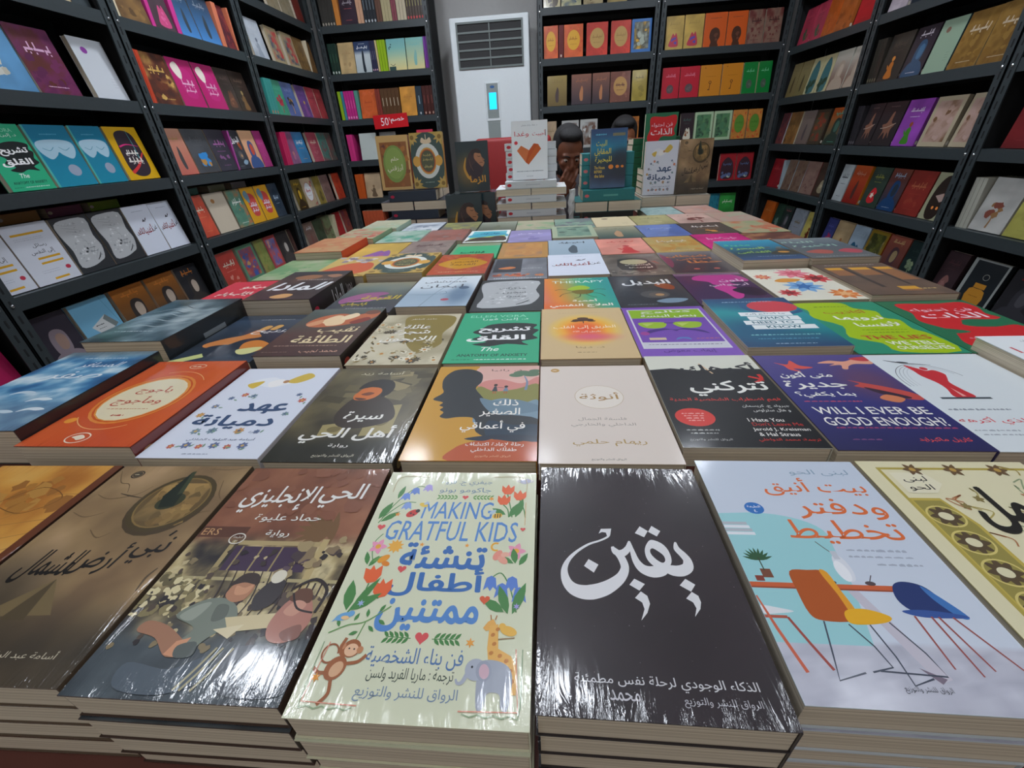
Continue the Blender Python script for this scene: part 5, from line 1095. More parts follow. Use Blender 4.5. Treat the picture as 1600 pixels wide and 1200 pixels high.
shelving('L', 0.26, 1.177, LV_L, 'black steel shelving on the left wall, cut off by the photo edge')
shelving('L', 1.179, 2.096, LV_L, 'black steel shelving on the left wall holding the teal sleep mask books')
shelving('L', 2.098, 3.018, LV_L, 'black steel shelving on the left wall holding two magenta books with pictures')
shelving('L', 3.020, 3.985, LV_L, 'black steel shelving on the left wall, last before the back corner')
shelving('B', -1.70, -0.832, LV_B, 'black steel shelving on the back wall, left of the air conditioner')
shelving('B', -0.036, 0.846, LV_B, 'black steel shelving on the back wall, right beside the air conditioner')
shelving('B', 0.850, 1.765, LV_B, 'black steel shelving on the back wall in the right corner')
shelving('R', 3.985, 3.062, LV_R, 'black steel shelving on the right wall, last before the back corner')
shelving('R', 3.060, 2.132, LV_R, 'black steel shelving on the right wall holding the guitar cover and bearded man cover')
shelving('R', 2.130, 1.205, LV_R, 'black steel shelving on the right wall, cut off by the photo edge')

# ---------------------------------------------------------------- books on the shelves
SH_H = 0.200
ORD = ['first', 'second', 'third', 'fourth', 'fifth', 'sixth', 'seventh', 'eighth']
FACE = {'L': (1, 0), 'B': (0, -1), 'R': (-1, 0)}
FOOT = {'L': -1.75, 'B': 4.03, 'R': 1.81}
def spot_on(wall, a, d): return (FOOT[wall] - d, a) if wall == 'L' else (a, FOOT[wall] + d) if wall == 'B' else (FOOT[wall] + d, a)
def stand_spine(wall, a, z, w, h, t):
    f = Vector(FACE[wall] + (0,)); up = Vector((0, 0, 1)); n = f.cross(up)
    m = Matrix((f, up, n)).transposed().to_4x4(); x, y = spot_on(wall, a, w/2)
    p = Vector((x, y, z + EYE + h/2 + 0.0003)) - n * (t/2); m.translation = p; return m
rs = random.Random(11)
SMALL = {'v': [], 'f': [], 'c': [], 'm': []}
def small_book(key, mat, w, h, t):
    for me, mi in ((cover_mesh(key, art_of(key), w, h, t, 'shelfbook'), 0), (pages_mesh(w, h, t), 1)):
        o = len(SMALL['v']); n = len(me.vertices)
        SMALL['v'] += [tuple(mat @ v.co) for v in me.vertices]; SMALL['f'] += [[i + o for i in p.vertices] for p in me.polygons]; SMALL['m'] += [mi] * len(me.polygons)
        c = np.ones(n * 4)
        if mi == 0: me.color_attributes['ink'].data.foreach_get('color', c)
        SMALL['c'].append(c)
def shelf_row(wall, lv, place, items, group):
    z = lv + 0.018; seen = {}
    for it in items: seen[it[4]] = seen.get(it[4], 0) + (it[5] if it[0] == 'S' else 1)
    cnt = {}
    for it in items:
        kind, a0, a1, key, desc = it[:5]
        lo, hi = min(a0, a1), max(a0, a1)
        n = it[5] if kind == 'S' else 1
        for k in range(n):
            c = cnt[desc] = cnt.get(desc, 0) + 1; tot = seen[desc]
            if tot == 1: lab = f'{desc}, {place}'
            elif tot == 2: lab = f'{desc}, {("left", "right")[c-1]} of two, {place}'
            else: lab = f'{desc}, {ORD[c-1]} of {tot}, {place}'
            if kind == 'S':
                step = (hi - lo) / n; kk = k if wall != 'R' else n - 1 - k
                a = lo + step * (kk + .5); t = max(0.006, step - 0.0012)
                small_book(key, stand_spine(wall, a, z, 0.138, SH_H - 0.004, t), 0.138, SH_H - 0.004, t)
            else:
                a = (lo + hi) / 2; w = min(0.160, hi - lo - 0.003); lean = rs.uniform(7.0, 9.0); t = 0.020
                if kind == 'G': small_book(key, upright(*spot_on(wall, a, 0.0), z, FACE[wall], lean, t, SH_H), w, SH_H, t); continue
                x, y = spot_on(wall, a, 0.0 if w < 0.152 else 0.0)
                book(key, upright(x, y, z, FACE[wall], lean, t, SH_H), w, SH_H, t, lab, group, 'shelfbook')
F, S, G = 'F', 'S', 'G'
NB, MB_, CB = 'left wall near bay', 'left wall middle bay', 'left wall corner bay'
BL, BC, BR = 'back wall left bay', 'back wall centre bay', 'back wall right bay'
RC, RM, RN = 'right wall corner bay', 'right wall middle bay', 'right wall near bay'
def rows(wall, bay, table):
    for (ordn, lv, items) in table: shelf_row(wall, lv, f'{ordn} shelf, {bay}', items, f'books on the {ordn} shelf of the {bay}')
rows('L', NB, [
 ('top', .507, [(S, 1.936, 1.968, 'sp|c9b896', 'beige spine-out book', 1), (F, 1.971, 2.055, 'pt|2c3336|343c40|3c4448', 'slate book half hidden by the post')]),
 ('second', .21, [(F, 1.520, 1.678, 'ob|5f97c4|c9c8be|b8b4a4|3a5a78|3f6a92', 'blue book with cream paper face'), (F, 1.684, 1.838, 'pt|5a1f48|6d2a54|5c2a24|e2b4d4|463848', 'purple and maroon book with pink script'), (F, 1.902, 2.052, 'bl|c9ced4|8a3f98|a8acb4|c9ced4|c0c4cc', 'white book with one violet dot')]),
 ('third', -.084, [(F, 1.416, 1.564, 'anx|2f9a70', 'green book with black blot and white title'), (F, 1.571, 1.729, 'mask|1f8aa6|187a9c|a9cbdc|98a4b8|4fa8a0', 'teal book with white sleep mask'), (F, 1.733, 1.868, 'mask|1f8aa6|187a9c|a9cbdc|98a4b8|4fa8a0', 'teal book with white sleep mask'), (F, 1.872, 2.048, 'cola|d8a818|342a34', 'yellow book with dark capsule picture')]),
 ('fourth', -.378, [(F, 1.184, 1.325, 'rx|d2d6e0|d8a428|c03a50||c4c0c8', 'white book with yellow marker lines'), (F, 1.328, 1.486, 'rx|d2d6e0|d8a428|c03a50||c4c0c8', 'white book with yellow marker lines'), (F, 1.489, 1.634, 'paperside', 'black book with crumpled grey paper'), (F, 1.637, 1.787, 'paperside', 'black book with crumpled grey paper'), (F, 1.790, 1.926, 'goals', 'white book with red and black calligraphy'), (F, 1.929, 2.055, 'goals', 'white book with red and black calligraphy')]),
 ('fifth', -.67, [(F, 1.226, 1.374, 'hd|34303a|8d8088|a08478||3a3640', 'dark book with veiled face'), (F, 1.376, 1.555, 'sleep|78b4d4', 'sky blue book with white box'), (F, 1.560, 1.735, 'hd|2c2c2e|3a3634|b8a898|c87a34|b8702c', 'black book, pale face, orange spine'), (F, 1.739, 1.905, 'hd|2c2c2e|3a3634|b8a898|c87a34|b8702c', 'black book, pale face, orange spine'), (F, 1.910, 2.055, 'hd|2c2c2e|3a3634|b8a898|c87a34|303236', 'black book with pale face and dark spine')]),
])
rows('L', 'left wall nearest bay', [('fifth', -.67, [(F, 0.985, 1.132, 'pl|b8245c|e89ab8|d87098', 'magenta book by the picture edge')])])
rows('L', MB_, [
 ('top', .507, [(S, 2.158, 2.184, 'sp|d8ccae', 'cream spine-out book', 1), (F, 2.187, 2.347, 'pt|5c4630|74583a|8a6a40|', 'brown book with amber glow'), (S, 2.350, 2.372, 'sp|c83a8c', 'magenta spine beside the brown cover', 1), (F, 2.375, 2.503, 'ob|4a3c42|c04a78|d06090|b84a80|c83a8c', 'dark book with pink shape'), (S, 2.505, 2.534, 'sp|c83a8c', 'magenta spine beside the pink shape', 1), (F, 2.537, 2.672, 'gr|4a86c4|2c3a4a|3a444c|8a9098', 'navy book with light blue foot'), (F, 2.675, 2.834, 'gr|4a86c4|2c3a4a|3a444c|8a9098', 'navy book with light blue foot'), (S, 2.838, 2.873, 'sp|d07858', 'salmon spine left of the wine cover', 1), (F, 2.876, 2.962, 'pt|4a2830|6a3038|8a3a34|', 'wine red painted book'), (S, 2.964, 2.978, 'sp|d07858', 'salmon spine right of the wine cover', 1)]),
 ('second', .21, [(S, 2.160, 2.199, 'sp|c8482c', 'red spine beside the ornament cover', 2), (F, 2.203, 2.367, 'pt|4a2c26|6a3828|c8a058|d8b060|c05a30', 'dark red book with gold ornaments'), (F, 2.371, 2.538, 'kd|b8246c|c02c78|e8ddd0|e8b8d0|d04888', 'magenta book with small pictures'), (F, 2.541, 2.711, 'kd|b8246c|c02c78|e8ddd0|e8b8d0|d04888', 'magenta book with small pictures'), (F, 2.714, 2.830, 'ob|3c302c|6a4434|8a5a40|5a4a44', 'dark brown book with round face'), (F, 2.833, 2.975, 'ob|3a2e28|7a5a38|a08858|6a5648', 'dark brown book with gold bust')]),
 ('third', -.084, [(F, 2.162, 2.295, 'gr|c86a58|c8957c|4a4848|b89060', 'salmon desert book with dark figure'), (F, 2.298, 2.463, 'ob|4a4c50|2f8ad0|c08a40|5a5c60|b88a4c', 'grey book with blue bird'), (F, 2.467, 2.615, 'pl|3c3a44|b06aa8|8a5a88|', 'charcoal book with violet title'), (S, 2.617, 2.632, 'sp|a84a94', 'violet spine-out book', 1), (F, 2.635, 2.746, 'albadeel', 'black book with white title'), (F, 2.749, 2.885, 'hd|d89878|3f5a8c|c8503c||e0b088', 'peach book with blue haired woman'), (F, 2.888, 2.975, 'pl|a83c78|c05a90|b04a84|', 'magenta book next to the post')]),
 ('fourth', -.378, [(F, 2.160, 2.277, 'pl|c85038|e8d4bc|d88058|', 'orange red book with white title'), (F, 2.280, 2.456, 'bl|c9bca6|a8743c|b8aa94', 'beige book with single brown leaf'), (F, 2.459, 2.588, 'pt|4c7a68|5c8a74|b8744c|e8ece4|', 'green book with orange clouds'), (F, 2.592, 2.724, 'kd|d8a024|c84a44|6a8a98|e4e0ec', 'yellow book with red label'), (F, 2.727, 2.862, 'kd|d8a024|c84a44|6a8a98|e4e0ec', 'yellow book with red label'), (F, 2.866, 2.975, 'ov|343e4a|2c3846|a8bccc|34404c', 'navy book with ringed oval')]),
 ('fifth', -.67, [(F, 2.195, 2.353, 'pl|c04438|e8dcc8|d88878||2f9a8a', 'red book with white title and teal edge'), (F, 2.357, 2.545, 'fr|5a8a6c|c0945c|a84a4a|3f5aa0', 'colourful book with painted figures'), (F, 2.549, 2.650, 'pt|7a8444|8a9450|9a8a4c|', 'olive patterned book'), (F, 2.655, 2.784, 'fr|b04848|c85a4c|6a6aa8|d8a08c', 'red and blue picture book'), (F, 2.788, 2.935, 'hd|383434|4a4442|b8b0a8||', 'black book with pale mask'), (F, 2.940, 2.985, 'pt|3c2c2c|4a3430|6a4a40|', 'dark brown book at the post')]),
])
rows('L', CB, [
 ('top', .803, [(G, 3.46, 3.62, 'pt|8a8068|a0947a|988a6c|', 'pale tan book'), (G, 3.63, 3.80, 'pt|8a8068|a0947a|988a6c|', 'pale tan book'), (G, 3.825, 3.945, 'pl|7a3028|8a3c30|84362c|', 'dark red book')]),
 ('second', .507, [(F, 3.140, 3.300, 'ob|b4bcc4|9aa4b0|6a7484|c8ccd2', 'white book with small dark figure'), (F, 3.368, 3.520, 'fr|b0a07c|c04848|a89878|50566a', 'beige book with red hatted figure'), (F, 3.557, 3.712, 'fr|b0a07c|c04848|a89878|50566a', 'beige book with red hatted figure'), (F, 3.716, 3.868, 'pt|7a5c34|8a6a3c|6e5230|', 'brown landscape book'), (S, 3.871, 3.885, 'sp|d8ccb0', 'cream spine-out book', 1), (F, 3.888, 3.975, 'pt|6a4c2c|7a5832|8a6438|', 'dark tan book')]),
 ('third', .21, [(S, 3.142, 3.232, 'sp|3f9a92|d87a50', 'teal and orange spine-out book', 3), (F, 3.236, 3.373, 'ob|3f9a7c|b83a4c|a02c40|4fa88a', 'green book with red shape'), (F, 3.377, 3.535, 'ob|5a70a8|3a3c40|d8a040|7a88b8', 'blue book with yellow bee'), (F, 3.569, 3.715, 'ob|6a4a8a|8a5a9a|d8b83c|7a5a9a', 'violet book with yellow leaf'), (F, 3.719, 3.850, 'pl|b04450|8a3c40|9a4048|', 'rose red book'), (F, 3.855, 3.975, 'pl|a84044|8a3a38|b8503c|', 'rust red book')]),
 ('fourth', -.084, [(S, 3.158, 3.230, 'sp|c8285c', 'pink spine-out book', 3), (F, 3.234, 3.349, 'ob|8a5a80|b06a8a|c8946c|a0607c', 'mauve book with pink heads'), (F, 3.353, 3.510, 'pl|2f78a8|dfe8ee|d89a3c', 'bright blue book with white letters'), (F, 3.561, 3.720, 'pl|a84858|d8c8b0|b86a70', 'crimson book with tan letters'), (F, 3.727, 3.868, 'pt|3f7268|4c8074|7a4a4c|', 'sea green book'), (F, 3.872, 3.975, 'pt|4a6a60|6a5450|7a4c4a|', 'grey green book')]),
 ('fifth', -.378, [(F, 3.155, 3.286, 'hd|6a5a28|3a2c1c|c8a030|c8a030|', 'olive and black book with gold title'), (F, 3.290, 3.440, 'ov|b8a488|dfe3e4|b84a4c|a84a4a', 'cream book with white oval and red foot'), (F, 3.480, 3.590, 'ob|8a7a38|5a5028|6a5c2c|7a6c34', 'olive book with dark figure'), (F, 3.594, 3.740, 'pt|6a5450|7a605c|846a64|', 'mauve brown book'), (F, 3.818, 3.965, 'pt|b83c28|c84a2c|a83428|', 'orange red painted book')]),
 ('sixth', -.67, [(F, 3.160, 3.300, 'gr|6a4a44|8a7468|7a5048|', 'pale mauve book with a rider'), (F, 3.305, 3.450, 'pt|3c4a3c|44543f|34402f|', 'dark green book'), (F, 3.455, 3.600, 'pt|6a7a58|7a8a64|5a4a3c|', 'sage green book'), (S, 3.603, 3.66, 'sp|d0caa8', 'cream spine-out book', 2), (F, 3.665, 3.80, 'pl|a82c30|b83438|982428|', 'bright red book'), (F, 3.83, 3.965, 'pt|7a3c4c|8a4440|a0503c|', 'purple red book')]),
])
rows('B', BL, [
 ('top', .80, [(S, -1.66, -1.553, 'sp|3c3a36|b8b0a0', 'charcoal spine-out book', 5), (S, -1.550, -1.512, 'sp|d88a40', 'orange spine-out book', 1), (F, -1.508, -1.380, 'pl|3a2c38|a8a0a8|c05a5a', 'aubergine book with pale title'), (S, -1.377, -1.330, 'sp|d8a888', 'peach spine-out book', 2), (S, -1.328, -1.232, 'sp|2c3036|c8ccd0|8a98a0', 'black spine-out book with white line', 4), (S, -1.230, -1.187, 'sp|6a4a3c', 'brown spine-out book', 2), (S, -1.185, -1.114, 'sp|b8ac84', 'straw spine-out book', 3), (S, -1.112, -1.075, 'sp|8a4450', 'maroon spine-out book', 2), (S, -1.073, -1.002, 'sp|c4b89c', 'cream spine-out book', 3), (S, -1.0, -0.872, 'sp|4a3c34|c8484c|a8a458', 'dark spine-out book with red mark', 6)]),
 ('second', .504, [(S, -1.66, -1.592, 'sp|203a30|d0d8d0|3f6a50', 'dark green spine-out book', 3), (F, -1.588, -1.462, 'pl|c4a878|b89a6c|b89a6c', 'sand coloured book'), (F, -1.5095 + .05, -1.362 + .03, 'person|24344c', 'white and navy book with lone walker'), (S, -1.328, -1.284, 'sp|343450|d8b0c0|8a8aa0', 'navy spine-out book', 3), (S, -1.283, -1.268, 'sp|d8c48c', 'cream spine-out book', 1), (S, -1.266, -1.203, 'sp|98bc1c', 'lime spine-out book', 3), (F, -1.200, -1.052, 'hammock|7ab0a8', 'teal to yellow book with hammock'), (F, -1.049, -0.909, 'gr|d8c888|74b4b0|7ab0a8|7ab8b0', 'plain teal to yellow book beside the hammock cover'), (S, -0.905, -0.873, 'sp|7a3a9a', 'purple spine-out book', 2)]),
 ('third', .20, [(S, -1.66, -1.634, 'sp|98bc28', 'lime spine-out book', 1), (S, -1.632, -1.612, 'sp|3f88a0', 'blue spine-out book', 1), (S, -1.610, -1.524, 'sp|c83088|f0a0cc|e878b4', 'pink spine-out book', 4), (S, -1.521, -1.492, 'sp|5a9a8c', 'sea green spine-out book', 1), (F, -1.488, -1.352, 'ov|d0602c|d0602c|b84c24|d8683c', 'orange book with blue cloud'), (S, -1.349, -1.308, 'sp|8a3c30', 'russet spine-out book', 2), (S, -1.306, -1.153, 'sp|5c4028||c8bca4', 'brown spine-out book with pale picture', 5), (F, -1.150, -1.020, 'pl|d09038|b87a30|c08434', 'wrapped amber book'), (S, -1.017, -0.967, 'sp|2c3a44|c8ccd0|8fa4b0', 'slate spine-out book', 1), (S, -0.965, -0.873, 'sp|4a2420|c8a090|8a4a44', 'maroon spine-out book', 3)]),
 ('fourth', -.10, [(S, -1.66, -1.609, 'sp|d83a84', 'pink spine-out book', 2), (F, -1.560, -1.412, 'bl|c2cbc6|c2cbc6|a8b0ac', 'plain white book'), (F, -1.380, -1.240, 'ob|c4ccc8|6a2c2c|7a3434|b8c0bc', 'white book with dark red apple'), (F, -1.060, -0.920, 'pl|c8304c|d8d0d0|e0a0a8', 'red book behind the dark green oval cover')]),
 ('fifth', -.40, [(S, -1.66, -1.590, 'sp|c85a24', 'orange spine-out book', 2), (F, -1.585, -1.440, 'ob|b8a080|6a5844|8a7054|b8a080', 'tan book with dark shape')]),
 ('sixth', -.70, [(S, -1.66, -1.467, 'sp|c05838|e0b080|a84c30', 'rust orange spine-out book', 6)]),
])
rows('B', BC, [
 ('top', .80, [(G, 0.012, 0.135, 'ar|b8ac84|8a8054|4a3c2c|5c5034', 'pale olive arch book'), (G, 0.140, 0.285, 'pt|4c5a6a|9a9a74|c8bc94|', 'grey and cream book'), (G, 0.300, 0.440, 'pt|8a7a58|a89a74|6a5a40|', 'tan book'), (G, 0.470, 0.610, 'pt|7a6a40|94804c|a89458|', 'olive gold book')]),
 ('second', .504, [(F, 0.012, 0.120, 'ov|d05a24|d8a020|b0700c|c8481c', 'orange book with yellow cartouche'), (S, 0.123, 0.160, 'sp|6a2c2c|d8c0b0', 'dark red spine-out book', 1), (F, 0.163, 0.306, 'ov|d05a24|d8a020|b0700c|c8481c', 'orange book with yellow cartouche'), (F, 0.330, 0.488, 'ov|c03a2c|b89454|9a7440|c03a2c', 'red book with tan panel'), (F, 0.510, 0.655, 'ov|c03a2c|b89454|9a7440|c03a2c', 'red book with tan panel'), (F, 0.660, 0.805, 'fr|2f6cb0|d8a42c|4a4a40|a8b0a0', 'blue book with mountain and yellow dome')]),
 ('third', .20, [(F, 0.035, 0.190, 'gr|6a5830|9a8448|4a3a38|8a7440', 'olive tan book with dark rock'), (F, 0.224, 0.380, 'gr|3a3038|8a5a48|b87a50|a0684c', 'copper book with dark city'), (F, 0.386, 0.520, 'gr|3a3038|8a5a48|b87a50|a0684c', 'copper book with dark city'), (F, 0.524, 0.678, 'ov|7a4a3c|b88c50|5c3038|8a5848', 'brown book with gold ornament'), (F, 0.690, 0.805, 'ob|a08c38|8a7a30|94842f|6a5c24', 'mustard book with small tree')]),
 ('fourth', -.10, [(G, 0.012, 0.110, 'pl|9a8468|84704f|907a5c', 'tan book behind the seated person'), (F, 0.150, 0.290, 'fr|a8a8a4|b8b8b4|8a8884|5c3c2c', 'white book with brown flower'), (F, 0.300, 0.440, 'fr|a8a8a4|b8b8b4|8a8884|5c3c2c', 'white book with brown flower'), (F, 0.620, 0.770, 'ov|a86420|c08428|6a3c14|8a4c1c', 'orange brown book')]),
])
rows('B', BR, [
 ('second', .504, [(F, 0.908, 1.036, 'ob|c0a050|b83a4c|5a4aa0|b0924a', 'yellow book with red dancer'), (F, 1.039, 1.176, 'ob|c0a050|b83a4c|5a4aa0|b0924a', 'yellow book with red dancer'), (F, 1.180, 1.338, 'face|d05a1c|4a2c1e|6a4030', 'orange book with dark head'), (F, 1.342, 1.483, 'face|d05a1c|4a2c1e|6a4030', 'orange book with dark head'), (F, 1.488, 1.600, 'pt|7a5c50|8a6c5c|6a3430|4a2c28', 'mauve brown book'), (F, 1.604, 1.722, 'pt|7a5c50|8a6c5c|6a3430|4a2c28', 'mauve brown book')]),
 ('third', .20, [(F, 0.915, 1.047, 'stone|b81c30|5c4a4c|d8788a|6a5a5c', 'red book with grey stone'), (F, 1.050, 1.196, 'stone|b81c30|5c4a4c|d8788a|6a5a5c', 'red book with grey stone'), (F, 1.200, 1.356, 'key|c88020|4a2c18|a86818', 'amber book with old key'), (F, 1.360, 1.510, 'key|c88020|4a2c18|a86818', 'amber book with old key'), (F, 1.516, 1.620, 'stone|0c7a34|4a5a4c|70c090|5a685c|c8c890', 'green book with grey stone'), (F, 1.624, 1.722, 'stone|0c7a34|4a5a4c|70c090|5a685c|c8c890', 'green book with grey stone')]),
 ('fourth', -.10, [(F, 1.094, 1.200, 'ob|32262a|d0ccb8|8a5430|3f5a54', 'black book with white moon'), (F, 1.204, 1.348, 'fr|a8c09c|4c7a58|5c8a5c|34503f', 'pale green book with framed portrait'), (F, 1.352, 1.491, 'fr|a8c09c|4c7a58|5c8a5c|34503f', 'pale green book with framed portrait'), (F, 1.496, 1.606, 'ov|b87a38|5a8a34|4a7a28|c0502c', 'green and orange ornate book'), (F, 1.612, 1.722, 'ov|b87a38|5a8a34|4a7a28|c0502c', 'green and orange ornate book')]),
 ('fifth', -.40, [(F, 1.452, 1.585, 'portal|982028|3a2830|c0c8b0|5a6a90', 'red book with dark doorway'), (F, 1.588, 1.722, 'portal|982028|3a2830|c0c8b0|5a6a90', 'red book with dark doorway')]),
 ('sixth', -.70, [(F, 1.418, 1.505, 'pt|1f6a7c|2a7c8c|1c5c70|', 'teal blue book'), (F, 1.508, 1.640, 'pl|2f8a3c|c8d8c0|3f9a4c', 'grass green book')]),
])
rows('R', RC, [
 ('second', .456, [(F, 3.94, 3.80, 'ob|b03850|3c5a40|8a3c3c|c04a5c', 'raspberry book with dark green tree'), (F, 3.79, 3.655, 'ob|b03850|3c5a40|8a3c3c|c04a5c', 'raspberry book with dark green tree'), (F, 3.650, 3.515, 'pt|c05c20|a8501c|b8642c|', 'orange book with brown marks'), (F, 3.511, 3.350, 'pt|b0602c|a85824|8a4820|', 'copper orange book'), (F, 3.345, 3.105, 'pl|a82428|c04a44|b83430', 'scarlet book')]),
 ('third', .153, [(F, 3.945, 3.830, 'gr|7a6c44|8c7e58|4a3c28|7a7050', 'olive book with lone figure'), (F, 3.826, 3.697, 'gr|7a6c44|8c7e58|4a3c28|7a7050', 'olive book with lone figure'), (F, 3.694, 3.560, 'ar|b8b088|3f6a70|2c4034|4a7a70', 'cream book with green arch'), (F, 3.555, 3.425, 'ar|b8b088|3f6a70|2c4034|4a7a70', 'cream book with green arch'), (F, 3.420, 3.256, 'hd|6a4a40|a89888|b8a898||c0c0b4', 'brown book with white robed figure'), (F, 3.252, 3.105, 'hd|6a4a40|a89888|b8a898||c0c0b4', 'brown book with white robed figure')]),
 ('fourth', -.146, [(F, 3.940, 3.830, 'pt|4a2c34|6a3438|7a4038||a8acb4', 'wine coloured book'), (F, 3.826, 3.648, 'pt|5a3c20|74502c|8a6034||b0a890', 'brown gold book'), (F, 3.643, 3.485, 'gr|6a5c58|746864|4a4048|6a605c', 'grey mauve book with small figure'), (F, 3.479, 3.326, 'fr|3a3028|7a2c24|3f4434|8a3424', 'dark book with red blocks'), (F, 3.320, 3.105, 'hd|2f4a44|23302c|3a5a50|5fa088|b0501c', 'green and orange book with portrait')]),
 ('fifth', -.447, [(F, 3.940, 3.726, 'pl|8a1c24|a83c40|982c30', 'deep red book'), (S, 3.722, 3.69, 'sp|98a8b0', 'pale blue spine-out book', 1), (F, 3.688, 3.566, 'pt|6a5448|74604f|5c4438||98a8b0', 'taupe picture book'), (F, 3.562, 3.428, 'pt|6a5448|74604f|5c4438||98a8b0', 'taupe picture book'), (F, 3.424, 3.260, 'pt|7a6058|846c60|6a4c48||6a3434', 'mauve figure book'), (F, 3.256, 3.107, 'ob|3f3028|8a8068|a89c84|4a3c34', 'brown book with white cloth')]),
 ('sixth', -.75, [(F, 3.940, 3.712, 'pl|b8581c|c87a3c|a84a24', 'orange book at the far corner'), (F, 3.706, 3.592, 'ob|25352f|5a7068|6a7a70|2c3c34', 'dark green book'), (F, 3.586, 3.458, 'hd|26282c|3f3c44|6a646c|8a4450', 'black book with grey horse'), (F, 3.454, 3.262, 'ov|848a94|848a94|6a5428|7c828c|9aa0a8', 'grey book with gold ring'), (F, 3.257, 3.107, 'ob|a89c54|5a2418|6a2c1c|8a7c3c', 'yellow book with brown ship')]),
])
rows('R', RM, [
 ('second', .456, [(F, 3.020, 2.885, 'pl|a89ca4|9a8e96|90868e', 'pale lilac book'), (F, 2.86, 2.74, 'pt|20222a|26303a|1c2028|', 'black book in the shade')]),
 ('third', .153, [(S, 3.02, 2.945, 'sp|34302a|6a6450', 'dark brown spine-out book', 4), (F, 2.940, 2.780, 'ob|34302c|b0682c|c8803c|4a4038', 'dark book with wooden guitar'), (F, 2.775, 2.632, 'hd|2f2830|324a64|3f6484|c8c0c8|', 'dark book with blue face and red dress'), (F, 2.622, 2.484, 'bl|8aa08a|7a5a4c|6a806a||34505a', 'pale green book'), (F, 2.478, 2.330, 'pt|7a5a28|8a6a34|6e5024|c0b098|a89470', 'tan brown book with white script'), (F, 2.325, 2.172, 'pt|7a5a28|8a6a34|6e5024|c0b098|a89470', 'tan brown book with white script')]),
 ('fourth', -.146, [(S, 3.02, 2.965, 'sp|2c2a2e|6a6468', 'black spine-out book', 3), (F, 2.960, 2.836, 'hand|2c2629|7a5444|a89484', 'black book with puppet hand'), (F, 2.830, 2.668, 'hand|2c2629|7a5444|a89484', 'black book with puppet hand'), (F, 2.662, 2.505, 'ob|84409c|3a7a24|8a4428|c8b8d0|9a50b0', 'violet book with green hill'), (F, 2.496, 2.308, 'fr|a89c84|b0948a|a88c80|6a4c34', 'cream book with faces'), (F, 2.300, 2.176, 'fr|a89c84|b0948a|a88c80|6a4c34', 'cream book with faces')]),
 ('fifth', -.447, [(F, 3.020, 2.922, 'pl|989ea0|26282c|34363a', 'grey white book with black title'), (F, 2.917, 2.772, 'gr|7a201c|a84c24|4a2c28|b8806c|c87824', 'red brown book with dancer'), (F, 2.752, 2.615, 'ob|2f3c34|b8262c|d8d0c0|8a8a40', 'dark green book with red label'), (F, 2.610, 2.478, 'hd|23344a|1c3c64|26303c|8a9cb0|6a3428', 'navy and brick book'), (F, 2.472, 2.316, 'pl|7a2a24|a86044|8a382c', 'brick red book'), (F, 2.310, 2.178, 'eyes|98987c|2c221e|a89088', 'cream book with dark bearded man')]),
 ('sixth', -.75, [(F, 3.020, 2.920, 'ob|34386a|8a2850|a03048|5a5c98', 'indigo book with crimson splash'), (F, 2.914, 2.757, 'ob|a08a68|7a5030|8a5c38|a89474', 'beige book with brown horse'), (F, 2.750, 2.614, 'ob|8798a6|24506c|2f6a98|8fa0ac|98a4ae', 'pale blue book with blue figure'), (F, 2.608, 2.464, 'fr|7a6420|5a5c28|34381c|a89c6c|a04c20', 'mustard book with leafy birds'), (F, 2.458, 2.314, 'hd|3f2c2c|4a3438|8a7858|b09064|8a4a3c', 'dark brown book with gold title'), (F, 2.308, 2.190, 'ob|1c2c2c|6a7a60|84906c|2c3c38', 'dark green book with pale bird')]),
])
rows('R', RN, [
 ('fourth', -.146, [(F, 2.045, 1.90, 'pl|6a1c20|7a2428|842c30||5a181c', 'crimson book cut by the picture edge')]),
 ('fifth', -.447, [(S, 2.088, 2.03, 'sp|a8a89c', 'white spine-out book', 3), (F, 2.026, 1.876, 'ob|a8a8a4|7a4438|8a6844|b0b0ac|a4a498', 'white book with brown flowers'), (F, 1.870, 1.72, 'pl|a8a454|b8342c|98944a', 'yellow book cut by the picture edge')]),
 ('sixth', -.75, [(F, 2.085, 1.975, 'ob|34262a|7a5450|8a6460|4a3034', 'dark mauve book with portrait'), (F, 1.968, 1.775, 'jar|20262a|b8802c', 'black and grey book with orange jar'), (F, 1.766, 1.615, 'hd|26262a|34343a|4a4a50|8a2428', 'black book with red title')]),
])
# rows of books laid flat across the back of the left shelves, over darker books
for (lv, place, spots) in ((-.378, 'fourth shelf, ' + NB, ((1.30, 'pl|d06a40|b84c2c', 'orange'), (1.47, 'pl|c09458|a87a44', 'tan'), (1.64, 'pl|8a5a78|704a64', 'mauve'), (1.81, 'pl|8ab43c|d8b428', 'lime'))), (-.378, 'fourth shelf, ' + MB_, ((2.30, 'pl|3fa08c|2f7a94', 'teal'), (2.52, 'pl|b8c49a|a0b080', 'pale green'), (2.72, 'pl|c4c8cc|b0b4b8', 'white')))):
    for (a, key, nm) in spots:
        h = 0.196; t = 0.03
        small_book('sp|26262a', Matrix.Translation((-1.935, a, lv + 0.018 + EYE + 0.098 + 0.0003)) @ Matrix(((0, 0, 1), (1, 0, 0), (0, 1, 0))).to_4x4(), 0.135, h, t)
        small_book(key, Matrix.Translation((-1.93, a, lv + 0.018 + EYE + 0.1966)), 0.15, 0.138, 0.034)

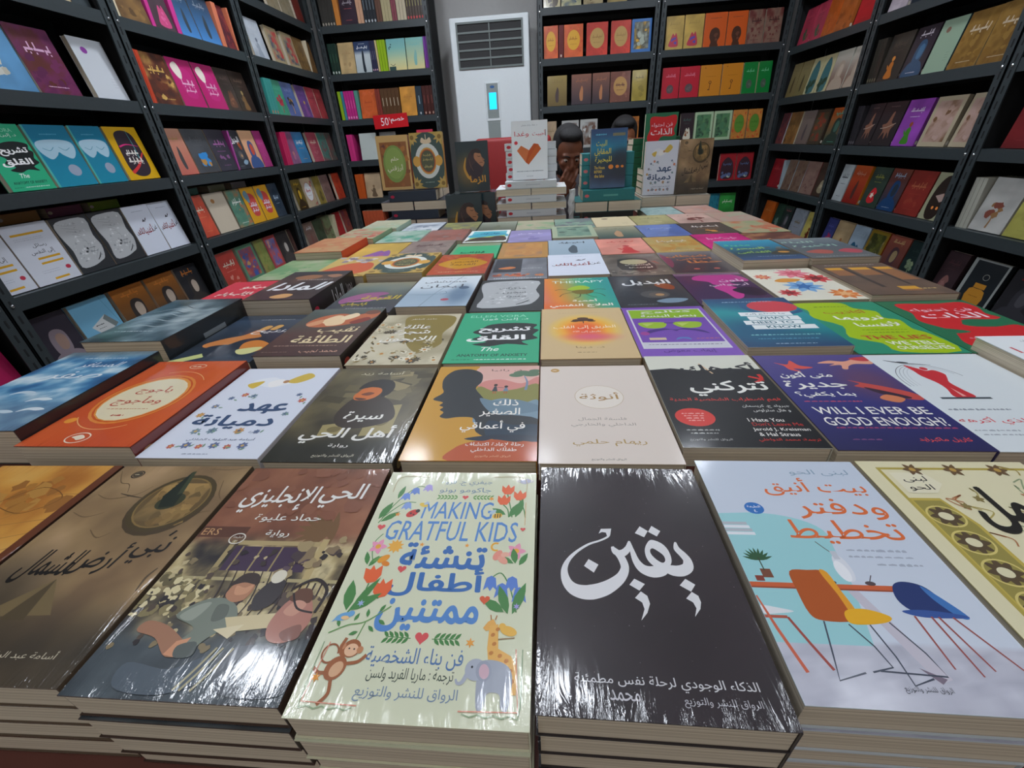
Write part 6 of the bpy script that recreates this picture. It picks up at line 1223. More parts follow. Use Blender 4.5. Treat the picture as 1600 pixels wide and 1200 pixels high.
me = bpy.data.meshes.new('spine_out_books'); me.from_pydata(SMALL['v'], [], SMALL['f'])
at = me.color_attributes.new('ink', 'FLOAT_COLOR', 'POINT'); at.data.foreach_set('color', np.concatenate(SMALL['c']))
me.materials.append(M['shelfbook']); me.materials.append(M['page']); me.polygons.foreach_set('material_index', SMALL['m']); me.update()
o = tag(link('spine_out_books', me), 'thin spine-out and pushed-back books filling the gaps on the black shelves', 'books'); o['kind'] = 'stuff'

# ---------------------------------------------------------------- display table
TOP, RISE = -0.379, -0.297
r = thing('display_table', 'long dark red wooden display table under the laid out books', 'table', Matrix.Translation((0, 0, 0)))
b = MB(); b.bbox(-0.80, 0.74, 0.088, 2.36, EYE + TOP - 0.035, EYE + TOP, M['wood'], 0.004); b.obj('tabletop', r)
b = MB(); b.box(-0.775, 0.705, 0.328, 1.752, EYE + TOP + 0.0002, EYE + RISE, M['wood']); b.obj('riser_board', r)
b = MB()
for (x0, x1, y0, y1, hh) in ((-.583, -.447, .115, .310, .078), (.287, .423, .125, .320, .078), (.397, .531, 1.763, 1.953, .052), (.541, .675, 1.763, 1.953, .078), (-.690, -.414, 1.905, 2.10, .071), (-.40, -.20, 1.94, 2.07, .080), (-.190, .086, 1.855, 2.13, .0792), (.130, .382, 1.855, 2.11, .033), (.424, .700, 2.003, 2.20, .067), (.41, .60, 2.218, 2.35, .1542)):
    b.box(x0, x1, y0, y1, EYE + TOP + .0002, EYE + TOP + hh, M['wood'])
b.obj('plinth', r)
for x in (-0.74, 0.68):
    for y in (0.15, 2.30):
        b = MB(); b.bbox(x - 0.03, x + 0.03, y - 0.03, y + 0.03, 0.0, EYE + TOP - 0.035, M['wood'], 0.004); b.obj('leg', r)
b = MB()
for x in (-0.74, 0.68): b.box(x - 0.012, x + 0.012, 0.18, 2.27, EYE + TOP - 0.12, EYE + TOP - 0.0352, M['wood'])
for y in (0.15, 2.30): b.box(-0.71, 0.65, y - 0.012, y + 0.012, EYE + TOP - 0.12, EYE + TOP - 0.0352, M['wood'])
b.obj('apron', r)

# ---------------------------------------------------------------- books laid out on the table
BW, BH = 0.1405, 0.2035
front = [  # key, x, y, rot, label of the top copy, finish, shift of lower copies, what to call the pile
 ('map', -0.515, 0.212, 0.3, 'amber old-map book with dark spine, front row corner', 'wrap', 'amber map book'),
 ('north', -0.371, 0.212, 0.4, 'brown book with bronze sundial, in the front row', 'wrap', 'brown sundial book'),
 ('quarter', -0.226, 0.209, -0.2, 'brown novel with white title over a street cafe scene', 'wrap', 'street cafe novel'),
 ('kids', -0.081, 0.204, -0.2, 'cream book with monkey, giraffe and flowers, blue lettering', 'wrap', 'monkey and giraffe book'),
 ('yaqeen', 0.063, 0.211, -0.8, 'black shrink-wrapped book with large white calligraphy', 'wrap', 'black calligraphy book'),
 ('house', 0.210, 0.222, -0.6, 'pale book with orange, white and blue chairs', 'gloss', 'chairs book'),
 ('ornate', 0.355, 0.222, -0.4, 'cream and gold arabesque book with black calligraphy', 'matte', 'gold arabesque book'),
]
rt = random.Random(5)
for key, x, y, rot, lab, fin, nm in front:
    tt = 0.026
    for k in range(3 if key in ('map', 'ornate') else 0, 4):
        z = TOP + k * tt
        if k == 3: book(key, lying(x, y, z + .0003, rot), BW, BH, tt - .0005, lab, 'top row of books at the table front', fin)
        else:
            lab2 = {2: f'second copy down in the pile under the {nm}', 1: f'third copy down in the pile under the {nm}', 0: f'bottom copy of the pile under the {nm}'}[k]
            book(key, lying(x + rt.uniform(-.001, .001), y + rt.uniform(-.002, .003), z + .0003, rot + rt.uniform(-.3, .3)), BW, BH, tt - .0005, lab2, 'lower copies in the front piles', fin)
flat = [  # key, x, y, thickness, rot, label, finish
 ('sea', -0.657, 0.442, .048, 0, 'blue stormy sea book with white script', 'wrap'),
 ('orangeoval', -0.5145, 0.432, .034, -.5, 'orange red book with cream oval and dark red spine', 'wrap'),
 ('damyana', -0.372, 0.427, .022, -.6, 'white book with folk flowers and navy title, lying flat', 'gloss'),
 ('alhay', -0.224, 0.419, .024, -.4, 'olive brown collage book with white title', 'wrap'),
 ('child', -0.080, 0.424, .022, -.3, 'ochre book with black face profile', 'gloss'),
 ('female', 0.062, 0.420, .022, -.3, 'plain cream book with gold title in a circle', 'matte'),
 ('hate', 0.206, 0.442, .024, -.6, 'black and cream book with red disc', 'gloss'),
 ('enough', 0.350, 0.438, .024, -.8, 'violet book with red hands and bird', 'gloss'),
 ('redfigure', 0.493, 0.438, .022, -.6, 'white book with red figure under a dome', 'gloss'),
 ('heart', 0.637, 0.452, .040, -1, 'white book with red title at the right table edge', 'gloss'),
 ('storm', -0.668, 0.668, .055, -.5, 'thick grey teal book with black spine', 'wrap'),
 ('antikh', -0.522, 0.650, .024, -.5, 'navy book with glowing hands and white script', 'wrap'),
 ('captain', -0.374, 0.648, .034, -.8, 'brown book with bandaged figure and cream title', 'gloss'),
 ('family', -0.225, 0.633, .024, -.3, 'olive and cream daisy book', 'gloss'),
 ('anxiety', -0.080, 0.638, .022, -.5, 'green book with black blot and white title, lying flat', 'gloss'),
 ('way', 0.063, 0.638, .026, -.3, 'sand coloured book with glowing sunset disc', 'matte'),
 ('mustache', 0.207, 0.646, .022, -.5, 'violet book with lime glasses and moustache', 'wrap'),
 ('need', 0.352, 0.656, .030, -.4, 'teal book with red disc and white text strips', 'gloss'),
 ('lies', 0.495, 0.645, .022, -.8, 'lime and green book with white lettering', 'gloss'),
 ('contain', 0.637, 0.642, .022, -1, 'red and green book lying at the right table edge', 'gloss'),
 ('redstory', -0.675, 0.862, .034, 1, 'red book with cream lettering at the left table edge', 'gloss'),
 ('almada', -0.520, 0.858, .054, -1, 'thick dark brown book with white title and dark spine', 'gloss'),
 ('alqarn', -0.366, 0.848, .026, -1, 'grey green book with violet shape and yellow lettering', 'wrap'),
 ('hospital', -0.217, 0.858, .032, -1.5, 'misty pale blue book with grey lettering', 'gloss'),
 ('paper', -0.073, 0.848, .022, -.5, 'black book with crumpled grey paper, lying flat', 'gloss'),
 ('therapy', 0.068, 0.846, .022, -.3, 'orange and green book with insect', 'gloss'),
 ('albadeel', 0.209, 0.848, .022, 0, 'charcoal book with white title, lying flat', 'wrap'),
 ('purple', 0.351, 0.850, .022, 0, 'dark violet book with magenta shapes', 'wrap'),
 ('floral', 0.495, 0.852, .026, -.6, 'white book with red, pink and blue flowers', 'gloss'),
 ('buildings', 0.640, 0.852, .032, -1, 'brown book with lit yellow window arches', 'gloss'),
]
far = [
 ('pt|6f9a6c|8aa878|a8b090||c8b890', -0.640, 1.0635, .036, 0, 'pale green book at the left edge behind the red one', 'gloss'),
 ('egghalf', -0.495, 1.058, .040, -.5, 'gold book with orange shape beside the dark green oval cover', 'gloss'),
 ('egg', -0.351, 1.060, .044, -1.5, 'dark green oval cover with gold corners, lying flat', 'gloss'),
 ('sunpatch', -0.207, 1.060, .036, -.5, 'red orange book with yellow cartouche, lying flat', 'wrap'),
 ('collage', -0.064, 1.050, .022, 0, 'grey collage book with orange patch', 'gloss'),
 ('goals', 0.077, 1.056, .026, 0, 'white book with red calligraphy, lying flat', 'matte'),
 ('osit', 0.218, 1.050, .022, 0, 'grey brown book with dark cartouche', 'wrap'),
 ('flame', 0.360, 1.056, .022, 0, 'dark book with orange lettering', 'wrap'),
 ('seacity', 0.503, 1.062, .044, 0, 'thick teal book with lime lettering', 'gloss'),
 ('dusk', 0.646, 1.060, .044, -.5, 'thick grey book with pale green lettering', 'gloss'),
 ('pt|b8744c|c08a60|b89868||c8482c', -0.632, 1.262, .056, 0, 'thick peach and orange book with white pages', 'matte'),
 ('ob|d0ac50|8a5aa0|b05a84|c8a44c', -0.489, 1.258, .034, 0, 'yellow book with violet shape', 'gloss'),
 ('pt|8a7a74|9a8880|7a6a68|6a4a4c', -0.345, 1.260, .036, 0, 'grey mauve patterned book', 'gloss'),
 ('green|3fb47c', -0.203, 1.254, .024, 0, 'bright green book with grey top', 'gloss'),
 ('fr|b8863c|c8924c|c08444|8a7468', -0.060, 1.252, .022, 0, 'amber wood toned book', 'gloss'),
 ('gr|9ab0c0|a8bccb|50606c|3f4a54', 0.080, 1.254, .024, 0, 'pale blue book with bare branches', 'gloss'),
 ('ob|dc9080|c83c3c|c04448|d8645c', 0.221, 1.254, .022, 0, 'salmon book with red band and dark figures', 'gloss'),
 ('pt|a89058|b89c58|b8843c|d8ccb4', 0.363, 1.254, .022, 0, 'sandy gold cloudy book beside the magenta one', 'gloss'),
 ('pl|c01c74|e8a0c4|e4d4cc', 0.505, 1.258, .024, 0, 'magenta book with white strips', 'gloss'),
 ('pt|4a2c24|6a3c30|a87850|', 0.648, 1.258, .022, 0, 'dark reddish brown book right of the magenta one', 'gloss'),
 ('pt|8aa07c|b0a888|b85a4c|', -0.615, 1.462, .050, 0, 'pale green and red book by the left edge', 'matte'),
 ('pt|b8c4bc|8ab09c|4f9a84||d8dcd4', -0.472, 1.458, .036, 0, 'white and sea green book', 'gloss'),
 ('pt|8a5a50|a0665c|8a7470|', -0.329, 1.458, .034, 0, 'mauve red book left of the mountain book', 'gloss'),
 ('mountain', -0.188, 1.456, .026, -1, 'white bordered book with hills under teal sky', 'gloss'),
 ('pl|948cbc|c8c0dc|7a70a8', -0.047, 1.454, .022, 0, 'lavender book right of the mountain book', 'gloss'),
 ('fr|a8b498|6a8c7c|84a08c|4f6a60', 0.094, 1.456, .030, 0, 'sage green bordered book', 'gloss'),
 ('gr|3c504c|a8a084|b8906c|8a8468', 0.236, 1.454, .022, 0, 'cream book with dark green hill', 'gloss'),
 ('pl|5a78c0|a8bce4|8098d0', 0.378, 1.456, .022, 0, 'blue book with pale script', 'wrap'),
 ('pl|4f423c|e0d8d0|d09048', 0.520, 1.458, .022, 0, 'dark brown book with white and orange lettering', 'gloss'),
 ('pt|8a9a74|a89a78|b85c40|', 0.661, 1.458, .022, 0, 'green and orange striped book', 'gloss'),
 ('pt|9ab09a|a8a88c|b8b49c|', -0.600, 1.658, .046, 0, 'pale green book below the left display stack', 'matte'),
 ('pt|7a8494|b8c0c8|d0d4d8|', -0.457, 1.658, .030, 0, 'grey book with white shapes below the left display stack', 'gloss'),
 ('pt|6a6a64|8a8a58|a0a060|', -0.315, 1.656, .026, 0, 'dark book with olive patch', 'gloss'),
 ('gr|54584a|98a090|6a705c|7a8474', -0.174, 1.656, .022, 0, 'grey green landscape book', 'gloss'),
 ('pt|7aa078|a8a488|b0a890|', -0.033, 1.654, .022, 0, 'green and cream book below the white stack', 'gloss'),
 ('pt|6a6a74|6f9080|8aa090|', 0.108, 1.654, .022, 0, 'grey and green book below the white stack', 'gloss'),
 ('bl|d0c09c|5c3c30|8a7454', 0.249, 1.656, .022, 0, 'cream book with brown dots', 'gloss'),
 ('pl|9c9464|8a8458|b0a878', 0.391, 1.656, .022, 0, 'pale olive book before the teal display stack', 'gloss'),
 ('ob|b8988c|6a3430|7a3c38|a8887c', 0.532, 1.656, .022, 0, 'dusty pink book with brown shape', 'gloss'),
 ('pt|9aa088|b08c80|a89888|', 0.668, 1.656, .022, 0, 'grey green and pink book at the right edge', 'gloss'),
]
for (key, x, y, t, rot, lab, fin) in flat: book(key, lying(x, y, RISE + .0004, rot), BW, BH, t, lab, 'books laid out on the table', fin)
for (key, x, y, t, rot, lab, fin) in far: book(key, lying(x, y, RISE + .0004, rot), 0.1385, 0.197, t, lab, 'books laid out on the table', fin)
for (key, x, y, nm, t) in (('pt|8aa4a4|a0b8b4|7a9898||3f5a5c', 0.464, 1.858, 'teal grey', .026), ('pt|b07c6c|a88c84|c09484|', 0.608, 1.858, 'dusty pink', .026)):
    for k in range(4):
        lab = f'{nm} book on top of the pile before the right display stack' if k == 3 else f'{("bottom", "third", "second")[k]} copy in the {nm} pile before the right display stack'
        if k < (2 if x < .5 else 3): continue
        book(key, lying(x, y, TOP + k*t + .0003, 0), 0.139, 0.197, t - .0005, lab, 'piles before the right display stack', 'gloss')

# ---------------------------------------------------------------- display stacks at the far end
LONG = 0.204
def stack(layers, xc, yf, z0, key, name, deep=2, pages_key=None, wd=0.14, ln=LONG):
    """layers from the bottom: ('S', t) spines to the front, ('P', t) tails to the front; names run from the top."""
    z = z0; n = len(layers)
    for i, (kd, t) in enumerate(layers):
        lvl = 'top layer' if i == n - 1 else f'{ORD[n-1-i]} layer down' if n - 1 - i < 8 else 'bottom layer'
        if kd == 'S':
            for d in range(deep if i == n - 1 else 1):
                kk = key if isinstance(key, str) else key[i % len(key)]
                book(kk, lying(xc, yf + wd/2 + d*(wd + .001), z + .0003, -90 + rt.uniform(-.4, .4)), wd - .001, ln, t - .0006, f'{"front" if d == 0 else "rear"} spine-on book, {lvl} of the {name}', 'books in the ' + name, 'gloss')
        else:
            for sx in (-1, 1):
                kk = pages_key or (key if isinstance(key, str) else key[i % len(key)])
                book(kk, lying(xc + sx*(wd/2 + .0012), yf + ln/2, z + .0003, rt.uniform(-.3, .3)), wd, ln, t - .0006, f'{"left" if sx < 0 else "right"} book with pages to the front, {lvl} of the {name}', 'books in the ' + name, 'gloss')
        z += t
    return z
# left stack, two ornate books standing on it
z = stack([('P', .036), ('S', .036), ('P', .036), ('S', .040)], -0.552, 1.90, TOP + .071, 'sp|343e4c|c03050', 'left display stack')
book('dream|8a5634', upright(-0.622, 1.945, z, (0, -1), 6, .024, .203), .134, .203, .024, 'brown framed book with green oval, standing on the left display stack', 'display books standing upright', 'wrap')
book('egg', upright(-0.480, 1.945, z, (0, -1), 6, .030, .206), .136, .206, .030, 'dark green oval cover with gold corners, standing on the left display stack', 'display books standing upright', 'wrap')
# portrait books
zz = TOP + .080
for k, t in enumerate((.040, .038, .037)):
    book('lionman|24383e', lying(-0.300, 2.005, zz + .0003, -90), .136, .19, t - .0006, f'portrait book lying spine-on, {("bottom", "middle", "top")[k]} of its stack behind two standing ones', 'portrait books in the second stack', 'wrap'); zz += t
book('lionman|24383e|1', upright(-0.300, 1.985, zz, (0, -1), 5, .022, .19), .136, .19, .022, 'dark teal bearded man book standing on top of its stack', 'display books standing upright', 'wrap')
book('lionman|24383e', upright(-0.326, 1.826, TOP, (0, -1), 2.5, .022, .20), .146, .20, .022, 'dark teal bearded man book standing low in front of its stack', 'display books standing upright', 'wrap')
book('lionman|24383e', upright(-0.274, 1.872, TOP, (0, -1), 2.5, .022, .20), .146, .20, .022, 'dark teal bearded man book half hidden behind its copy', 'display books standing upright', 'wrap')
# white stack with the heart book
z = stack([('P', .0264), ('S', .0264)] * 3, -0.052, 1.85, TOP + .0792, 'heart', 'white display stack')
for k in range(5): book('heart', lying(-0.050 + rt.uniform(-.003, .003), 1.992, z + k*.0264 + .0003, -90), .132, LONG, .0258, f'white book lying spine-on behind the heart cover, {("lowest", "second", "middle", "fourth", "topmost")[k]} of five', 'white books behind the heart cover', 'gloss')
book('heart', upright(-0.054, 1.885, z, (0, -1), 5, .022, .204), .140, .204, .022, 'white book with orange folded heart, standing on the white stack', 'display books standing upright', 'gloss')
# teal stack with the blue night book
z = stack([('P', .033), ('S', .045), ('P', .040), ('S', .042)], 0.256, 1.85, TOP + .033, ['sp|2f7a7c|d8686c|5fa8a0', 'sp|2c2f2e|b85a5a|6a7468', 'sp|2f7a7c|d8686c', 'sp|2f7a7c|d8686c|5fa8a0'], 'teal display stack', wd=.129)
for k in range(3): book('sp|2f7f84|d87a7c|5fa8a0', lying(0.254, 1.978, z + k*.042 + .0003, -90), .124, LONG, .0415, f'teal book lying spine-on behind the blue night cover, {("lowest", "middle", "topmost")[k]} of three', 'teal books behind the blue night cover', 'gloss')
book('blueworld|28344c', upright(0.252, 1.878, z, (0, -1), 5, .026, .206), .138, .206, .026, 'night blue book with tall yellow lettering, standing on the teal stack', 'display books standing upright', 'wrap')
# right stack
z = stack([('P', .034), ('P', .039)], 0.562, 2.00, TOP + .067, 'sp|3c3338|b05a5a', 'right display stack', pages_key='sp|b8b4a8')
book('damyana', upright(0.494, 2.04, z, (0, -1), 4, .022, .206), .134, .206, .022, 'white folk flower book standing on the right display stack', 'display books standing upright', 'wrap')
book('north', upright(0.634, 2.04, z, (0, -1), 4, .024, .206), .134, .206, .024, 'brown sundial book standing on the right display stack', 'display books standing upright', 'wrap')
for k in range(4): book('contain', lying(0.53, 2.137, z + k*.026 + .0003, -90), .13, LONG, .0254, f'green spined book under the red standing book, {("lowest", "second", "third", "topmost")[k]} of four', 'green books under the red standing book', 'gloss')
book('contain', upright(0.500, 2.125, z + .104, (0, -1), 4, .022, .203), .134, .203, .022, 'red and green book standing behind the right display stack', 'display books standing upright', 'gloss')
for k in range(8): book('contain', lying(0.506 + rt.uniform(-.004, .004), 2.285, TOP + .1542 + k*.0257 + .0003, -90), .138, LONG, .0252, f'green spined book in the tall rear pile, {("lowest", "second", "third", "fourth", "fifth", "sixth", "seventh", "top")[k]} of eight', 'green books in the tall rear pile', 'gloss')
# crumpled wrapper wedged between the white and the teal stack
bm = bmesh.new(); rr = random.Random(3); V = []
for j in range(13):
    V.append([bm.verts.new((0.110 + .012*math.cos(2*math.pi*i/9)*(1 + .4*rr.uniform(-1, 1)), 1.868 + .011*math.sin(2*math.pi*i/9)*(1 + .4*rr.uniform(-1, 1)), EYE + TOP + .0005 + j*.0165 + (rr.uniform(-.004, .004) if j else 0))) for i in range(9)])
for j in range(12):
    for i in range(9): bm.faces.new((V[j][i], V[j][(i+1) % 9], V[j+1][(i+1) % 9], V[j+1][i]))
bm.faces.new(V[0][::-1]); bm.faces.new(V[-1]); me = bpy.data.meshes.new('paper_wad'); bm.to_mesh(me); bm.free(); me.materials.append(M['film'])
tag(link('crumpled_wrapper', me), 'crumpled white wrapper wedged between the white and the teal book stacks', 'wrapper')

# ---------------------------------------------------------------- discount sign on the back shelf
a = Art('b81820'); a.bg('d01f28')
a.t('خصم', 70, 76, 40, 62, 'f2e8ea', .012); a.t('50', 32, 72, 22, 84, 'f2e8ea', -.004); a.t('%', 47, 96, 5, 30, 'f2e8ea')
r = thing('discount_sign', 'red discount sign with white lettering on the back shelf edge', 'sign', Matrix.Translation((-1.240, 3.990, EYE + 0.190)) @ Matrix.Rotation(math.radians(90), 4, 'X') @ Matrix.Rotation(math.radians(1.5), 4, 'Z'))
link('sign_panel', cover_mesh('sign', a, .285, .096, .005, 'signink'), r)
bb = MB(); bb.box(-.05, -.03, .03, .05, -.006, .0, M['bolt']); bb.box(.03, .05, .03, .05, -.006, .0, M['bolt']); bb.obj('clip', r)

# ---------------------------------------------------------------- floor-standing air conditioner
r = thing('air_conditioner', 'tall white floor standing air conditioner with blue lit display', 'air conditioner', Matrix.Translation((-0.392, 4.0, 0)))
W2, HT = 0.296, 1.955
b = MB(); b.bbox(-W2, W2, 0.004, 0.33, 0.0, HT, M['acplastic'], 0.012, 3); b.bbox(-W2 - .006, W2 + .006, 0.0, .335, 0.0, 0.06, M['acgrey'], .006)
b.obj('body', r)
g = MB(); gx0, gx1, gz0, gz1 = -0.236, 0.240, 1.655, 1.912
g.box(gx0, gx1, 0.0015, 0.0038, gz0, gz1, M['acdark'])
for (x0, x1, z0, z1) in ((gx0 - .012, gx0, gz0 - .012, gz1 + .012), (gx1, gx1 + .012, gz0 - .012, gz1 + .012), (gx0, gx1, gz0 - .012, gz0), (gx0, gx1, gz1, gz1 + .012)): g.box(x0, x1, -.006, .0038, z0, z1, M['acslat'])
gr = g.obj('air_grille', r)
for k in range(4):
    s = MB(); zc = gz0 + .05 + k*.052; s.box(gx0, gx1, -.004, .0014, zc - .006, zc + .006, M['acslat'], Matrix.Rotation(0, 4, 'X')); s.obj('slat', gr)
s = MB(); s.box(-.003, .005, -.0052, -.0042, gz0, gz1, M['acslat']); s.obj('slat_brace', gr)
p = MB(); p.bbox(-0.060, 0.054, -.004, .0038, 1.297, 1.555, M['acplastic'], .003); cp = p.obj('control_panel', r)
p = MB(); p.box(-.048, .042, -.0052, -.0042, 1.315, 1.545, M['acgrey']); p.obj('panel_face', cp)
p = MB(); p.box(-.030, .026, -.0066, -.0054, 1.375, 1.485, M['lcd']); p.obj('lit_screen', cp)
p = MB()
P = [(.018*math.cos(2*math.pi*i/20) - .002, -.0066, 1.522 + .009*math.sin(2*math.pi*i/20)) for i in range(20)]; p.add(P, [tuple(range(20))], M['blue_logo']); p.obj('oval_badge', cp)
p = MB(); p.box(-.052, .046, -.002, .0038, 0.10, 1.296, M['acgrey']); p.obj('centre_strip', r)
p = MB(); p.bbox(-.24, .24, -.003, .0038, .12, .30, M['acgrey'], .002); p.obj('intake_cover', r)

# ---------------------------------------------------------------- red armchair behind the table
r = thing('red_armchair', 'red upholstered chair showing its back behind the white stack', 'chair', Matrix.Translation((-0.20, 3.20, 0)))
b = MB(); b.bbox(-.25, .25, -.03, .06, .42, 1.172, M['leather'], .025, 3); b.obj('backrest', r, True)
b = MB(); b.bbox(-.25, .25, .065, .52, .36, .46, M['leather'], .025, 3); b.obj('seat', r, True)
for x in (-.22, .22):
    for y in (.0, .48): b = MB(); b.cyl((x, y, 0), (x, y, .359 if y > .1 else .419), .016, .02, M['stool'], 12); b.obj('leg', r)

# ---------------------------------------------------------------- the two people behind the table
def remeshed(name, mb, voxel, mat, parent, smooth=2):
    me = mb.mesh(name); o = link(name, me)
    md = o.modifiers.new('merge', 'REMESH'); md.mode = 'VOXEL'; md.voxel_size = voxel; md.use_smooth_shade = True
    sd = o.modifiers.new('soft', 'SMOOTH'); sd.iterations = smooth; sd.factor = 0.5
    dg = bpy.context.evaluated_depsgraph_get(); dg.update()
    nm = bpy.data.meshes.new_from_object(o.evaluated_get(dg)); nm.name = name
    o.modifiers.clear(); o.data = nm; nm.materials.clear(); nm.materials.append(mat)
    nm.polygons.foreach_set('use_smooth', [True] * len(nm.polygons)); nm.update()
    if parent is not None: o.parent = parent; o.matrix_parent_inverse = Matrix.Identity(4)
    return o
def limb(mb, pts, m=None):
    m = m or M['skin']
    for (p, ra), (q, rb) in zip(pts[:-1], pts[1:]): mb.cyl(p, q, ra, rb, m, 16)
    for p, ra in pts: mb.ball(p, ra * .995, m, 16, 12)
def person(loc, turn, pitch, yaw, skin, shirt, label, hand_up):
    """Seated figure; local +Y is forward (the way they face), origin on the floor under the hips."""
    root = thing('person', label, 'person', Matrix.Translation(loc) @ Matrix.Rotation(math.radians(turn), 4, 'Z'), 'people seated behind the table')
    hip = Vector((0, 0, .50)); waist = Vector((0, .05, .66)); chest = Vector((0, .12, .84)); neck0 = Vector((0, .17, .955)); hc = Vector((0, .235, 1.085))
    R = Matrix.Rotation(math.radians(yaw), 3, 'Z') @ Matrix.Rotation(math.radians(-pitch), 3, 'X')
    def hd(x, y, z): return hc + R @ Vector((x, y, z))
    body = MB(); sk = M['skin']
    body.ball(hip, (.165, .125, .11), sk); body.ball(waist, (.145, .10, .12), sk); body.ball(chest, (.168, .112, .135), sk); body.ball(chest + Vector((0, .015, .075)), (.17, .085, .06), sk)
    limb(body, [(hip, .10), (waist, .095), (chest, .10), (neck0, .062), (hd(0, -.02, -.06), .056)])
    # head: cranium, jaw, brow, nose, lips, ears
    body.ball(hd(0, -.012, .035), (.076, .094, .088), sk, 20, 14, R); body.ball(hd(0, .022, -.035), (.060, .070, .075), sk, 20, 14, R); body.ball(hd(0, .050, -.085), (.034, .032, .026), sk, 14, 10, R)
    body.ball(hd(0, .068, .028), (.056, .022, .016), sk, 14, 8, R)
    limb(body, [(hd(0, .084, .012), .010), (hd(0, .100, -.020), .0145), (hd(0, .098, -.030), .016)]); body.ball(hd(.014, .090, -.031), .0105, sk, 10, 8); body.ball(hd(-.014, .090, -.031), .0105, sk, 10, 8)
    body.ball(hd(0, .082, -.058), (.026, .012, .009), sk, 12, 8, R); body.ball(hd(0, .078, -.069), (.022, .012, .008), sk, 12, 8, R)
    for sx in (-1, 1):
        body.ball(hd(sx*.040, .062, -.016), (.022, .018, .018), sk, 12, 8, R); body.ball(hd(sx*.079, -.008, -.002), (.010, .022, .033), sk, 12, 8, R)
        # legs
        kn = Vector((sx*.13, .46, .51)); an = Vector((sx*.13, .50, .09))
        limb(body, [(Vector((sx*.085, .0, .49)), .086), (Vector((sx*.11, .24, .51)), .072), (kn, .055), (Vector((sx*.13, .47, .34)), .054), (an, .034)]); limb(body, [(an - Vector((0, .02, .045)), .036), (an + Vector((0, .10, -.058)), .032), (an + Vector((0, .16, -.066)), .022)])
    def hand(w, d, pal, curl, side):
        """w wrist, d direction of the fingers, pal palm normal"""
        d = d.normalized(); pal = (pal - d * pal.dot(d)).normalized(); ac = d.cross(pal)
        for k in range(4): limb(body, [(w + ac*(k - 1.5)*.014, .015), (w + d*.085 + ac*(k - 1.5)*.0205, .0125)])
        for k, L in enumerate((.036, .043, .040, .030)):
            base = w + d*.088 + ac*(k - 1.5)*.0215; p = base; dd = d.copy(); pts = [(p, .0096)]
            for s in range(3):
                dd = (dd * math.cos(curl[s]) + pal * math.sin(curl[s])).normalized()
                dd = dd; p = p + dd * L * (1.0, .72, .56)[s]; pts.append((p, (.0090, .0083, .0072)[s]))
            limb(body, pts)
        tb = w + d*.025 - ac*side*.026; t1 = tb + (d*.6 - ac*side*.55 + pal*.45).normalized()*.042; t2 = t1 + (d*.85 + pal*.45).normalized()*.03
        limb(body, [(tb, .0155), (t1, .0115), (t2, .0095)])
    sleeves = MB()
    for sx in (-1, 1):
        sh = Vector((sx*.185, .11, .905))
        if hand_up and sx == hand_up:
            el = Vector((sx*.20, .33, .70)); wr = hd(sx*.052, .115, -.165)
            limb(body, [(sh, .056), (sh.lerp(el, .5), .046), (el, .038), (el.lerp(wr, .35), .037), (wr, .025)])
            up = (hd(sx*.012, .112, -.07) - wr); hand(wr, up, R @ Vector((-sx*.35, -1, .1)), (.35, .75, .6), sx)
        else:
            el = Vector((sx*.235, .20, .66)); wr = Vector((sx*.15, .42, .60))
            limb(body, [(sh, .056), (sh.lerp(el, .5), .046), (el, .038), (el.lerp(wr, .35), .037), (wr, .025)])
            hand(wr, Vector((-sx*.25, 1, -.12)), Vector((0, -.1, -1)), (.25, .4, .3), sx)
        limb(sleeves, [(sh, .066), (sh.lerp(el, .55), .060)])
    remeshed('body', body, .0058, skin, root, 2)
    # shirt, trousers, shoes
    sleeves.ball(hip + Vector((0, 0, .03)), (.172, .135, .10), M['shirt']); sleeves.ball(waist, (.156, .114, .13), M['shirt']); sleeves.ball(chest, (.179, .124, .146), M['shirt']); sleeves.ball(chest + Vector((0, .012, .078)), (.182, .098, .062), M['shirt'])
    limb(sleeves, [(hip, .112), (waist, .108), (chest, .112), (neck0 - Vector((0, .008, .012)), .074)])
    remeshed('shirt', sleeves, .008, shirt, root, 3)
    tr = MB(); tr.ball(hip, (.178, .138, .112), M['denim'])
    for sx in (-1, 1):
        limb(tr, [(Vector((sx*.085, .0, .49)), .098), (Vector((sx*.11, .24, .51)), .084), (Vector((sx*.13, .46, .51)), .068), (Vector((sx*.13, .47, .34)), .066), (Vector((sx*.13, .50, .13)), .052)])
    remeshed('trousers', tr, .009, M['denim'], root, 3)
    so = MB()
    for sx in (-1, 1): limb(so, [(Vector((sx*.13, .47, .048)), .046), (Vector((sx*.13, .58, .042)), .042), (Vector((sx*.13, .65, .036)), .034)])
    remeshed('shoes', so, .007, M['stool'], root, 2)
    hr = MB(); hr.ball(hd(0, -.036, .060), (.085, .092, .086), M['hair'], 20, 14, R); hr.ball(hd(0, -.07, .01), (.078, .055, .08), M['hair'], 20, 14, R); hr.ball(hd(0, .010, .112), (.066, .060, .034), M['hair'], 20, 14, R)
    for sx in (-1, 1): hr.ball(hd(sx*.066, -.020, .045), (.018, .045, .045), M['hair'], 12, 8, R)
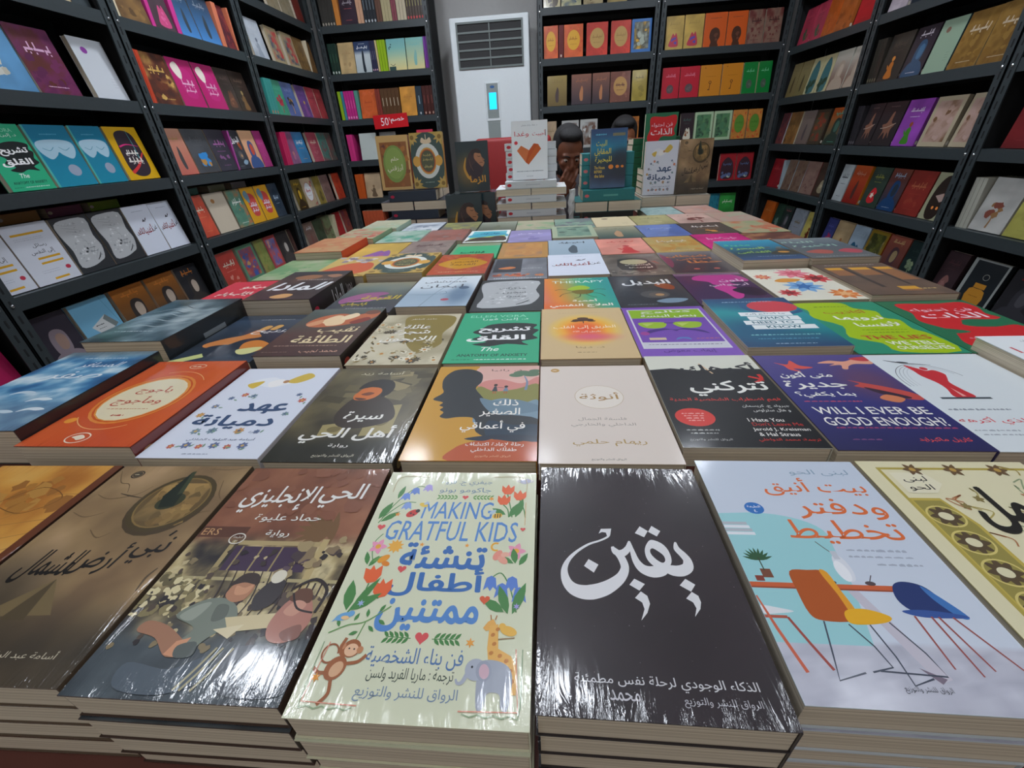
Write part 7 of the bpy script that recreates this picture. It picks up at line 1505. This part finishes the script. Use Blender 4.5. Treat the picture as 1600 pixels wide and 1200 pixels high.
    remeshed('hair', hr, .006, M['hair'], root, 1)
    bd = MB()
    for k in range(9):
        t = (k - 4) / 4; bd.ball(hd(.064*math.sin(t*1.45), .012 + .050*math.cos(t*1.45), -.078 + .020*abs(t)), (.018, .018, .022 + .012*abs(t)), M['hair'], 10, 8, R)
    for sx in (-1, 1): limb(bd, [(hd(sx*.030, .078, -.052), .005), (hd(sx*.008, .092, -.046), .0055)], M['hair'])
    remeshed('beard', bd, .004, M['hair'], root, 1)
    for sx in (-1, 1):
        e = MB(); e.ball(hd(sx*.030, .069, .004), (.0125, .0105, .0085), M['eye'], 14, 10, R); eo = e.obj('eye', root, True)
        e = MB(); e.ball(hd(sx*.030, .0778, .001), (.0052, .0028, .0052), M['pupil'], 10, 8, R); e.obj('iris', eo, True)
        e = MB(); limb(e, [(hd(sx*.014, .086, .026), .0032), (hd(sx*.030, .086, .031), .0036), (hd(sx*.048, .074, .027), .0026)], M['hair']); e.obj('eyebrow', root, True)
    e = MB(); e.ball(hd(0, .089, -.059), (.022, .007, .0055), M['lip'], 12, 8, R); e.ball(hd(0, .087, -.067), (.019, .007, .006), M['lip'], 12, 8, R); e.obj('lips', root, True)
    return root
def stool(x, y, label):
    r = thing('stool', label, 'stool', Matrix.Translation((x, y, 0)))
    b = MB(); b.cyl((0, 0, .335), (0, 0, .36), .16, .165, M['stool'], 28); b.obj('seat', r)
    for k in range(4):
        a = math.pi/4 + k*math.pi/2; b = MB(); b.cyl((.17*math.cos(a), .17*math.sin(a), 0), (.12*math.cos(a), .12*math.sin(a), .3345), .013, .013, M['stool'], 10); b.obj('leg', r)
PX, PY = 0.140, 2.98
person((PX, PY, -.02), 180, 24, 12, M['skin'], M['shirt'], 'person in a grey shirt looking down with a hand at the mouth', 1)
stool(PX, PY + .02, 'dark stool under the person in the grey shirt')
person((0.495, 3.45, .02), 186, 16, -14, M['skin_b'], M['shirt_b'], 'dark haired person half hidden behind the night blue standing book', 0)
stool(0.495, 3.47, 'dark stool under the half hidden person')
